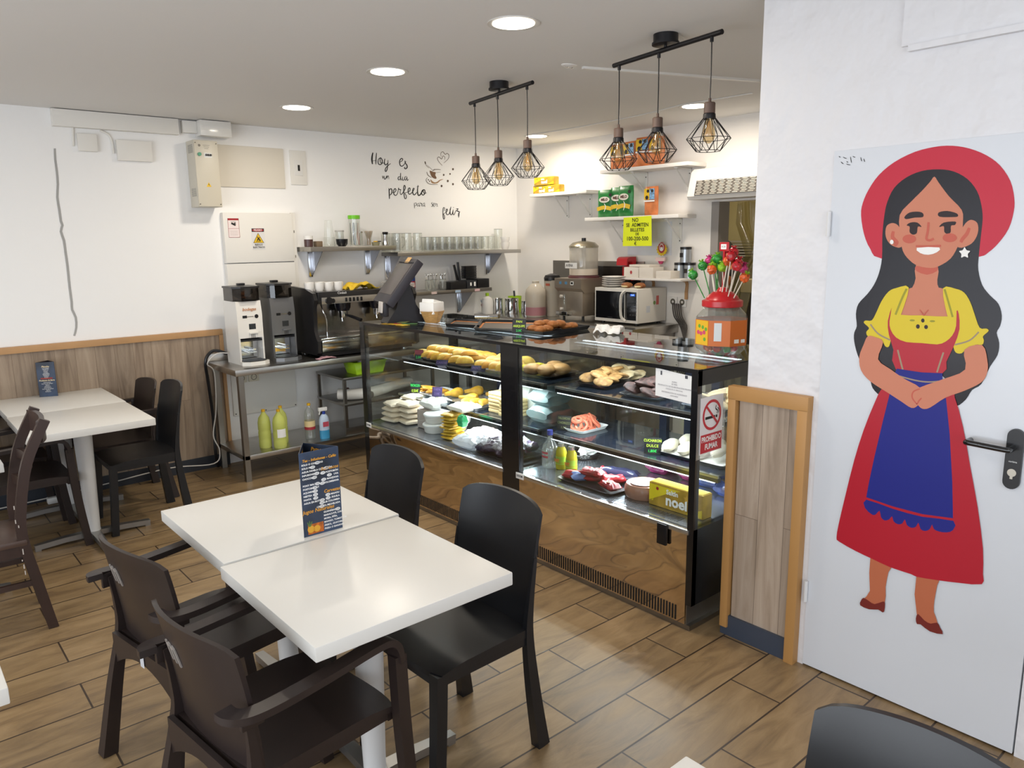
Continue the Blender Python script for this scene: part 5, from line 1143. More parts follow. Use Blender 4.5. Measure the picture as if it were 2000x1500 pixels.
for k, (x, y) in enumerate(((4.94, 4.255), (4.96, 4.13))):
    t = thing('bread_roll', ('left', 'right')[k]+' golden filled bread roll lying on top of the microwave', 'bread', (x, y, ZM)); MB().ell((0, 0, .022), (.045, .05, .024), 18, 8, .15, 20, seed=k).build('crust', bun, t)
    MB().ell((-.030, 0, .014), (.02, .035, .010), 12, 6).build('filling', mat('cream_filling', '#d8c79a', .6), t)
# low shelf with boxes, tins, tea sign
t = thing('wall_shelf', 'lowest white wall shelf carrying tea boxes and tins above the microwave', 'wall shelf', (0, 0, 0)); B2((WB-.24, 3.74, 1.40), (WB, 4.36, 1.418), .002).build('board', plasterB, t)
for y in (3.85, 4.20): MB().bar([(WB-.18, y, 1.40), (WB-.015, y, 1.385), (WB-.012, y, 1.30), (WB-.012, y, 1.24)], .025, .012, up=(1, 0, 0), sm=3).build('bracket', oak, t)
ZL = 1.419
carton = mat('carton_cream', '#d9d2c8', .7)
def boxy(x, y, z, sx, sy, sz, label, m=carton, rz=0, nm='tea_box', mark=True):
    t = thing(nm, label, 'box', (x, y, z), rz); B((0, 0, sz/2), (sx, sy, sz), .002).build('body', m, t)
    if mark: g = MB(); g.disc(FX(-sx/2-.001, 0, sz/2), 0, 0, .012, .015); g.build('red_mark', mat('tea_red', '#a8343a', .5), t, recalc=False)
    return t
boxy(WB-.15, 4.275, ZL, .13, .16, .085, 'long cream tea box with a small red mark on the low shelf')
boxy(WB-.13, 4.20, ZL+.089, .14, .22, .018, 'flat cream carton lying over the tea boxes', mark=False)
boxy(WB-.15, 4.11, ZL, .14, .15, .088, 'plain cream tea box in the middle of the low shelf', mark=False)
boxy(WB-.16, 3.93, ZL, .12, .15, .06, 'low cream box with a dark oval mark at the right of the low shelf', mark=False)
tin_m = mat('tin_silver', '#a9aeb2', .3, .7)
for k, (y, z, l) in enumerate(((3.885, ZL, 'lower left silver tin with a black lid on the low shelf'), (3.785, ZL, 'lower right silver tin with a black lid on the low shelf'), (3.83, ZL+.127, 'silver tin with a black lid stacked on the two others'))):
    t = thing('tea_tin', l, 'tin', (WB-.06, y, z), 0, 'silver tins'); MB().lathe([(0, 0), (.045, 0), (.045, .105), (0, .105)], seg=22, caps=False).build('body', tin_m, t); MB().lathe([(.047, .105), (.047, .125), (0, .126)], seg=22, caps=False).build('lid', black_pl, t)
    g = MB(); g.box((-.0455, .01, .06), (.003, .03, .035)); g.build('label', ink, t)
t = thing('tea_sign', 'standing tea advert with a red oval over a yellow sun shape', 'sign', (WB-.03, 4.085, ZL+.10))
Ts = FX(-.02, 0, .13)
g = MB(); P = []
for i in range(26): r = (.058 if i % 2 else .047); a = 2*pi*i/26; P.append((r*cos(a), r*.95*sin(a)))
g.prism(P, Ts, .004); g.build('yellow_sun', mat('sun_yellow', '#d9b51c', .5), t)
g = MB(); g.prism([(.036*cos(2*pi*i/24), .012+.046*sin(2*pi*i/24)) for i in range(24)], FX(-.023, 0, .135), .002); ov = g.build('red_oval', mat('tea_red', '#a8343a', .5), t)
g = MB(); g.disc(FX(-.0235, 0, .135), 0, .012, .024, .030, hole=.82).rect(FX(-.0235, 0, .135), 0, .002, .026, .026); g.text('POMPADOUR', FX(-.0235, 0, .135), .011, 0, .046, sx=.8); g.build('white_emblem', whiteink, ov, recalc=False)
g = MB(); g.prism([(-.05, 0), (.05, 0), (.045, -.03), (-.045, -.03)], FX(-.02, 0, .065), .02); g.build('pale_stand', mat('stand_pink', '#d8bcb8', .6), t)
g = MB(); g.prism([(-.028, .0), (.028, .0), (.012, -.025), (-.012, -.025)], FX(-.021, 0, .035), .012); g.build('magenta_foot', mat('magenta', '#b02c5c', .5), t)
t = thing('coffee_pod_machine', 'small red coffee pod machine behind the tea boxes', 'coffee machine', (5.13, 4.435, ZM)); t.scale = (.62, .9, .45)
g = MB(); g.poly([(q, .06, z) for q, z in ((-.02, .56), (.1, .56), (.1, .10), (.03, .10), (.03, .45), (0, .47), (-.07, .47), (-.08, .40), (-.10, .40), (-.09, .52), (-.06, .55))], .13, (0, -1, 0)); g.build('red_shell', red, t)
B2((-.03, -.05, .0), (.1, .05, .12), .004).build('base', black_pl, t); MB().cyl((-.045, 0, .38), (-.045, 0, .47), .025, seg=14).build('spout', mat('spout_grey', '#6c6a6c', .4), t)
t = thing('wall_socket', 'white wall socket plate behind the microwave cables', 'socket', (WB, 3.89, 1.215)); B2((-.012, -.04, -.04), (0, .04, .04), .004).build('plate', white_pl, t); MB().disc(FX(-.0125, 0, 0), 0, 0, .026, hole=.4).build('socket_hole', mat('socket_shadow', '#5b564b', .5), t, recalc=False)
t = thing('wall_socket', 'second white wall socket plate, closer to the microwave', 'socket', (WB, 3.985, 1.215)); B2((-.012, -.04, -.04), (0, .04, .04), .004).build('plate', white_pl, t); MB().disc(FX(-.0125, 0, 0), 0, 0, .026, hole=.4).build('socket_hole', mat('socket_shadow', '#5b564b', .5), t, recalc=False)
cb = mat('cable_grey', '#4a4644', .5)
for k in range(5):
    o = MB().tube([(WB-.02, 3.98-.02*k, 1.20), (WB-.05, 3.94-.02*k, 1.10), (WB-.03, 3.88-.015*k, 1.0), (WB-.06, 3.80+.015*k, .80), (WB-.05, 3.82+.02*k, .55)], .006, 7, 5).build('power_cable', cb)
    tag(o, 'dark cable hanging from the sockets past the end of the steel counter', 'cable', 'cables beside the steel counter')

# ------------------------------------------------------------ white wall shelves on the kitchen wall
def wshelf(y0, y1, zt, d, label, br, m=plasterB, drop=.20):
    t = thing('wall_shelf', label, 'wall shelf', (0, 0, 0)); B2((WB-d, y0, zt-.028), (WB, y1, zt), .002).build('board', m, t)
    for y in br:
        g = MB(); g.box((WB-.006, y, zt-.03-drop/2), (.012, .03, drop)).box((WB-d*.42, y, zt-.034), (d*.8, .03, .008)); g.tube([(WB-d*.78, y, zt-.04), (WB-.02, y, zt-.03-drop*.85)], .006, 6); b = g.build('bracket', white_pl, t)
        g = MB(); [g.cyl((WB-.012, y, z), (WB-.015, y, z), .005, seg=8) for z in (zt-.07, zt-.03-drop*.9)]; g.build('screw', mat('screw_dark', '#55504a', .4, .5), b)
ZU, ZT_, ZG = 2.175, 2.325, 1.93
wshelf(4.80, 5.55, ZU, .22, 'white wall shelf near the corner holding the yellow biscuit packs', (5.25, 4.95))
wshelf(3.70, 4.62, ZT_, .24, 'topmost white wall shelf holding the orange snack bags', (4.30, 3.85))
wshelf(3.78, 4.80, ZG, .24, 'white wall shelf holding the green bags and yellow note', (4.55, 3.93))
gold = mat('pack_gold', '#c09a34', .3, .3, var=(14, .25)); ypk = mat('pack_yellow', '#dfc81c', .35)
def noel(x, y, z, rz, w_, h, d, label, star=True, lie=False):
    t = thing('cracker_pack', label, 'packet', (x, y, z), rz, 'yellow cracker packs')
    B((0, 0, h/2), (d, w_, h), .004).build('wrapper', gold, t); T = FX(-d/2-.0012, 0, h/2)
    g = MB(); g.prism([(-w_/2+.004, h*.42), (-w_/2+.004, -h*.3), (-w_*.12, h*.2), (w_*.1, h*.42)], T, -.0006); g.prism([(w_*.2, -h*.44), (w_/2-.004, -h*.1), (w_/2-.004, -h*.44)], T, -.0006); g.build('yellow_panel', ypk, t)
    B((0, 0, h+.001), (d*.9, w_*.96, .002)).build('top_panel', ypk, t)
    g = MB(); g.text('Saltín', T, h*.28, -w_*.05, h*.24, .0016, bold=h*.008).text('noel', T, h*.62, w_*.03, -h*.12, .0016, bold=h*.022); g.build('pack_lettering', whiteink, t, recalc=False)
    g = MB(); g.disc(T, -w_*.33, h*.28, h*.07, z=.0012); g.build('red_dot', mat('sign_red', '#a31f26', .5), t, recalc=False)
    if star:
        g = MB(); P = []
        for i in range(10): r = h*(.17 if i % 2 == 0 else .08); a = pi/2+pi*i/5; P.append(T@Vector((w_*.22+r*cos(a), h*.18+r*sin(a), .002)))
        g.poly(P); g.build('gold_star', mat('star_gold', '#cfa23e', .4), t, recalc=False)
        g = MB(); g.text('3', T, h*.2, -w_*.42, -h*.22, .0016, bold=h*.01); g.build('pack_number', ypk, t, recalc=False)
noel(WB-.13, 5.44, ZU, .0, .24, .075, .07, 'lower yellow cracker pack at the left end of the corner shelf', False)
noel(WB-.145, 5.30, ZU, -.10, .26, .070, .06, 'yellow cracker pack lying in front, right of the stack', False)
noel(WB-.14, 5.40, ZU+.078, .05, .26, .072, .07, 'upper yellow cracker pack stacked on the other two', False)
gb = mat('bag_green', '#1f7a36', .3, var=(12, .3)); 
def bag(x, y, z, w_, h, m, label, rz=0, tilt=.12, kind='milo', nm='snack_bag', grp=None):
    t = thing(nm, label, 'bag', (x, y, z), rz, grp); R = Ry(pi/2-tilt*0) 
    g = MB(); Rm = Matrix(((0, 0, -1, 0), (1, 0, 0, 0), (0, 1, 0, 0), (0, 0, 0, 1)))   # local x->y, y->z, z->-x
    g.pillow((.025, 0, h/2), (w_, h, .05), Rm, .10, seed=x*7+y*3, n=10, e=.6); g.build('wrapper', m, t)
    T = FX(-.031, 0, h/2)
    if kind == 'milo':
        g = MB(); g.disc(T, 0, h*.14, w_*.34, h*.11); g.build('logo_badge', mat('milo_badge', '#e6e0d4', .5), t, recalc=False)
        g = MB(); g.text('MILO', T, h*.13, 0, h*.14, .0012, bold=h*.006); g.build('logo_text', mat('milo_brown', '#5a2c1c', .5), t, recalc=False)
        g = MB(); g.ribbon([(-w_*.46, -h*.20), (-.0, -h*.14), (w_*.46, -h*.2)], h*.14, lambda a, b: T@Vector((a, b, .0015)), 4, taper=1); g.build('yellow_band', mat('milo_yellow', '#d9b52c', .5), t, recalc=False)
        g = MB(); g.disc(T, w_*.38, h*.30, w_*.09); g.build('black_seal', ink, t, recalc=False)
        g = MB(); g.ribbon([(0, 0), (w_*.1, h*-.12), (0, h*-.3)], h*.03, lambda a, b: T@Vector((a, b, .002)), 4); g.build('splash_mark', whiteink, t, recalc=False)
    else:
        g = MB(); g.prism([(-w_*.4, h*.05), (0, h*.05), (0, h*.42), (-w_*.4, h*.42)], T, -.001).build('yellow_patch', mat('patch_yellow', '#e2b81e', .5), t)
        g = MB(); g.prism([(0.01*w_, h*.05), (w_*.4, h*.05), (w_*.4, h*.42), (0.01*w_, h*.42)], T, -.001).build('blue_patch', mat('patch_blue', '#7aa3c8', .5, var=(60, .6)), t)
        g = MB(); g.disc(T, -w_*.18, h*.12, w_*.12, z=.002).disc(T, -w_*.10, h*.34, w_*.10, z=.002).disc(T, w_*.22, h*.34, w_*.10, z=.002); g.build('black_seal', ink, t, recalc=False)
        g = MB(); g.rect(T, 0, 0, w_*.84, h*.05, .0016); g.build('white_band', whiteink, t, recalc=False)
    return t
bag(WB-.15, 4.625, ZG, .165, .235, gb, 'leftmost green chocolate drink bag, partly behind its neighbour', .12, grp='green chocolate drink bags')
bag(WB-.13, 4.50, ZG, .165, .25, gb, 'middle green chocolate drink bag on the shelf', .05, grp='green chocolate drink bags')
bag(WB-.165, 4.385, ZG, .165, .255, gb, 'rightmost and frontmost green chocolate drink bag above the yellow note', -.05, grp='green chocolate drink bags')
ob = mat('bag_orange', '#cf7a45', .35, var=(10, .3))
bag(WB-.14, 4.13, ZG, .135, .235, ob, 'orange and yellow snack bag standing alone beside the green bags', 0, kind='o')
for k, (y, h, l) in enumerate(((4.50, .24, 'leftmost orange snack bag on the topmost shelf'), (4.36, .25, 'second orange snack bag on the topmost shelf'), (4.22, .27, 'third orange snack bag on the topmost shelf'), (4.08, .26, 'rightmost orange snack bag on the topmost shelf'))):
    bag(WB-.14, y, ZT_, .15, h-.03, ob, l, .06*(-1)**k, kind='o', grp='orange snack bags on the top shelf')
# yellow note
t = thing('yellow_note', 'bright yellow handwritten note reading NO SE ADMITEN BILLETES DE 100-200-500', 'notice', (WB-.243, 4.19, 1.80)); T = FX(0, 0, 0)
g = MB(); g.prism([(-.148, .118), (.148, .125), (.152, -.118), (-.16, -.118)], frm((0, 0, 0), (0, -1, 0), (-.03, 0, 1)), .0015); g.build('paper', yellowp, t)
g = MB(); Tn = frm((-.0025, 0, 0), (0, -1, 0), (-.03, 0, 1))
for s_, y, sz in (('NO', .094, .044), ('SE  ADMITEN', .054, .042), ('BILLETES', .014, .040), ('DE', -.020, .030), ('100-200-500', -.058, .047), ('€', -.098, .040)): g.text(s_, Tn, sz, (-.02 if s_ in ('NO', '€') else 0), y, .0005, bold=.0006, sx=.98)
g.build('handwriting', ink, t, recalc=False)
tag(B2((WB-.003, 4.02, 1.60), (WB-.001, 4.50, 1.88)).build('printed_sheet', mat('paper_bluewhite', '#d9dbe2', .7)), 'plain white printed sheet taped to the wall behind the yellow note', 'sheet')
# air curtain over the kitchen opening
t = thing('air_curtain', 'white air conditioning unit with a grille over the kitchen opening', 'air unit', (0, 0, 0)); acw = mat('ac_white', '#dad7d2', .4)
P = [(WB, 2.035), (WB-.20, 2.035), (WB-.215, 2.06), (WB-.165, 2.245), (WB-.13, 2.27), (WB, 2.27)]; 
g = MB(); g.poly([(x, 3.72, z) for x, z in P], .92, (0, -1, 0)); g.build('casing', acw, t)
Tg = frm((WB-.2005, 3.28, 2.12), (0, -1, 0), (.26, 0, 1)); g = MB(); g.rect(Tg, 0.0, 0, .74, .115, .006); g.build('grille_recess', mat('grille_dark', '#56514b', .6), t, recalc=False)
g = MB()
for r_ in range(9):
    for c_ in range(11): g.prism([(-.36+c_*.066+.010*(r_ % 2), -.052+r_*.0125), (-.36+c_*.066+.045+.010*(r_ % 2), -.052+r_*.0125), (-.36+c_*.066+.045+.010*(r_ % 2), -.047+r_*.0125), (-.36+c_*.066+.010*(r_ % 2), -.047+r_*.0125)], Tg@Matrix.Translation((0, 0, .009)), .002)
tag(g.build('grille_slats', mat('grille_pale', '#c9c2b6', .4), t), kind='stuff')
# kitchen behind
struct('wall_kitchen_back', B2((7.7, 1.5, 0), (7.8, 6.2, CEIL)), mat('kitchen_cream', '#d9cd9e', .7)); struct('wall_kitchen_side', B2((WB+.12, 5.6, 0), (7.8, 5.7, CEIL)), MATS['kitchen_cream']); struct('wall_kitchen_near', B2((WB+.12, 1.5, 0), (7.8, 1.6, CEIL)), MATS['kitchen_cream']); struct('ceiling_kitchen', B2((WB+.12, 1.5, CEIL), (7.8, 5.7, CEIL+.1)), ceilm)
area('kitchen_fill_light', (6.3, 3.8, 2.6), (0, 0, 0), .5, .5, 22, (1, .90, .72))  # added warm fill so the kitchen is lit; its source is unseen
t = thing('kitchen_shelf_unit', 'steel kitchen shelving with stacked pale trays seen through the opening', 'shelving', (0, 0, 0))
B2((7.2, 3.6, 1.50), (7.68, 5.4, 1.53)).build('shelf', steel_d, t); B2((7.2, 3.6, 1.0), (7.68, 5.4, 1.04)).build('worktop', steel_d, t); B2((7.25, 3.6, .1), (7.68, 5.4, 1.0)).build('cabinet_body', mat('cabinet_dark', '#2a2624', .5), t)
for k in range(6): B2((7.22, 3.7, 1.535+k*.03), (7.6, 5.2, 1.552+k*.03), .003).build('stacked_tray', mat('tray_pale', '#a9a59e', .4), t)
t = thing('white_kitchen_box', 'white appliance seen through the kitchen opening behind the lollipops', 'appliance', (6.35, 3.72, 1.3)); B((0, 0, 0), (.3, .5, .12), .01).build('body', white_pl, t); B((0, 0, -.68), (.3, .5, 1.23)).build('cabinet', mat('cabinet_dark', '#2a2624', .5), t)
# plastic strip curtain gathered aside
cur = glass('curtain_plastic', '#cfc59c', .12, .08, .30, '#8f8458')
def strip(pts, label, seed):
    g = MB(); L = []
    for (z, ya, yb, x) in pts:
        row = []
        for i in range(13): u = i/12; row.append(g._v((x+.03*sin(u*7+z*3+seed), ya+(yb-ya)*u, z)))
        L.append(row)
    for A_, B_ in zip(L, L[1:]):
        for i in range(12): g._f((A_[i], A_[i+1], B_[i+1], B_[i]))
    o = g.build('curtain_strip', cur); tag(o, label, 'curtain', 'plastic strip curtain'); return o
def intp(a, b, n=8): return [tuple(p+(q-p)*(k/n)**1.3 for p, q in zip(a, b)) for k in range(n+1)]
strip([(2.02, 3.54, 3.30, 5.42), (1.85, 3.54, 3.29, 5.42), (1.72, 3.48, 3.28, 5.42), (1.60, 3.42, 3.33, 5.41), (1.48, 3.47, 3.40, 5.40), (1.36, 3.54, 3.44, 5.39), (1.1, 3.56, 3.46, 5.38), (.6, 3.56, 3.46, 5.38), (.15, 3.56, 3.46, 5.38)], 'clear yellowed plastic strip pulled aside at the left of the kitchen opening', 1)
strip([(2.02, 3.30, 3.05, 5.44), (1.85, 3.30, 3.07, 5.44), (1.72, 3.32, 3.12, 5.44), (1.60, 3.38, 3.20, 5.43), (1.48, 3.44, 3.28, 5.42), (1.30, 3.50, 3.38, 5.41), (1.1, 3.54, 3.42, 5.40), (.6, 3.54, 3.42, 5.40), (.15, 3.54, 3.42, 5.40)], 'second clear plastic strip swept across the kitchen opening', 4)
# person in the kitchen
def person():
    t = thing('person', 'person with dark hair standing in the kitchen behind the plastic strips', 'person', (6.55, 4.36, 0), radians(-110))
    me = bpy.data.meshes.new('body'); bm = bmesh.new()
    P = {'pel': (0, 0, .95), 'sp': (0, .01, 1.15), 'ch': (0, 0, 1.32), 'nk': (0, -.02, 1.46), 'hd': (0, -.05, 1.56), 'ht': (0, -.06, 1.63),
         'shL': (.18, 0, 1.38), 'elL': (.24, -.06, 1.12), 'haL': (.17, -.27, 1.06), 'shR': (-.18, 0, 1.38), 'elR': (-.24, -.06, 1.12), 'haR': (-.16, -.27, 1.06),
         'hpL': (.10, 0, .90), 'knL': (.11, -.02, .50), 'anL': (.11, .02, .09), 'toL': (.12, -.13, .04), 'hpR': (-.10, 0, .90), 'knR': (-.11, -.02, .50), 'anR': (-.11, .02, .09), 'toR': (-.12, -.13, .04)}
    Rr = {'pel': .15, 'sp': .135, 'ch': .15, 'nk': .055, 'hd': .078, 'ht': .07, 'sh': .06, 'el': .045, 'ha': .032, 'hp': .09, 'kn': .06, 'an': .042, 'to': .038}
    vs = {k: bm.verts.new(v) for k, v in P.items()}
    for a, b in (('pel', 'sp'), ('sp', 'ch'), ('ch', 'nk'), ('nk', 'hd'), ('hd', 'ht'), ('ch', 'shL'), ('shL', 'elL'), ('elL', 'haL'), ('ch', 'shR'), ('shR', 'elR'), ('elR', 'haR'), ('pel', 'hpL'), ('hpL', 'knL'), ('knL', 'anL'), ('anL', 'toL'), ('pel', 'hpR'), ('hpR', 'knR'), ('knR', 'anR'), ('anR', 'toR')): bm.edges.new((vs[a], vs[b]))
    bm.verts.index_update(); keys = list(P); bm.to_mesh(me); bm.free()
    o = bpy.data.objects.new('body', me); COL.objects.link(o); o.parent = t
    sk = o.modifiers.new('skin', 'SKIN'); sd = me.skin_vertices[0].data
    for i, k in enumerate(keys):
        r = Rr.get(k) or Rr[k[:2]]; sd[i].radius = (r, r*.8 if k in ('pel', 'sp', 'ch') else r)
    sd[0].use_root = True; s2 = o.modifiers.new('sub', 'SUBSURF'); s2.levels = 2; s2.render_levels = 2; me.materials.append(mat('person_skin', '#a8653f', .5))
    # clothes follow the body
    MB().lathe([(.165, .78), (.16, .95), (.145, 1.12), (.17, 1.32), (.13, 1.43), (.06, 1.475)], seg=22, caps=False, sq=.82).build('dark_shirt', mat('shirt_dark', '#2c2c30', .8), t)
    for s_ in (-1, 1):
        MB().tube([(s_*.13, 0, 1.38), (s_*.19, 0, 1.37), (s_*.235, -.04, 1.2)], .068, 12, 3).build('sleeve', MATS['shirt_dark'], t)
        MB().tube([(s_*.09, 0, .93), (s_*.11, -.02, .5), (s_*.11, .02, .10)], .09, 12, 3, rr=[.11, .09, .075]).build('trouser_leg', mat('trouser_dark', '#26262c', .8), t)
        for k in range(4): MB().tube([(s_*(.150+.014*k), -.29, 1.06), (s_*(.152+.014*k), -.335, 1.05-.004*k), (s_*(.153+.013*k), -.36, 1.03)], .008, 6, 2).build('finger', MATS['person_skin'], t)
        MB().tube([(s_*.145, -.275, 1.06), (s_*.12, -.30, 1.055), (s_*.112, -.32, 1.045)], .009, 6, 2).build('thumb', MATS['person_skin'], t)
        MB().ell((s_*.03, -.128, 1.60), (.012, .006, .007), 10, 6).build('eye', ink, t)
        MB().ell((s_*.082, -.055, 1.585), (.012, .02, .03), 10, 6).build('ear', MATS['person_skin'], t)
    MB().ell((0, -.138, 1.575), (.012, .016, .02), 10, 6).build('nose', MATS['person_skin'], t)
    MB().ell((0, -.126, 1.535), (.022, .006, .006), 10, 6).build('mouth', mat('lip_brown', '#7a3c34', .5), t)
    MB().ell((0, -.045, 1.635), (.092, .105, .085), 20, 12, .1, 30, flat=None).build('hair', mat('hair_black', '#17140f', .6), t)
person()
# ------------------------------------------------------------ glass display cases
def mirror_steel():
    M = bpy.data.materials.new('polished_front_steel'); M.use_nodes = True; N = M.node_tree.nodes; Lk = M.node_tree.links; b = N['Principled BSDF']
    b.inputs['Base Color'].default_value = lin('#dcc9b0'); b.inputs['Metallic'].default_value = 1; b.inputs['Roughness'].default_value = .06
    tc = N.new('ShaderNodeTexCoord'); mp = N.new('ShaderNodeMapping'); mp.inputs['Scale'].default_value = (1, 1.0, 2.4); Lk.new(tc.outputs['Object'], mp.inputs[0])
    nz = N.new('ShaderNodeTexNoise'); nz.inputs['Scale'].default_value = 2.1; nz.inputs['Detail'].default_value = 1; nz.inputs['Distortion'].default_value = .8; Lk.new(mp.outputs[0], nz.inputs[0])
    bp = N.new('ShaderNodeBump'); bp.inputs['Strength'].default_value = .55; bp.inputs['Distance'].default_value = .022; Lk.new(nz.outputs[0], bp.inputs['Height']); Lk.new(bp.outputs[0], b.inputs['Normal']); return M
MIR = mirror_steel()
cblk = mat('case_black', '#0e0f13', .25, coat=.3)
deckm = mat('deck_steel', '#9a9fa8', .25, .9, var=(3, .04))
shglass = glass('shelf_glass', '#dfe8ea', .10, 0, .10, '#4a5468')
led = mat('led_strip', '#ffffff', .5, emit=('#eaf4ff', 2.6)); leddot = mat('led_dot', '#ffffff', .5, emit=('#eaf4ff', 10))
XF, XK, ZD, ZT, SH1, SH2 = 2.633, 3.45, .485, 1.20, .925, .662
def case(y0, y1, label, pw0, pw1, shy0, shy1):
    """y0 near end, y1 far end; pw0/pw1 widths of the end posts"""
    t = thing('display_case', label, 'display case', (XF, y0, 0)); X = lambda x: x-XF; Y = lambda y: y-y0; D = XK-XF; W = y1-y0
    # front
    B2((0, pw0, .03), (.012, W-pw1, ZD-.022)).build('mirror_front', MIR, t)
    g = MB(); g.box((.30, W/2, .012), (.58, W-.02, .024)); g.build('base_plinth', steel_d, t)
    B2((.012, .03, .02), (D-.02, W-.03, ZD-.03)).build('machinery_body', mat('case_steel', '#8f8c88', .3, .9), t)
    g = MB(); n = int((W-pw0-pw1-.06)/.0165)
    for k in range(n): g.box((-.0005, pw0+.05+k*.0165, .072), (.003, .0075, .070))
    tag(g.build('ventilation_slots', mat('slot_black', '#0a0a0a', .6), t), kind='stuff')
    B2((-.006, pw0-.01, ZD-.026), (.02, W-pw1+.01, ZD-.004), .002).build('front_sill', mat('sill_alu', '#c4c0ba', .22, .9), t)
    B2((.02, .03, ZD-.02), (D, W-.03, ZD)).build('deck', deckm, t)
    g = MB(); m_ = int((W-.5)/.012)
    for k in range(min(m_, 60)): g.box((.07, .12+k*.012, ZD+.0006), (.06, .005, .001))
    tag(g.build('deck_louvres', mat('louvre_dark', '#3a3e46', .5), t), kind='stuff')
    # ends: a black frame around a glass pane
    for yy_, pw in ((0, pw0), (W-pw1, pw1)):
        g = MB(); a, b = yy_, yy_+pw
        g.box((.016, (a+b)/2, (ZT+.125)/2), (.032, pw, ZT-.125)); g.box((D-.03, (a+b)/2, (ZT+.125)/2), (.06, min(pw, .04), ZT-.125))
        g.box((D/2, (a+b)/2, (ZD+.125)/2), (D-.006, min(pw, .04), ZD-.125)).box((D/2, (a+b)/2, ZT-.036), (D-.006, min(pw, .04), .07)); e = g.build('end_frame', cblk, t)
        B2((.03, (a+b)/2-.003, ZD), (D-.05, (a+b)/2+.003, ZT-.07)).build('end_glass', casetrans, e)
    B2((.004, pw0, ZD), (.010, W-pw1, ZT-.012)).build('front_glass', casetrans, t)
    B2((0, 0, ZT-.008), (D, W, ZT)).build('top_glass', glass('top_glass', '#e6ebeb', .26), t)
    B((.004, W/2, ZT-.008), (.012, W, .018)).build('front_top_rim', cblk, t); B((D-.01, W/2, ZT-.012), (.02, W, .012)).build('rear_top_rim', cblk, t)
    # back: sliding doors
    g = MB()
    for y in (.03, W*.36, W*.50, W*.64, W-.03): g.box((D-.02, y, (ZD+ZT)/2), (.03, .05 if .03 < y < W-.04 else .03, ZT-ZD-.02))
    g.box((D-.02, W/2, ZD+.02), (.03, W-.06, .04)).box((D-.02, W/2, ZT-.04), (.03, W-.06, .04)); bd = g.build('sliding_door_frame', mat('door_frame_navy', '#23283a', .35, .3), t)
    B2((D-.022, .03, ZD), (D-.018, W-.03, ZT-.03)).build('door_glass', casetrans, bd)
    # shelves
    for zs, xs in ((SH1, 2.945), (SH2, 2.90)):
        s_ = B2((X(xs), Y(shy0), zs-.006), (X(3.40), Y(shy1), zs)).build('glass_shelf', shglass, t)
        B2((X(xs)-.006, Y(shy0), zs-.012), (X(xs)+.006, Y(shy1), zs+.001)).build('shelf_edge', mat('shelf_alu', '#c2c6cc', .2, .9), s_)
        B2((X(xs)-.002, Y(shy0), zs-.034), (X(xs)+.02, Y(shy1), zs-.012)).build('shelf_rail', cblk, s_)
        B2((X(xs)-.004, Y(shy0)+.02, zs-.038), (X(xs)+.012, Y(shy1)-.02, zs-.0335)).build('led_strip', led, s_)
        for y in (shy0+.05, shy1-.05): B2((X(xs)+.02, Y(y)-.006, zs-.022), (X(3.42), Y(y)+.006, zs-.006)).build('shelf_arm', cblk, s_)
    # LED dots under the top glass
    g = MB(); B2((X(3.10)-.012, .07, ZT-.030), (X(3.10)+.012, W-.07, ZT-.022)).build('led_holder', mat('led_bar_alu', '#b9bcc0', .3, .8), t)
    k = 0; n = int((W-.2)/.0125)
    for k in range(n): g.box((X(3.10), .10+k*.0125, ZT-.020), (.020, .0075, .004))
    tag(g.build('led_dots', leddot, t), kind='stuff')
    B2((X(3.07), .07, ZT-.034), (X(3.13), W-.07, ZT-.031)).build('led_glow_bar', led, t)
    # maker's plate
    T = FX(-.009, W-pw1-.012, ZD-.012)
    g = MB(); g.box((-.006, W-pw1-.012, ZD-.014), (.004, .062, .034), .001); p = g.build('maker_plate', mat('plate_white', '#dcdcda', .4), t)
    g = MB(); g.text('DEXIM', FX(-.0085, W-pw1-.012, ZD-.014), .017, 0, 0, 0, bold=.0005); g.build('plate_text', ink, p, recalc=False)
    for zz, xx_, pw_ in ((SH1-.05, 2.95, 8), (SH2-.05, 2.905, 11), (ZT-.04, 3.10, 6.5)):
        l = area('case_led_light', (xx_, (y0+y1)/2, zz), (0, 0, pi/2), W-.2, .02, pw_*W/1.4, (.90, .96, 1.0))
    return t
case(1.87, 3.10, 'nearer glass display case with cookies and the no smoking sign', .032, .075, 1.93, 3.06)
case(3.10, 4.71, 'farther glass display case full of yellow empanadas', .07, .06, 3.15, 4.66)
Z1, Z2, Z3 = SH1+.001, SH2+.001, ZD+.001
p_ = atx(1292, 1022, 2.618)
tag(B2((2.612, p_.y-.03, .38), (2.626, p_.y+.022, .478), .003).build('rubber_flap', blk), 'short black flap hanging from the sill of the nearer case over the polished front', 'flap')
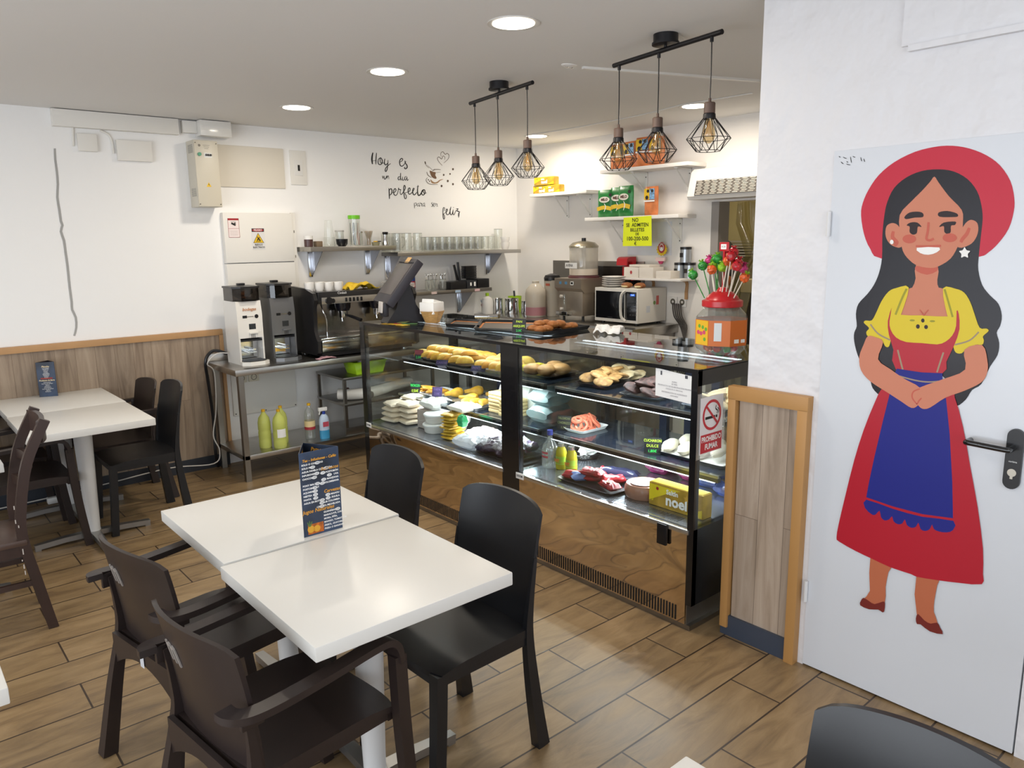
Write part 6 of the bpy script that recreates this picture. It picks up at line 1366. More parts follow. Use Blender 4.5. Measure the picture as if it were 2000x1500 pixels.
# ---- trays
traym = mat('tray_black', '#14161c', .3); trayw = mat('foam_white', '#e2e3e2', .5)
def tray(x, y, z, sx, sy, rz, m, label, h=.018, cat='tray', nm='serving_tray', liner=None):
    g = MB(); O = [(-sx/2, -sy/2), (sx/2, -sy/2), (sx/2, sy/2), (-sx/2, sy/2)]
    def rr(s_, z_, k=.03): 
        P = []
        for cx, cy, a0 in ((sx/2*s_-k, -sy/2*s_+k, -pi/2), (sx/2*s_-k, sy/2*s_-k, 0), (-sx/2*s_+k, sy/2*s_-k, pi/2), (-sx/2*s_+k, -sy/2*s_+k, pi)):
            for i in range(5): a = a0+pi/2*i/4; P.append((cx+k*cos(a), cy+k*sin(a), z_))
        return P
    rings = [[g._v(p) for p in rr(s_, z_)] for s_, z_ in ((.88, 0), (1.0, h), (.975, h), (.87, .003))]
    for A_, B_ in zip(rings, rings[1:]):
        for i in range(20): g._f((A_[i], A_[(i+1) % 20], B_[(i+1) % 20], B_[i]))
    g._f(rings[0][::-1]); g._f(rings[-1])
    t = thing(nm, label, cat, (x, y, z), rz); g.build('tray_body', m, t)
    if liner: MB().box((0, 0, .0045), (sx*.9, sy*.8, .001)).build('paper_liner', liner, t)
    return t
def sign(x, y, z, rows, label, cols, m=None, w_=.06, h=.075, rz=.55, lean=.2):
    t = thing('price_sign', label, 'price sign', (x, y, z), rz); R = Ry(lean)
    g = MB(); g.T = R; g.box((0, 0, h/2), (.003, w_, h), .0008).box((.018, 0, .002), (.036, w_*.7, .003)); g.build('board', m or mat('chalk_black', '#17181a', .5), t)
    for i, (s_, c_) in enumerate(zip(rows, cols)):
        if not s_: continue
        k = len(rows); g = MB(R); T = FX(-.0022, 0, h/2); sz = h/(k+.4)*.78
        g.text(s_, T, sz, 0, h*(.5-(i+.6)/(k+.2)), 0, bold=sz*.008, sx=min(1, w_*.90/(len(s_)*sz*.6))); g.build('chalk_text', c_, t, recalc=False)
    return t
# half-moon pastry
emp = [mat('empanada_yellow', '#c99c30', .5, var=(30, .12), hex2='#a97a1e'), mat('empanada_pale', '#d0ae48', .5, var=(30, .1), hex2='#b5882c'), mat('empanada_gold', '#cd962c', .5, var=(18, .15), hex2='#a56d1e')]
def moon_mb(seed=0, L_=.125, H_=.058, T_=.034):
    g = MB(); n, m_ = 14, 7; rows = []
    for i in range(n+1):
        a = pi*i/n; row = []
        for j in range(m_*2):
            b = 2*pi*j/(m_*2); rr_ = .5+.5*cos(b)   # 0..1 from edge to chord
            s_ = sin(a)**.7
            x = cos(a)*L_/2*(.97); y = (s_*H_)*(rr_)*1.0; z = sin(b)*T_/2*(.25+.75*sin(pi*rr_)**.5 if 0 < rr_ < 1 else .25)*max(.15, s_)
            k = 1+.05*noise.noise(Vector((i*.7+seed, j*.9, seed))); row.append(g._v((x, y*k, T_/2+z*k)))
        rows.append(row)
    for A_, B_ in zip(rows, rows[1:]):
        for j in range(m_*2): g._f((A_[j], A_[(j+1) % (m_*2)], B_[(j+1) % (m_*2)], B_[j]))
    g._f(rows[0]); g._f(rows[-1][::-1]); return g
MOON = [moon_mb(k).build('empanada', emp[k]) for k in range(3)]
used = [False]*3
def moon(x, y, z, rx, rz, label, grp, k):
    o = MOON[k] if not used[k] else MOON[k].copy()
    if used[k]: COL.objects.link(o)
    used[k] = True; o.location = (x, y, z); o.rotation_euler = (rx, 0, rz); return tag(o, label, 'empanada', grp)
tray(3.13, 4.20, Z1, .40, .62, 0, traym, 'long black tray of empanadas on the upper shelf of the farther case')
for r_ in range(3):
    for c_ in range(8):
        moon(2.985+r_*.115+random.uniform(-.01, .01), 4.45-c_*.068+random.uniform(-.008, .008), Z1+.012+.010*(r_ % 2), radians(52+random.uniform(-8, 8)), radians(-32+random.uniform(-9, 9)), 'yellow half moon empanada in the %s row of the long upper tray' % ('front', 'middle', 'back')[r_], 'empanadas in the %s row of the long tray' % ('front', 'middle', 'back')[r_], (r_+c_) % 3)
for c_ in range(6):
    moon(3.04+.02*(c_ % 2), 4.38-c_*.075, Z1+.052, radians(34), radians(-30+random.uniform(-15, 15)), 'yellow empanada heaped on top of the others in the long upper tray', 'empanadas heaped on top', c_ % 3)
tray(3.12, 3.69, Z1, .34, .36, 0, mat('tray_silver', '#a9adb4', .25, .8), 'silver tray of empanadas on the upper shelf next to the black post')
for r_ in range(3):
    for c_ in range(4): moon(3.01+r_*.09, 3.80-c_*.072, Z1+.010+.01*r_, radians(48+random.uniform(-8, 8)), radians(-30+random.uniform(-12, 10)), 'pale yellow empanada on the silver upper tray, row %s' % ('in front', 'in the middle', 'at the back')[r_], 'empanadas on the silver tray %s' % ('front', 'middle', 'back')[r_], (c_+1) % 3)
ts = sign(2.925, 4.42, Z1, ('', '2.0€'), 'small price sign with a dark red top at the left of the upper tray', (greenp, greenp), w_=.065, h=.075)
g = MB(Ry(.2)); g.box((-.0022, 0, .056), (.001, .063, .032)); g.build('red_header', mat('sign_darkred', '#7a2430', .5), ts)
sign(2.90, 4.115, Z1, ('CARNE',), 'low dark purple sign lying in front of the long upper tray', (mat('violet_ink', '#6d5a8c', .5),), mat('sign_indigo', '#2c2a4a', .5), .085, .045, lean=.7)
sign(2.935, 3.765, Z1, ('POLLO',), 'low dark sign lying in front of the silver upper tray', (mat('violet_ink', '#6d5a8c', .5),), mat('sign_indigo', '#2c2a4a', .5), .10, .045, lean=.8)
# bread rings on the far right of the upper shelf
br_tan = mat('tan_bread', '#b98550', .6, var=(30, .15))
tray(3.17, 3.36, Z1, .30, .28, .1, traym, 'dark tray of tan rolls on the upper shelf right beside the dividing posts')
for k, (x, y) in enumerate(((3.08, 3.40), (3.11, 3.31), (3.20, 3.27), (3.24, 3.37))):
    o = MB().ell((0, 0, .036), (.06, .058, .036), 18, 10, .06, 15, seed=k).build('bread_roll', br_tan, loc=(x, y, Z1+.006)); tag(o, 'round tan bread roll, %s on the dark tray seen through the dividing glass' % ('front left', 'front right', 'back right', 'back left')[k], 'bread', 'tan rolls')
tag(B2((3.10, 3.47, Z1), (3.25, 3.53, Z1+.05), .01).build('yellow_package', mat('pack_lemon', '#e2d021', .4)), 'bright yellow package on the upper shelf behind the tan rolls', 'package')
# second shelf of the far case
tray(3.10, 4.43, Z2, .26, .26, 0, trayw, 'white foam tray of thin golden strips on the middle shelf', .014)
fr0 = mat('fried_gold', '#d29a2a', .5, var=(20, .2), hex2='#b5791c')
for k in range(14):
    o = MB().ell((0, 0, 0), (.07, .022, .012), 12, 6, .15, 30, seed=k).build('fried_strip', fr0, loc=(3.04+.012*(k % 5), 4.52-.013*k, Z2+.024+.008*(k % 3))); o.rotation_euler = (0, .1*(k % 3), random.uniform(-.5, .5)); tag(o, 'thin golden fried strip heaped on the white foam tray', 'fried snack', 'golden fried strips')
tray(3.12, 4.08, Z2, .34, .34, 0, mat('tray_silver', '#a9adb4', .25, .8), 'silver tray with drumstick shaped fritters on the middle shelf')
def drum(x, y, rz, label, s_=1):
    g = MB(); g.lathe([(0, 0), (.012, .003), (.016, .03), (.018, .05), (.032, .085), (.036, .11), (.028, .135), (0, .148)], seg=16, caps=False); o = g.build('fritter', emp[0]); o.location = (x, y, Z2+.040); o.rotation_euler = (pi/2, 0, rz); o.scale = (s_, s_, s_); tag(o, label, 'fritter', 'drumstick shaped fritters')
drum(3.00, 4.06, .5, 'drumstick shaped yellow fritter at the front of the silver tray'); drum(3.14, 4.19, 1.2, 'drumstick shaped yellow fritter at the back left of the silver tray'); drum(3.20, 4.02, .7, 'drumstick shaped yellow fritter at the back right of the silver tray'); drum(2.99, 4.21, 1.5, 'drumstick shaped yellow fritter behind the purple sign')
tray(3.01, 3.87, Z2, .22, .20, 0, mat('tray_silver', '#a9adb4', .25, .8), 'small silver tray of pale fritters near the black post')
for k in range(3): moon(2.98+.03*k, 3.92-.05*k, Z2+.010, radians(30), .2*k, 'pale yellow fritter on the small silver tray by the post', 'fritters on the small silver tray', 1)
sign(2.955, 4.53, Z2, ('PATACON', '0.50€'), 'black price sign with green and lime writing on the middle shelf', (greenp, limeink), w_=.075, h=.085)
sign(2.935, 4.23, Z2, ('PAPA', '2.0€', '1.5€'), 'purple and black price sign reading 2.0 on the middle shelf', (mat('violet_ink', '#6d5a8c', .5), mat('violet_ink', '#6d5a8c', .5), limeink), mat('sign_purple', '#3a2c58', .5), .075, .095)
sign(2.895, 3.90, Z2, ('QUESO',), 'purple and black sign lying flat in front of the small silver tray', (mat('violet_ink', '#6d5a8c', .5),), mat('sign_lilac', '#6a5a8c', .5), .11, .06, lean=.95)
tort = mat('tortilla_cream', '#dcbf88', .7, var=(6, .08)); filmm = cleargoods
for k, (x, y, n_) in enumerate(((3.05, 3.66, 6), (3.02, 3.52, 5))):
    for q in range(n_):
        o = B((0, 0, .011), (.13, .13, .020), .006).build('arepa', tort, loc=(x+random.uniform(-.004, .004), y, Z2+q*.022)); tag(o, 'flat cream arepa in the %s pile on the middle shelf' % ('left' if k == 0 else 'right'), 'arepa', 'arepa pile %s' % ('left' if k == 0 else 'right'))
wb = mat('white_bag', '#e0e0da', .35, bump=(25, .5, .01))
for k, (x, y, w_, h) in enumerate(((3.19, 3.72, .14, .15), (3.21, 3.56, .15, .17), (3.18, 3.40, .16, .14))):
    tag(MB().pillow((0, 0, 0), (.16, w_, h), None, .3, k, 9, .35).build('wrapped_package', wb, loc=(x, y, Z2)), ('left', 'middle', 'right')[k]+' white plastic wrapped package towards the back of the middle shelf', 'package', 'white wrapped packages')
bl = glass('ice_blue_film', '#e0eef0', .12, .1, .62, '#c4d6d8')
for k, (x, y, z, h) in enumerate(((3.10, 3.27, Z2, .10), (3.11, 3.27, Z2+.105, .09))):
    tag(MB().pillow((0, 0, 0), (.22, .18, h), None, .3, k+4, 9, .35).build('clear_package', bl, loc=(x, y, z)), ('lower', 'upper')[k]+' translucent pale package stacked against the dividing glass', 'package', 'translucent packages')
# deck of the far case
arep = mat('arepa_pack', '#d9cbb4', .45, var=(16, .10), bump=(30, .5, .006))
pk0 = None; n = 0
for sx_, sy_, cnt, dz in ((2.82, 4.56, 4, .036), (2.86, 4.42, 4, .04), (2.95, 4.50, 5, .036), (2.98, 4.33, 4, .042), (3.12, 4.42, 5, .04)):
    for q in range(cnt):
        o = MB().pillow((0, 0, 0), (.17, .15, dz*1.02), None, .35, n, 9, .4).build('arepa_package', arep) if n < 3 else pk0.copy()
        if n == 0: pk0 = o
        if n >= 3: COL.objects.link(o)
        o.location = (sx_+random.uniform(-.008, .008), sy_+random.uniform(-.006, .006), Z3+q*dz); o.rotation_euler = (0, 0, random.uniform(-.2, .2)); n += 1
        tag(o, 'flat cream vacuum package in a stack at the left end of the case floor', 'package', 'cream flat packages')
tub = mat('tub_white', '#d9d6d0', .35)
for k, (x, y, z) in enumerate(((2.83, 4.10, Z3), (2.84, 4.10, Z3+.066), (2.90, 3.98, Z3), (2.93, 3.97, Z3+.066))):
    t = thing('plastic_tub', ('lower front', 'upper front', 'lower rear', 'upper rear')[k]+' white rounded tub stacked on the case floor', 'tub', (x, y, z), .1, 'white tubs')
    MB().lathe([(0, 0), (.07, 0), (.078, .008), (.086, .048), (.09, .052), (0, .054)], seg=24, caps=False, sq=.92).build('body', tub, t); MB().lathe([(.091, .050), (.092, .058), (.085, .064), (0, .065)], seg=24, caps=False, sq=.92).build('lid', trayw, t)
tag(MB().pillow((0, 0, 0), (.18, .17, .07), None, .4, 9, 9, .4).build('wrapped_package', wb, loc=(2.92, 4.21, Z3+.13)), 'white wrapped package lying on top of the cream stack beside the tubs', 'package')
tag(MB().box((0, 0, .065), (.14, .13, .13), .01).build('grey_package', mat('grey_pack', '#a89c94', .5), loc=(2.88, 4.23, Z3)), 'grey wrapped block between the cream stacks and the tubs', 'package')
chip = mat('chip_yellow', '#c9a22e', .45, var=(30, .2), hex2='#9c7a1e')
for q in range(8):
    o = MB().pillow((0, 0, 0), (.12, .10, .022), None, .6, q+20, 9, .4).build('snack_packet', chip, loc=(2.81+.006*(q % 3), 3.88+.012*(q % 2), Z3+q*.021)); o.rotation_euler = (0, 0, .2*(q % 3)); tag(o, 'crinkled yellow snack packet in the pile beside the white tubs', 'packet', 'yellow snack packets')
tag(MB().pillow((0, 0, 0), (.16, .17, .05), None, .5, 41, 9, .4).build('wrapped_package', wb, loc=(2.90, 3.87, Z3+.170)), 'white wrapped package resting on the yellow snack packets', 'package')
tag(MB().pillow((0, 0, 0), (.05, .06, .07), None, .6, 42, 9, .6).build('green_packet', mat('pack_green', '#2a9a5c', .3), loc=(2.80, 3.76, Z3+.10)), 'green and white packet end sticking out above the case floor goods', 'packet')
tag(MB().pillow((0, 0, 0), (.20, .16, .07), None, .4, 43, 9, .4).build('pink_package', mat('pack_pink', '#d8a9a2', .4, var=(6, .2), hex2='#e6e0dc'), loc=(2.93, 3.72, Z3)), 'white and pink wrapped package behind the plastic bags', 'package')
for k, (x, y, w_) in enumerate(((2.78, 3.62, .2), (2.90, 3.55, .22))):
    tag(MB().pillow((0, 0, 0), (.18, w_, .07), None, .8, 50+k, 12, .35).build('plastic_bag', glass('white_film', '#f2f4f8', .15, .1, .6, '#d6dae0'), loc=(x, y, Z3)), ('front', 'rear')[k]+' crumpled translucent bag on the case floor near the post', 'bag', 'translucent bags')
tray(2.84, 3.34, Z3, .30, .36, 0, traym, 'dark tray of plum coloured pastries at the right end of the farther case floor')
plum = mat('plum_pastry', '#453648', .3, var=(14, .3), hex2='#2a2030', bump=(40, .6, .008))
for k in range(12):
    x, y = 2.75+.075*(k % 3)+.01*(k // 6), 3.47-.075*(k//3); o = MB().pillow((0, 0, 0), (.085, .085, .05), None, .8, 60+k, 9, .5).build('wrapped_pastry', plum, loc=(x, y, Z3+.008+.02*(k % 2))); o.rotation_euler = (0, 0, k*.7); tag(o, 'dark plum pastry in clear film on the dark floor tray', 'pastry', 'plum pastries')
    if k % 2 == 0: tag(MB().pillow((0, 0, 0), (.09, .09, .045), None, 1.0, 90+k, 9, .5).build('clear_wrapper', cleargoods, loc=(x, y, Z3+.04)), 'shiny clear wrapper over the plum pastries', 'wrapper', 'clear pastry wrappers')
# ---- nearer case, upper shelf: cookies
cookie = mat('cookie_gold', '#b08a54', .65, var=(40, .16), hex2='#8a6232', bump=(50, .5, .004)); choc = mat('cookie_choc', '#553630', .65, var=(40, .25), hex2='#2c1714', bump=(60, .8, .004)); pale = mat('cookie_pale', '#d2c09a', .65, var=(22, .10), hex2='#b59a6c', bump=(50, .5, .004))
tray(3.25, 2.90, Z1, .42, .24, .08, traym, 'black oval tray of golden cookies at the left of the nearer upper shelf', .022)
ckm = lambda seed, r: MB().ell((0, 0, .014), (r, r, .016), 20, 8, .10, 24, seed=seed)
CK = None
def cookie_at(x, y, z, m, r, rx, ry, label, grp, seed):
    o = ckm(seed, r).build('cookie', m, loc=(x, y, z)); o.rotation_euler = (rx, ry, seed); tag(o, label, 'cookie', grp)
for k in range(20): cookie_at(3.10+.0165*k+random.uniform(-.006, .006), 2.90+.06*(-1, 1, 0)[k % 3]+random.uniform(-.008, .008), Z1+.016+(.008, .014, .034)[k % 3]+(.012 if 5 < k < 16 else 0), cookie if k < 12 else pale, .055, random.uniform(-.12, .12)+.22*(1, -1, 0)[k % 3], -.28, '%s cookie leaning in the heap on the black oval tray' % ('golden' if k < 12 else 'pale'), '%s cookies on the black tray' % ('golden' if k < 12 else 'pale'), k)
tray(3.20, 2.52, Z1, .40, .26, .08, mat('tray_silver', '#a9adb4', .25, .8), 'silver tray of chocolate cookies behind the paper notice', .016)
for k in range(15): cookie_at(3.05+.02*k, 2.53+.06*(-1, 1, 0)[k % 3], Z1+.012+(.008, .014, .036)[k % 3]+(.010 if k > 3 else 0), choc, .056, random.uniform(-.12, .12)+.22*(1, -1, 0)[k % 3], -.28, 'cracked chocolate cookie in the heap on the silver tray', 'chocolate cookies', k+20)
tray(3.20, 2.12, Z1, .40, .24, 0, mat('tray_grey', '#5a5f68', .35), 'grey tray of oat cookies at the right end of the upper shelf', .016)
for k in range(10): cookie_at(3.08+.03*k, 2.11+.05*(-1 if k % 3 == 0 else (1 if k % 3 == 1 else 0)), Z1+.016+.012*(k % 3), pale, .05, random.uniform(-.15, .15), -.45, 'pale oat cookie in the heap behind the no smoking sign', 'oat cookies', k+40)
# middle shelf
tray(3.10, 2.965, Z2, .24, .16, .0, trayw, 'white foam tray of orange pink strips on the middle shelf', .018)
sal = mat('salmon_strip', '#d8765a', .4, var=(30, .15))
for k in range(9):
    g = MB(); g.tube([(.028*cos(a)*(1+.1*k % 2), .034*sin(a), .003*sin(3*a+k)) for a in [2*pi*i/14 for i in range(15)]], .008, 6); o = g.build('sausage_ring', sal, loc=(3.03+.019*k, 2.965+.012*(-1)**k, Z2+.034)); o.rotation_euler = (.25, -.9, .3*k); tag(o, 'orange pink strip curled in a ring on the foam tray', 'sweet', 'orange pink rings')
for k in range(5):
    g = MB(); g.tube([(.024*cos(a), .030*sin(a), 0) for a in [2*pi*i/14 for i in range(15)]], .008, 6); o = g.build('sausage_ring', sal, loc=(3.04+.03*k, 2.98, Z2+.062)); o.rotation_euler = (.1, -.4, .5*k); tag(o, 'orange pink ring lying on top of the foam tray heap', 'sweet', 'upper orange pink rings')
sign(2.985, 3.035, Z2, ('SALCHICHA', 'CHORIZO', '1.0€'), 'black price sign with thin faded writing beside the orange pink strips', (mat('faded_olive', '#75784c', .6),)*3, w_=.085, h=.085, rz=.35)
tray(3.16, 2.18, Z2, .36, .46, 0, traym, 'wide dark tray of white cheese rolls on the middle shelf', .02, liner=paper)
cheese = mat('white_cheese', '#dfd6c0', .5, var=(20, .06), bump=(40, .3, .004))
for k in range(8):
    o = MB().ell((0, 0, .03), (.085, .034, .030), 16, 10, .12, 20, seed=k+5).build('cheese_roll', cheese, loc=(3.06+.14*(k % 2)+.01*(k//2), 2.33-.09*(k//2), Z2+.008+(.02 if k > 5 else 0))); o.rotation_euler = (0, 0, .25); tag(o, 'plump white roll in the %s row of the wide dark tray' % ('front' if k % 2 == 0 else 'rear'), 'pastry', 'white rolls %s row' % ('front' if k % 2 == 0 else 'rear'))
sign(2.965, 2.37, Z2, ('CUCHARON', 'DULCE', '1.80€'), 'black price sign reading 1.80 in green in front of the white rolls', (limeink, limeink, greenp), w_=.085, h=.085)
# floor of the nearer case
t = thing('glass_bottle', 'clear glass bottle with a blue cap and red striped label', 'bottle', (2.84, 2.995, Z3))
MB().lathe([(0, .001), (.043, .001), (.046, .01), (.046, .10), (.040, .125), (.018, .155), (.0135, .17), (.0135, .20), (0, .20)], seg=24, caps=False).build('body', petclear, t); MB().lathe([(.0165, .185), (.0165, .212), (0, .212)], seg=16, caps=False).build('cap', mat('cap_blue', '#3a4290', .35), t)
T = FX(-.0468, .006, .075); g = MB()
for i in range(5):
    for z, hh in ((0, .012), (.022, .012)):
        a0, a1 = pi-.55+i*.22, pi-.55+(i+1)*.22; vs = [g._v((.0467*cos(a), .0467*sin(a), .06+z+q)) for a, q in ((a0, 0), (a1, 0), (a1, hh), (a0, hh))]; g._f(vs)
g.build('striped_label', mat('label_stripe_red', '#a8444c', .5), t)
jm = glass('juice_yellow', '#d9d470', .08, .03, .72, '#a9a02a'); 
for k, (x, y) in enumerate(((2.86, 2.925), (2.85, 2.835))):
    t = thing('juice_bottle', ('left', 'right')[k]+' small yellow green juice bottle with a patterned label', 'bottle', (x, y, Z3), 0, 'juice bottles')
    MB().lathe([(0, .001), (.030, .001), (.032, .008), (.033, .04), (.029, .055), (.031, .075), (.028, .105), (.019, .125), (.017, .130), (0, .130)], seg=22, caps=False).build('body', jm, t); MB().lathe([(.018, .128), (.018, .146), (0, .147)], seg=16, caps=False).build('cap', mat('cap_silver', '#b9b8b0', .25, .7), t)
    MB().lathe([(.0335, .030), (.0315, .055), (.0325, .075)], seg=22, caps=False).build('label', mat('label_green', '#7f9c2c', .5), t)
    g = MB(); g.text('HIT', FX(-.0345, 0, .052), .024, 0, 0, 0, bold=.001); g.build('label_text', mat('hit_orange', '#d96a1e', .5), t, recalc=False)
t = thing('sachet_basket', 'black woven oval basket holding white sachets on the case floor', 'basket', (3.12, 2.97, Z3))
g = MB(); 
for q, (r, z) in enumerate(((.055, .002), (.070, .012), (.082, .024), (.092, .036))): g.tube([(r*1.25*cos(a), r*.85*sin(a), z) for a in [2*pi*i/24 for i in range(25)]], .0032, 6)
for i in range(28): a = 2*pi*i/28; g.tube([(.055*1.25*cos(a), .055*.85*sin(a), .002), (.092*1.25*cos(a), .092*.85*sin(a), .036)], .0022, 5)
g.build('woven_side', black_pl, t); MB().lathe([(0, 0), (.06, 0), (.06, .003), (0, .003)], seg=20, caps=False).build('base', black_pl, t)
for k in range(7):
    o = B((0, 0, 0), (.055, .04, .006), .001).build('sachet', paper, loc=(3.08+.02*(k % 4), 2.95+.018*(k % 3), Z3+.012+.006*k)); o.rotation_euler = (.5*(k % 3), .3*(k % 2), k); tag(o, 'small white sachet in the black oval basket', 'sachet', 'white sachets')
t_ = tray(2.80, 2.60, Z3, .22, .40, 0, traym, 'dark tray of red wrapped snacks at the front of the case floor', .016)
rp = mat('pack_red', '#a8252c', .25, var=(20, .25), hex2='#6d1820', bump=(30, .5, .006))
for k, (x, y, z, rz_, l, m_) in enumerate(((2.77, 2.73, .01, .4, 'leftmost red wrapped snack on the dark tray', rp), (2.82, 2.62, .012, .7, 'red wrapped snack in the middle of the dark tray', rp), (2.79, 2.62, .045, .2, 'red wrapped snack lying on top of the others', rp), (2.77, 2.48, .012, -.3, 'rightmost red wrapped snack with a round window', rp), (2.86, 2.54, .012, .9, 'red wrapped snack at the back of the dark tray', rp), (2.78, 2.68, .012, 1.0, 'small blue and white snack packet between the red ones', mat('pack_blueish', '#5a6ea0', .3)))):
    t = thing('snack_packet', l, 'packet', (x, y, Z3+z), rz_, 'red wrapped snacks'); MB().pillow((0, 0, 0), (.07, .13, .034), None, .7, k+70, 10, .45, .12).build('wrapper', m_, t)
    if k in (0, 3): MB().disc(Matrix.Translation((0, .0, .037)), 0, 0, .018).build('cookie_picture', mat('cookie_print', '#c98a62', .5), t, recalc=False)
t = thing('snack_roll', 'dark blue long snack packet with a red end behind the red ones', 'packet', (2.98, 2.60, Z3), .35); MB().pillow((0, 0, 0), (.06, .22, .045), None, .5, 81, 11, .4, .08).build('wrapper', mat('pack_navy', '#22243a', .25), t); MB().ell((0, .10, .026), (.024, .014, .022), 12, 8).build('red_end', red, t)
t = thing('caramel_cake', 'round brown caramel cake in a clear pack with a white round label', 'cake', (2.84, 2.315, Z3))
MB().lathe([(0, 0), (.088, 0), (.098, .016), (.098, .05), (.088, .068), (0, .072)], seg=32, caps=False).build('cake', mat('caramel', '#8f6450', .3, coat=.5), t)
MB().disc(Matrix.Translation((-.006, 0, .0735)), 0, 0, .068).build('round_label', mat('label_lilac', '#cfc9dc', .5), t, recalc=False); MB().disc(Matrix.Translation((-.006, 0, .0740)), 0, 0, .056, hole=.86).build('purple_ring', mat('ring_purple', '#7a6aa8', .5), t, recalc=False)
MB().disc(Matrix.Translation((-.006, 0, .0742)), 0, 0, .04).build('label_centre', mat('label_paleblue', '#c5d2e4', .5), t, recalc=False)
noel(2.80, 2.07, Z3, .0, .31, .115, .07, 'large yellow cracker box at the front corner of the nearer case floor')
mg = mat('pack_magenta', '#8c2a62', .25, var=(14, .3), hex2='#5a1c3c', bump=(30, .6, .006)); bg = mat('pack_blue', '#1f3f8c', .25, var=(14, .3), hex2='#15264f', bump=(30, .6, .006))
for k, (x, y, z, m_, l) in enumerate(((3.22, 2.50, 0, mg, 'lower left magenta sweet bag at the back of the case floor'), (3.20, 2.40, .04, mg, 'upper magenta sweet bag at the back of the case floor'), (3.24, 2.30, 0, mg, 'lower right magenta sweet bag'), (3.22, 2.18, 0, bg, 'blue sweet bag behind the cracker box'), (3.16, 2.02, 0, bg, 'blue sweet bag at the right end of the case floor'))):
    tag(MB().pillow((0, 0, 0), (.14, .13, .07), None, .8, 100+k, 10, .4).build('sweet_bag', m_, loc=(x, y, Z3+z)), l, 'bag', 'wrapped sweet bags')
# notices on the glass
t = thing('paper_notice', 'white printed notice taped inside the front glass of the nearer case', 'notice', (0, 0, 0)); ZN = XF+.002
g = MB(); C4 = [atx(a, b, ZN) for a, b in ((1281, 718), (1355, 736), (1352, 790), (1280, 772))]; g.poly(C4, .0008); g.build('sheet', paper, t)
cc = atx(1317, 754, ZN-.0022); Tn = frm(cc, (0, -1, -.02), (0, -.0, 1)); grey = mat('print_grey', '#8a8890', .6)
g = MB()
for s_, y, sz in (('AVISO', .016, .010), ('SE HAN', .006, .009), ('PRODUCTO DE ELABORACIÓN PROPIA', -.006, .010), ('CONSULTE AL PERSONAL', -.018, .008), ('INFORMACIÓN DE ALERGENOS', -.034, .0095), ('DISPONIBLE', -.046, .008)): g.text(s_, Tn, sz, 0, y, 0)
g.build('printed_text', grey, t, recalc=False); g = MB(); g.rect(Tn, .062, .048, .014, .014).rect(Tn, -.072, .048, .008, .018); g.build('print_logo', mat('print_dark', '#4a4a52', .6), t, recalc=False)
t = thing('no_smoking_sign', 'no smoking sign with a crossed cigarette reading PROHIBIDO FUMAR', 'sign', (2.735, 1.868, .95)); Tq = frm((0, -.004, 0), (1, 0, 0), (0, 0, 1))
B((.0, -.001, 0), (.205, .001, .29)).build('laminate_pouch', cleargoods, t)
B((.0, -.0025, 0), (.165, .0015, .25)).build('panel', mat('sign_white2', '#e6e3e4', .35), t)
g = MB(); g.disc(Tq, 0, .042, .068, hole=.82, seg=36)
a = radians(-45); Rr = Matrix.Rotation(a, 4, 'Z'); g.rect(Tq @ Matrix.Translation((0, .042, .0003)) @ Rr, 0, 0, .122, .011); rdm = mat('prohibit_red', '#bf2430', .4); g.rect(Tq, 0, -.080, .155, .082); g.build('red_symbol', rdm, t, recalc=False)
g = MB(); g.rect(Tq, -.012, .032, .072, .012, -.0002).rect(Tq, .034, .032, .012, .012, -.0002); g.ribbon([(.036, .042), (.040, .056), (.026, .066), (.030, .082)], .006, lambda x, y: Tq@Vector((x, y, -.0002)), 3); g.ribbon([(.046, .042), (.050, .058), (.040, .070)], .005, lambda x, y: Tq@Vector((x, y, -.0002)), 3); g.build('cigarette_symbol', ink, t, recalc=False)
g = MB(); g.text('PROHIBIDO', Tq, .034, 0, -.062, .0006, bold=.001, sx=.80).text('FUMAR', Tq, .034, 0, -.097, .0006, bold=.001, sx=.85); g.build('sign_text', whiteink, t, recalc=False)

# ------------------------------------------------------------ things on top of the cases
ZC = ZT+.001
t = thing('cash_register', 'black touch screen cash register tilted back at the far end of the case', 'cash register', (2.83, 4.50, ZC), radians(-16))
regm = mat('register_dark', '#1b1b22', .4); face = mat('register_face', '#4a4444', .3)
g = MB(); P = ((-.11, 0), (.17, 0), (.165, .02), (.10, .12), (.06, .26), (-.01, .22), (-.04, .10), (-.09, .03)); g.poly([(x, .085, z) for x, z in P], .17, (0, -1, 0)); g.build('stand', regm, t)
R = Ry(radians(38)); C0 = Vector((-.0, 0, .27))
B(C0, (.060, .36, .37), .014, R).build('monitor_housing', mat('register_slate', '#2a2830', .45), t)
sc_ = B(C0+R@Vector((-.031, 0, .01)), (.003, .31, .25), .001, R).build('screen', face, t)
B(C0+R@Vector((-.034, -.02, .165)), (.003, .09, .045), .001, R).build('tape_patch', mat('tan_tape', '#c09a62', .6), t)
B(C0+R@Vector((-.030, 0, .148)), (.012, .33, .006), .001, R).build('bezel_ridge', regm, t)
B((-.155, -.10, .115), (.012, .085, .075), .006, Ry(.1)).build('card_reader_face', mat('reader_pale', '#c9c4be', .4), t); B((-.13, -.10, .10), (.04, .10, .10), .012).build('card_reader_body', regm, t)
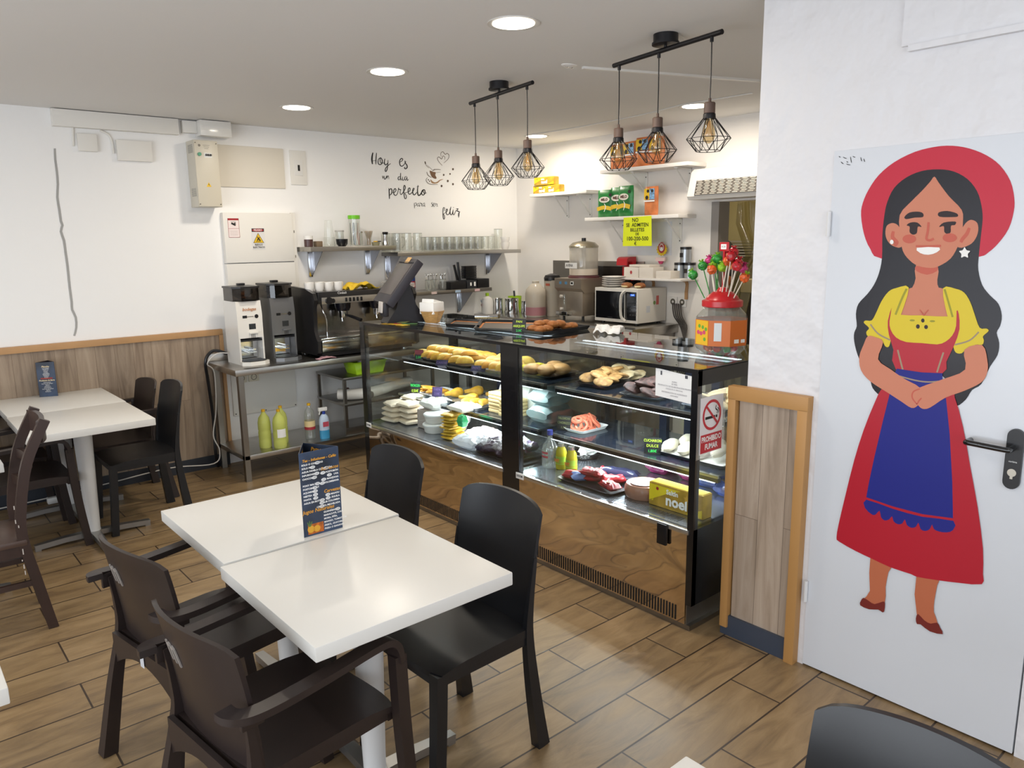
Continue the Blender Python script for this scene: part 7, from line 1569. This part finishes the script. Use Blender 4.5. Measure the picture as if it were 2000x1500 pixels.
# flyers
for k, (x, y, rz_, c_) in enumerate(((2.70, 4.42, .3, '#c9a12e'), (2.74, 4.36, -.4, '#b8523c'), (2.78, 4.30, .8, '#4f7a4a'), (2.70, 4.27, .1, '#c8a832'), (2.80, 4.40, -.9, '#7d8a52'))):
    o = B((0, 0, 0), (.06, .11, .0012)).build('flyer', mat('flyer_%d' % k, c_, .5, var=(30, .3)), loc=(x, y, ZC+.001+k*.0013), rz=rz_); tag(o, ('yellow', 'red', 'dark green', 'gold', 'olive')[k]+' flyer lying on the glass in front of the cash register', 'flyer', 'flyers by the register')
# napkin basket
t = thing('napkin_basket', 'tapered woven basket filled with white napkins beside the cash register', 'basket', (2.955, 4.28, ZC), .3)
g = MB(); g.lathe([(0, 0), (.05, 0), (.085, .075), (.088, .08), (.082, .078), (.046, .004), (0, .004)], seg=8, caps=False, a0=pi/8); g.build('basket', mat('wood_weave', '#b98f56', .6, var=(30, .15), stretch=(1, 1, 4)), t)
MB().box((0, 0, .10), (.12, .12, .08), .006).build('napkin_stack', paper, t); MB().box((.01, 0, .135), (.11, .10, .03), .004, Ry(.25)).build('top_napkin', paper, t)
# trays on the glass
def flat_tray(pts, z, label, orange, nm='serving_tray', inner=None):
    c = sum((Vector(p) for p in pts), Vector())/4; L = [Vector(p)-c for p in pts]
    t = thing(nm, label, 'tray', (c.x, c.y, z)); g = MB()
    def q(s_, zz): return [(p.x*s_, p.y*s_, zz) for p in L]
    rings = [[g._v(p) for p in q(s_, zz)] for s_, zz in ((.93, 0), (1.0, .022), (.97, .022), (.90, .006))]
    for A_, B_ in zip(rings, rings[1:]):
        for i in range(4): g._f((A_[i], A_[(i+1) % 4], B_[(i+1) % 4], B_[i]))
    g._f(rings[0][::-1]); g._f(rings[-1]); g.build('tray_body', traym, t)
    if orange:
        g = MB(); g.poly(q(.90, .0065)); g.build('mat_surface', inner, t, recalc=False)
        m_ = mat('orange_strip', '#d9822c', .45)
        for i in (0, 1, 2, 3):
            a, b = L[i], L[(i+1) % 4]; w_ = .10 if i % 2 == 0 else .035
            o2, p2 = L[(i+3) % 4], L[(i+2) % 4]
            P = [a*.89, b*.89, b*.89+(p2-b)*w_, a*.89+(o2-a)*w_]
            g = MB(); g.poly([(v.x, v.y, .0078) for v in P]); g.build('orange_edge', m_, t, recalc=False)
    return t
flat_tray([(2.83, 3.66, 0), (3.03, 3.30, 0), (3.40, 3.68, 0), (3.17, 4.02, 0)], ZC, 'shallow black tray with a dark mat edged in orange on top of the case', True, inner=mat('dark_mat', '#4a4038', .45))
flat_tray([(2.86, 4.00, 0), (2.94, 3.74, 0), (3.16, 3.98, 0), (3.10, 4.22, 0)], ZC, 'second black tray with an orange edged mat partly behind the first', True, inner=MATS['dark_mat'])
tag(MB().tube([(3.22, 4.14, ZC+.03), (3.27, 4.06, ZC+.03), (3.30, 3.98, ZC+.035)], .016, 12, 3).build('steel_tongs', chrome), 'shiny steel tongs lying behind the orange edged trays', 'tongs')
flat_tray([(2.95, 3.36, 0), (2.96, 3.18, 0), (3.40, 3.22, 0), (3.40, 3.42, 0)], ZC, 'black tray of small golden bread rolls on top of the case', False)
for k in range(11):
    o = MB().ell((0, 0, .020), (.042, .036, .021), 16, 8, .12, 22, seed=k).build('bread_roll', mat('roll_golden', '#b8783c', .6, var=(25, .25), hex2='#8f5526'), loc=(3.02+.052*(k//2)+.01*(k % 2), 3.26+.075*(k % 2), ZC+.008+(.022 if k in (3, 4, 5, 6) else 0))); tag(o, 'small golden bread roll heaped on the black tray above the case', 'bread', 'golden rolls on the tray')
sign(2.95, 3.375, ZC, ('PAN', 'AREQUIPE', '2.0€'), 'black price sign reading PAN in lime, standing by the golden rolls', (limeink, limeink, greenp), w_=.085, h=.085, lean=.15)
cloth('paper_napkin', (3.31, 2.98, ZC), (.11, .16, .05), Rz(.4), paper, 'crumpled white napkin on the glass top at the back of the nearer case', 8, .022, cat='napkin')
# lollipop jar
t = thing('lollipop_jar', 'large clear jar with a red lid and an orange label on the case end', 'jar', (3.11, 2.085, ZC), radians(30))
hexr = lambda prof, m_, nm, seg=8, **k: MB().lathe(prof, seg=seg, caps=False, a0=pi/8, **k).build(nm, m_, t)
hexr([(0, .001), (.095, .001), (.118, .022), (.125, .04), (.125, .175), (.118, .185), (.08, .225), (.075, .23)], petclear, 'jar_body')
hexr([(.1256, .045), (.1262, .165)], mat('jar_orange', '#cc6a22', .4), 'orange_label')
g = MB(); T8 = lambda a, z, r=.1258*cos(pi/8): frm((r*cos(a), r*sin(a), z), (-sin(a), cos(a), 0), (0, 0, 1))
A0 = pi; A1 = pi+pi/4; A2 = pi-pi/4
g.rect(T8(A2, .105, .1172), 0, 0, .085, .115); yl = g.build('yellow_panel', mat('jar_yellow', '#e0b020', .4), t, recalc=False)
g = MB(); g.rect(T8(A0, .112, .1176), -.008, 0, .034, .085); g.build('nutrition_table', mat('table_pale', '#d6dadc', .5), t, recalc=False)
g = MB(); g.rect(T8(A1, .068, .1176), -.01, 0, .028, .018).rect(T8(A1, .068, .1176), .028, 0, .024, .016); g.build('barcode_panel', whiteink, t, recalc=False)
g = MB(); [g.disc(T8(A2, .105, .1178), x, y, .010) for x, y in ((-.025, .0), (-.005, -.004), (.016, .002))]; g.build('pink_sweet_picture', mat('print_pink', '#c8406c', .5), t, recalc=False)
g = MB(); [g.disc(T8(A2, .105, .1178), x, y, .009) for x, y in ((-.018, .030), (.006, .026), (.028, .018), (.02, -.03))]; g.build('green_sweet_picture', mat('print_green', '#5fa032', .5), t, recalc=False)
MB().lathe([(.092, .222), (.095, .226), (.095, .25), (.088, .254), (.08, .256), (.07, .272), (.045, .292), (.03, .296), (.02, .312), (0, .315)], seg=28, caps=False).build('red_lid', red, t)
sweet = {'green': '#2c8a34', 'lime': '#86b82c', 'pink': '#c23a7a', 'orange': '#d8602a', 'red': '#b8242e'}
sm = {k: mat('sweet_'+k, v, .22, var=(60, .4), bump=(90, .6, .003)) for k, v in sweet.items()}
stick = mat('stick_white', '#dcd6c8', .4); LP = {}
def lolly(col, x, y, z, dx, dy, L_, label, grp='lollipops stuck in the red lid'):
    d = Vector((dx, dy, 1)).normalized(); q = d.to_track_quat('Z', 'Y')
    key = (col, L_)
    if key not in LP:
        r = thing('lollipop', label, 'lollipop', (0, 0, 0), 0, grp)
        MB().cyl((0, 0, 0), (0, 0, L_), .0026, seg=8).build('stick', stick if col != 'green' else sm['green'], r)
        MB().ell((0, 0, L_+.016), (.023, .023, .022), 14, 10, .25, 30, seed=len(LP)).build('wrapped_head', sm[col], r)
        g = MB()
        for i in range(6): a = 2*pi*i/6; g.tube([(0, 0, L_+.030), (.007*cos(a), .007*sin(a), L_+.040), (.014*cos(a), .014*sin(a), L_+.046)], .004, 5, 0, .4)
        g.build('wrapper_tuft', sm['lime' if col in ('green', 'orange') else col], r)
        LP[key] = r
    else: r = dup(LP[key], (0, 0, 0), None, label, grp)
    r.location = (x, y, z); r.rotation_mode = 'QUATERNION'; r.rotation_quaternion = q; r['label'] = label
jx, jy, jz = 3.11, 2.085, ZC+.262
LS = [('green', .085, .55, .11, 'leftmost'), ('green', .06, .35, .145, 'high left'), ('pink', .05, .30, .165, 'left'), ('lime', .03, .24, .12, 'small left'), ('orange', .02, .20, .10, 'low left centre'), ('green', .02, .12, .15, 'left of centre'), ('lime', -.005, .04, .11, 'low centre'),
      ('red', -.01, .0, .165, 'centre'), ('orange', -.02, -.10, .14, 'right of centre'), ('red', -.03, -.2, .165, 'upper right'), ('red', -.04, -.26, .135, 'middle right'), ('pink', -.045, -.32, .11, 'lower right'), ('red', -.055, -.36, .15, 'outer right'), ('orange', -.075, -.55, .10, 'rightmost'),
      ('green', .04, .20, .14, 'back left'), ('red', -.03, -.12, .18, 'back right')]
for k, (c_, oy, dy, L_, pos) in enumerate(LS):
    lolly(c_, jx-.035+.02*(k % 4), jy+oy*.9, jz+(.02 if abs(oy) < .05 else -.002), -.12+.12*(k % 3), dy*1.0, L_, '%s lollipop on a white stick, %s in the red lid of the jar' % (c_, pos))
t = thing('price_tag', 'small red plastic price tag on a stem above the lollipops', 'price tag', (jx, jy-.0, jz+.04)); MB().box((0, 0, .09), (.005, .010, .18)).build('stem', red, t); B((0, 0, .20), (.006, .052, .042), .002).build('tag_plate', red, t); g = MB(); g.rect(FX(-.0035, .002, .20), 0, 0, .030, .024); w_ = g.build('white_sticker', whiteink, t, recalc=False); g = MB(); g.text('0.20', FX(-.0038, .002, .20), .012); g.build('tag_text', ink, t, recalc=False)
# sweets lying at the bottom of the jar
for k in range(9):
    c_ = ('red', 'green', 'red', 'red', 'orange')[k % 5]; a = 2*pi*k/9; r = .065
    o = MB().ell((0, 0, 0), (.019, .019, .016), 12, 8, .2, 30, seed=k).build('wrapped_sweet', sm[c_], loc=(jx+r*cos(a), jy+r*sin(a), ZC+.024+.002*(k % 2))); tag(o, '%s wrapped sweet lying in the bottom of the lollipop jar' % c_, 'sweet', 'sweets at the jar bottom %s' % c_)
# stool behind the far case end
t = thing('stool', 'plain brown stool on the floor behind the farther case, under the steel table', 'stool', (3.62, 5.05, 0)); B((0, 0, .44), (.34, .34, .03), .006).build('seat', mat('stool_brown', '#4a3326', .5), t)
for a, b in ((-1, -1), (1, -1), (1, 1), (-1, 1)): B((a*.14, b*.14, .212), (.03, .03, .425)).build('leg', MATS['stool_brown'], t)
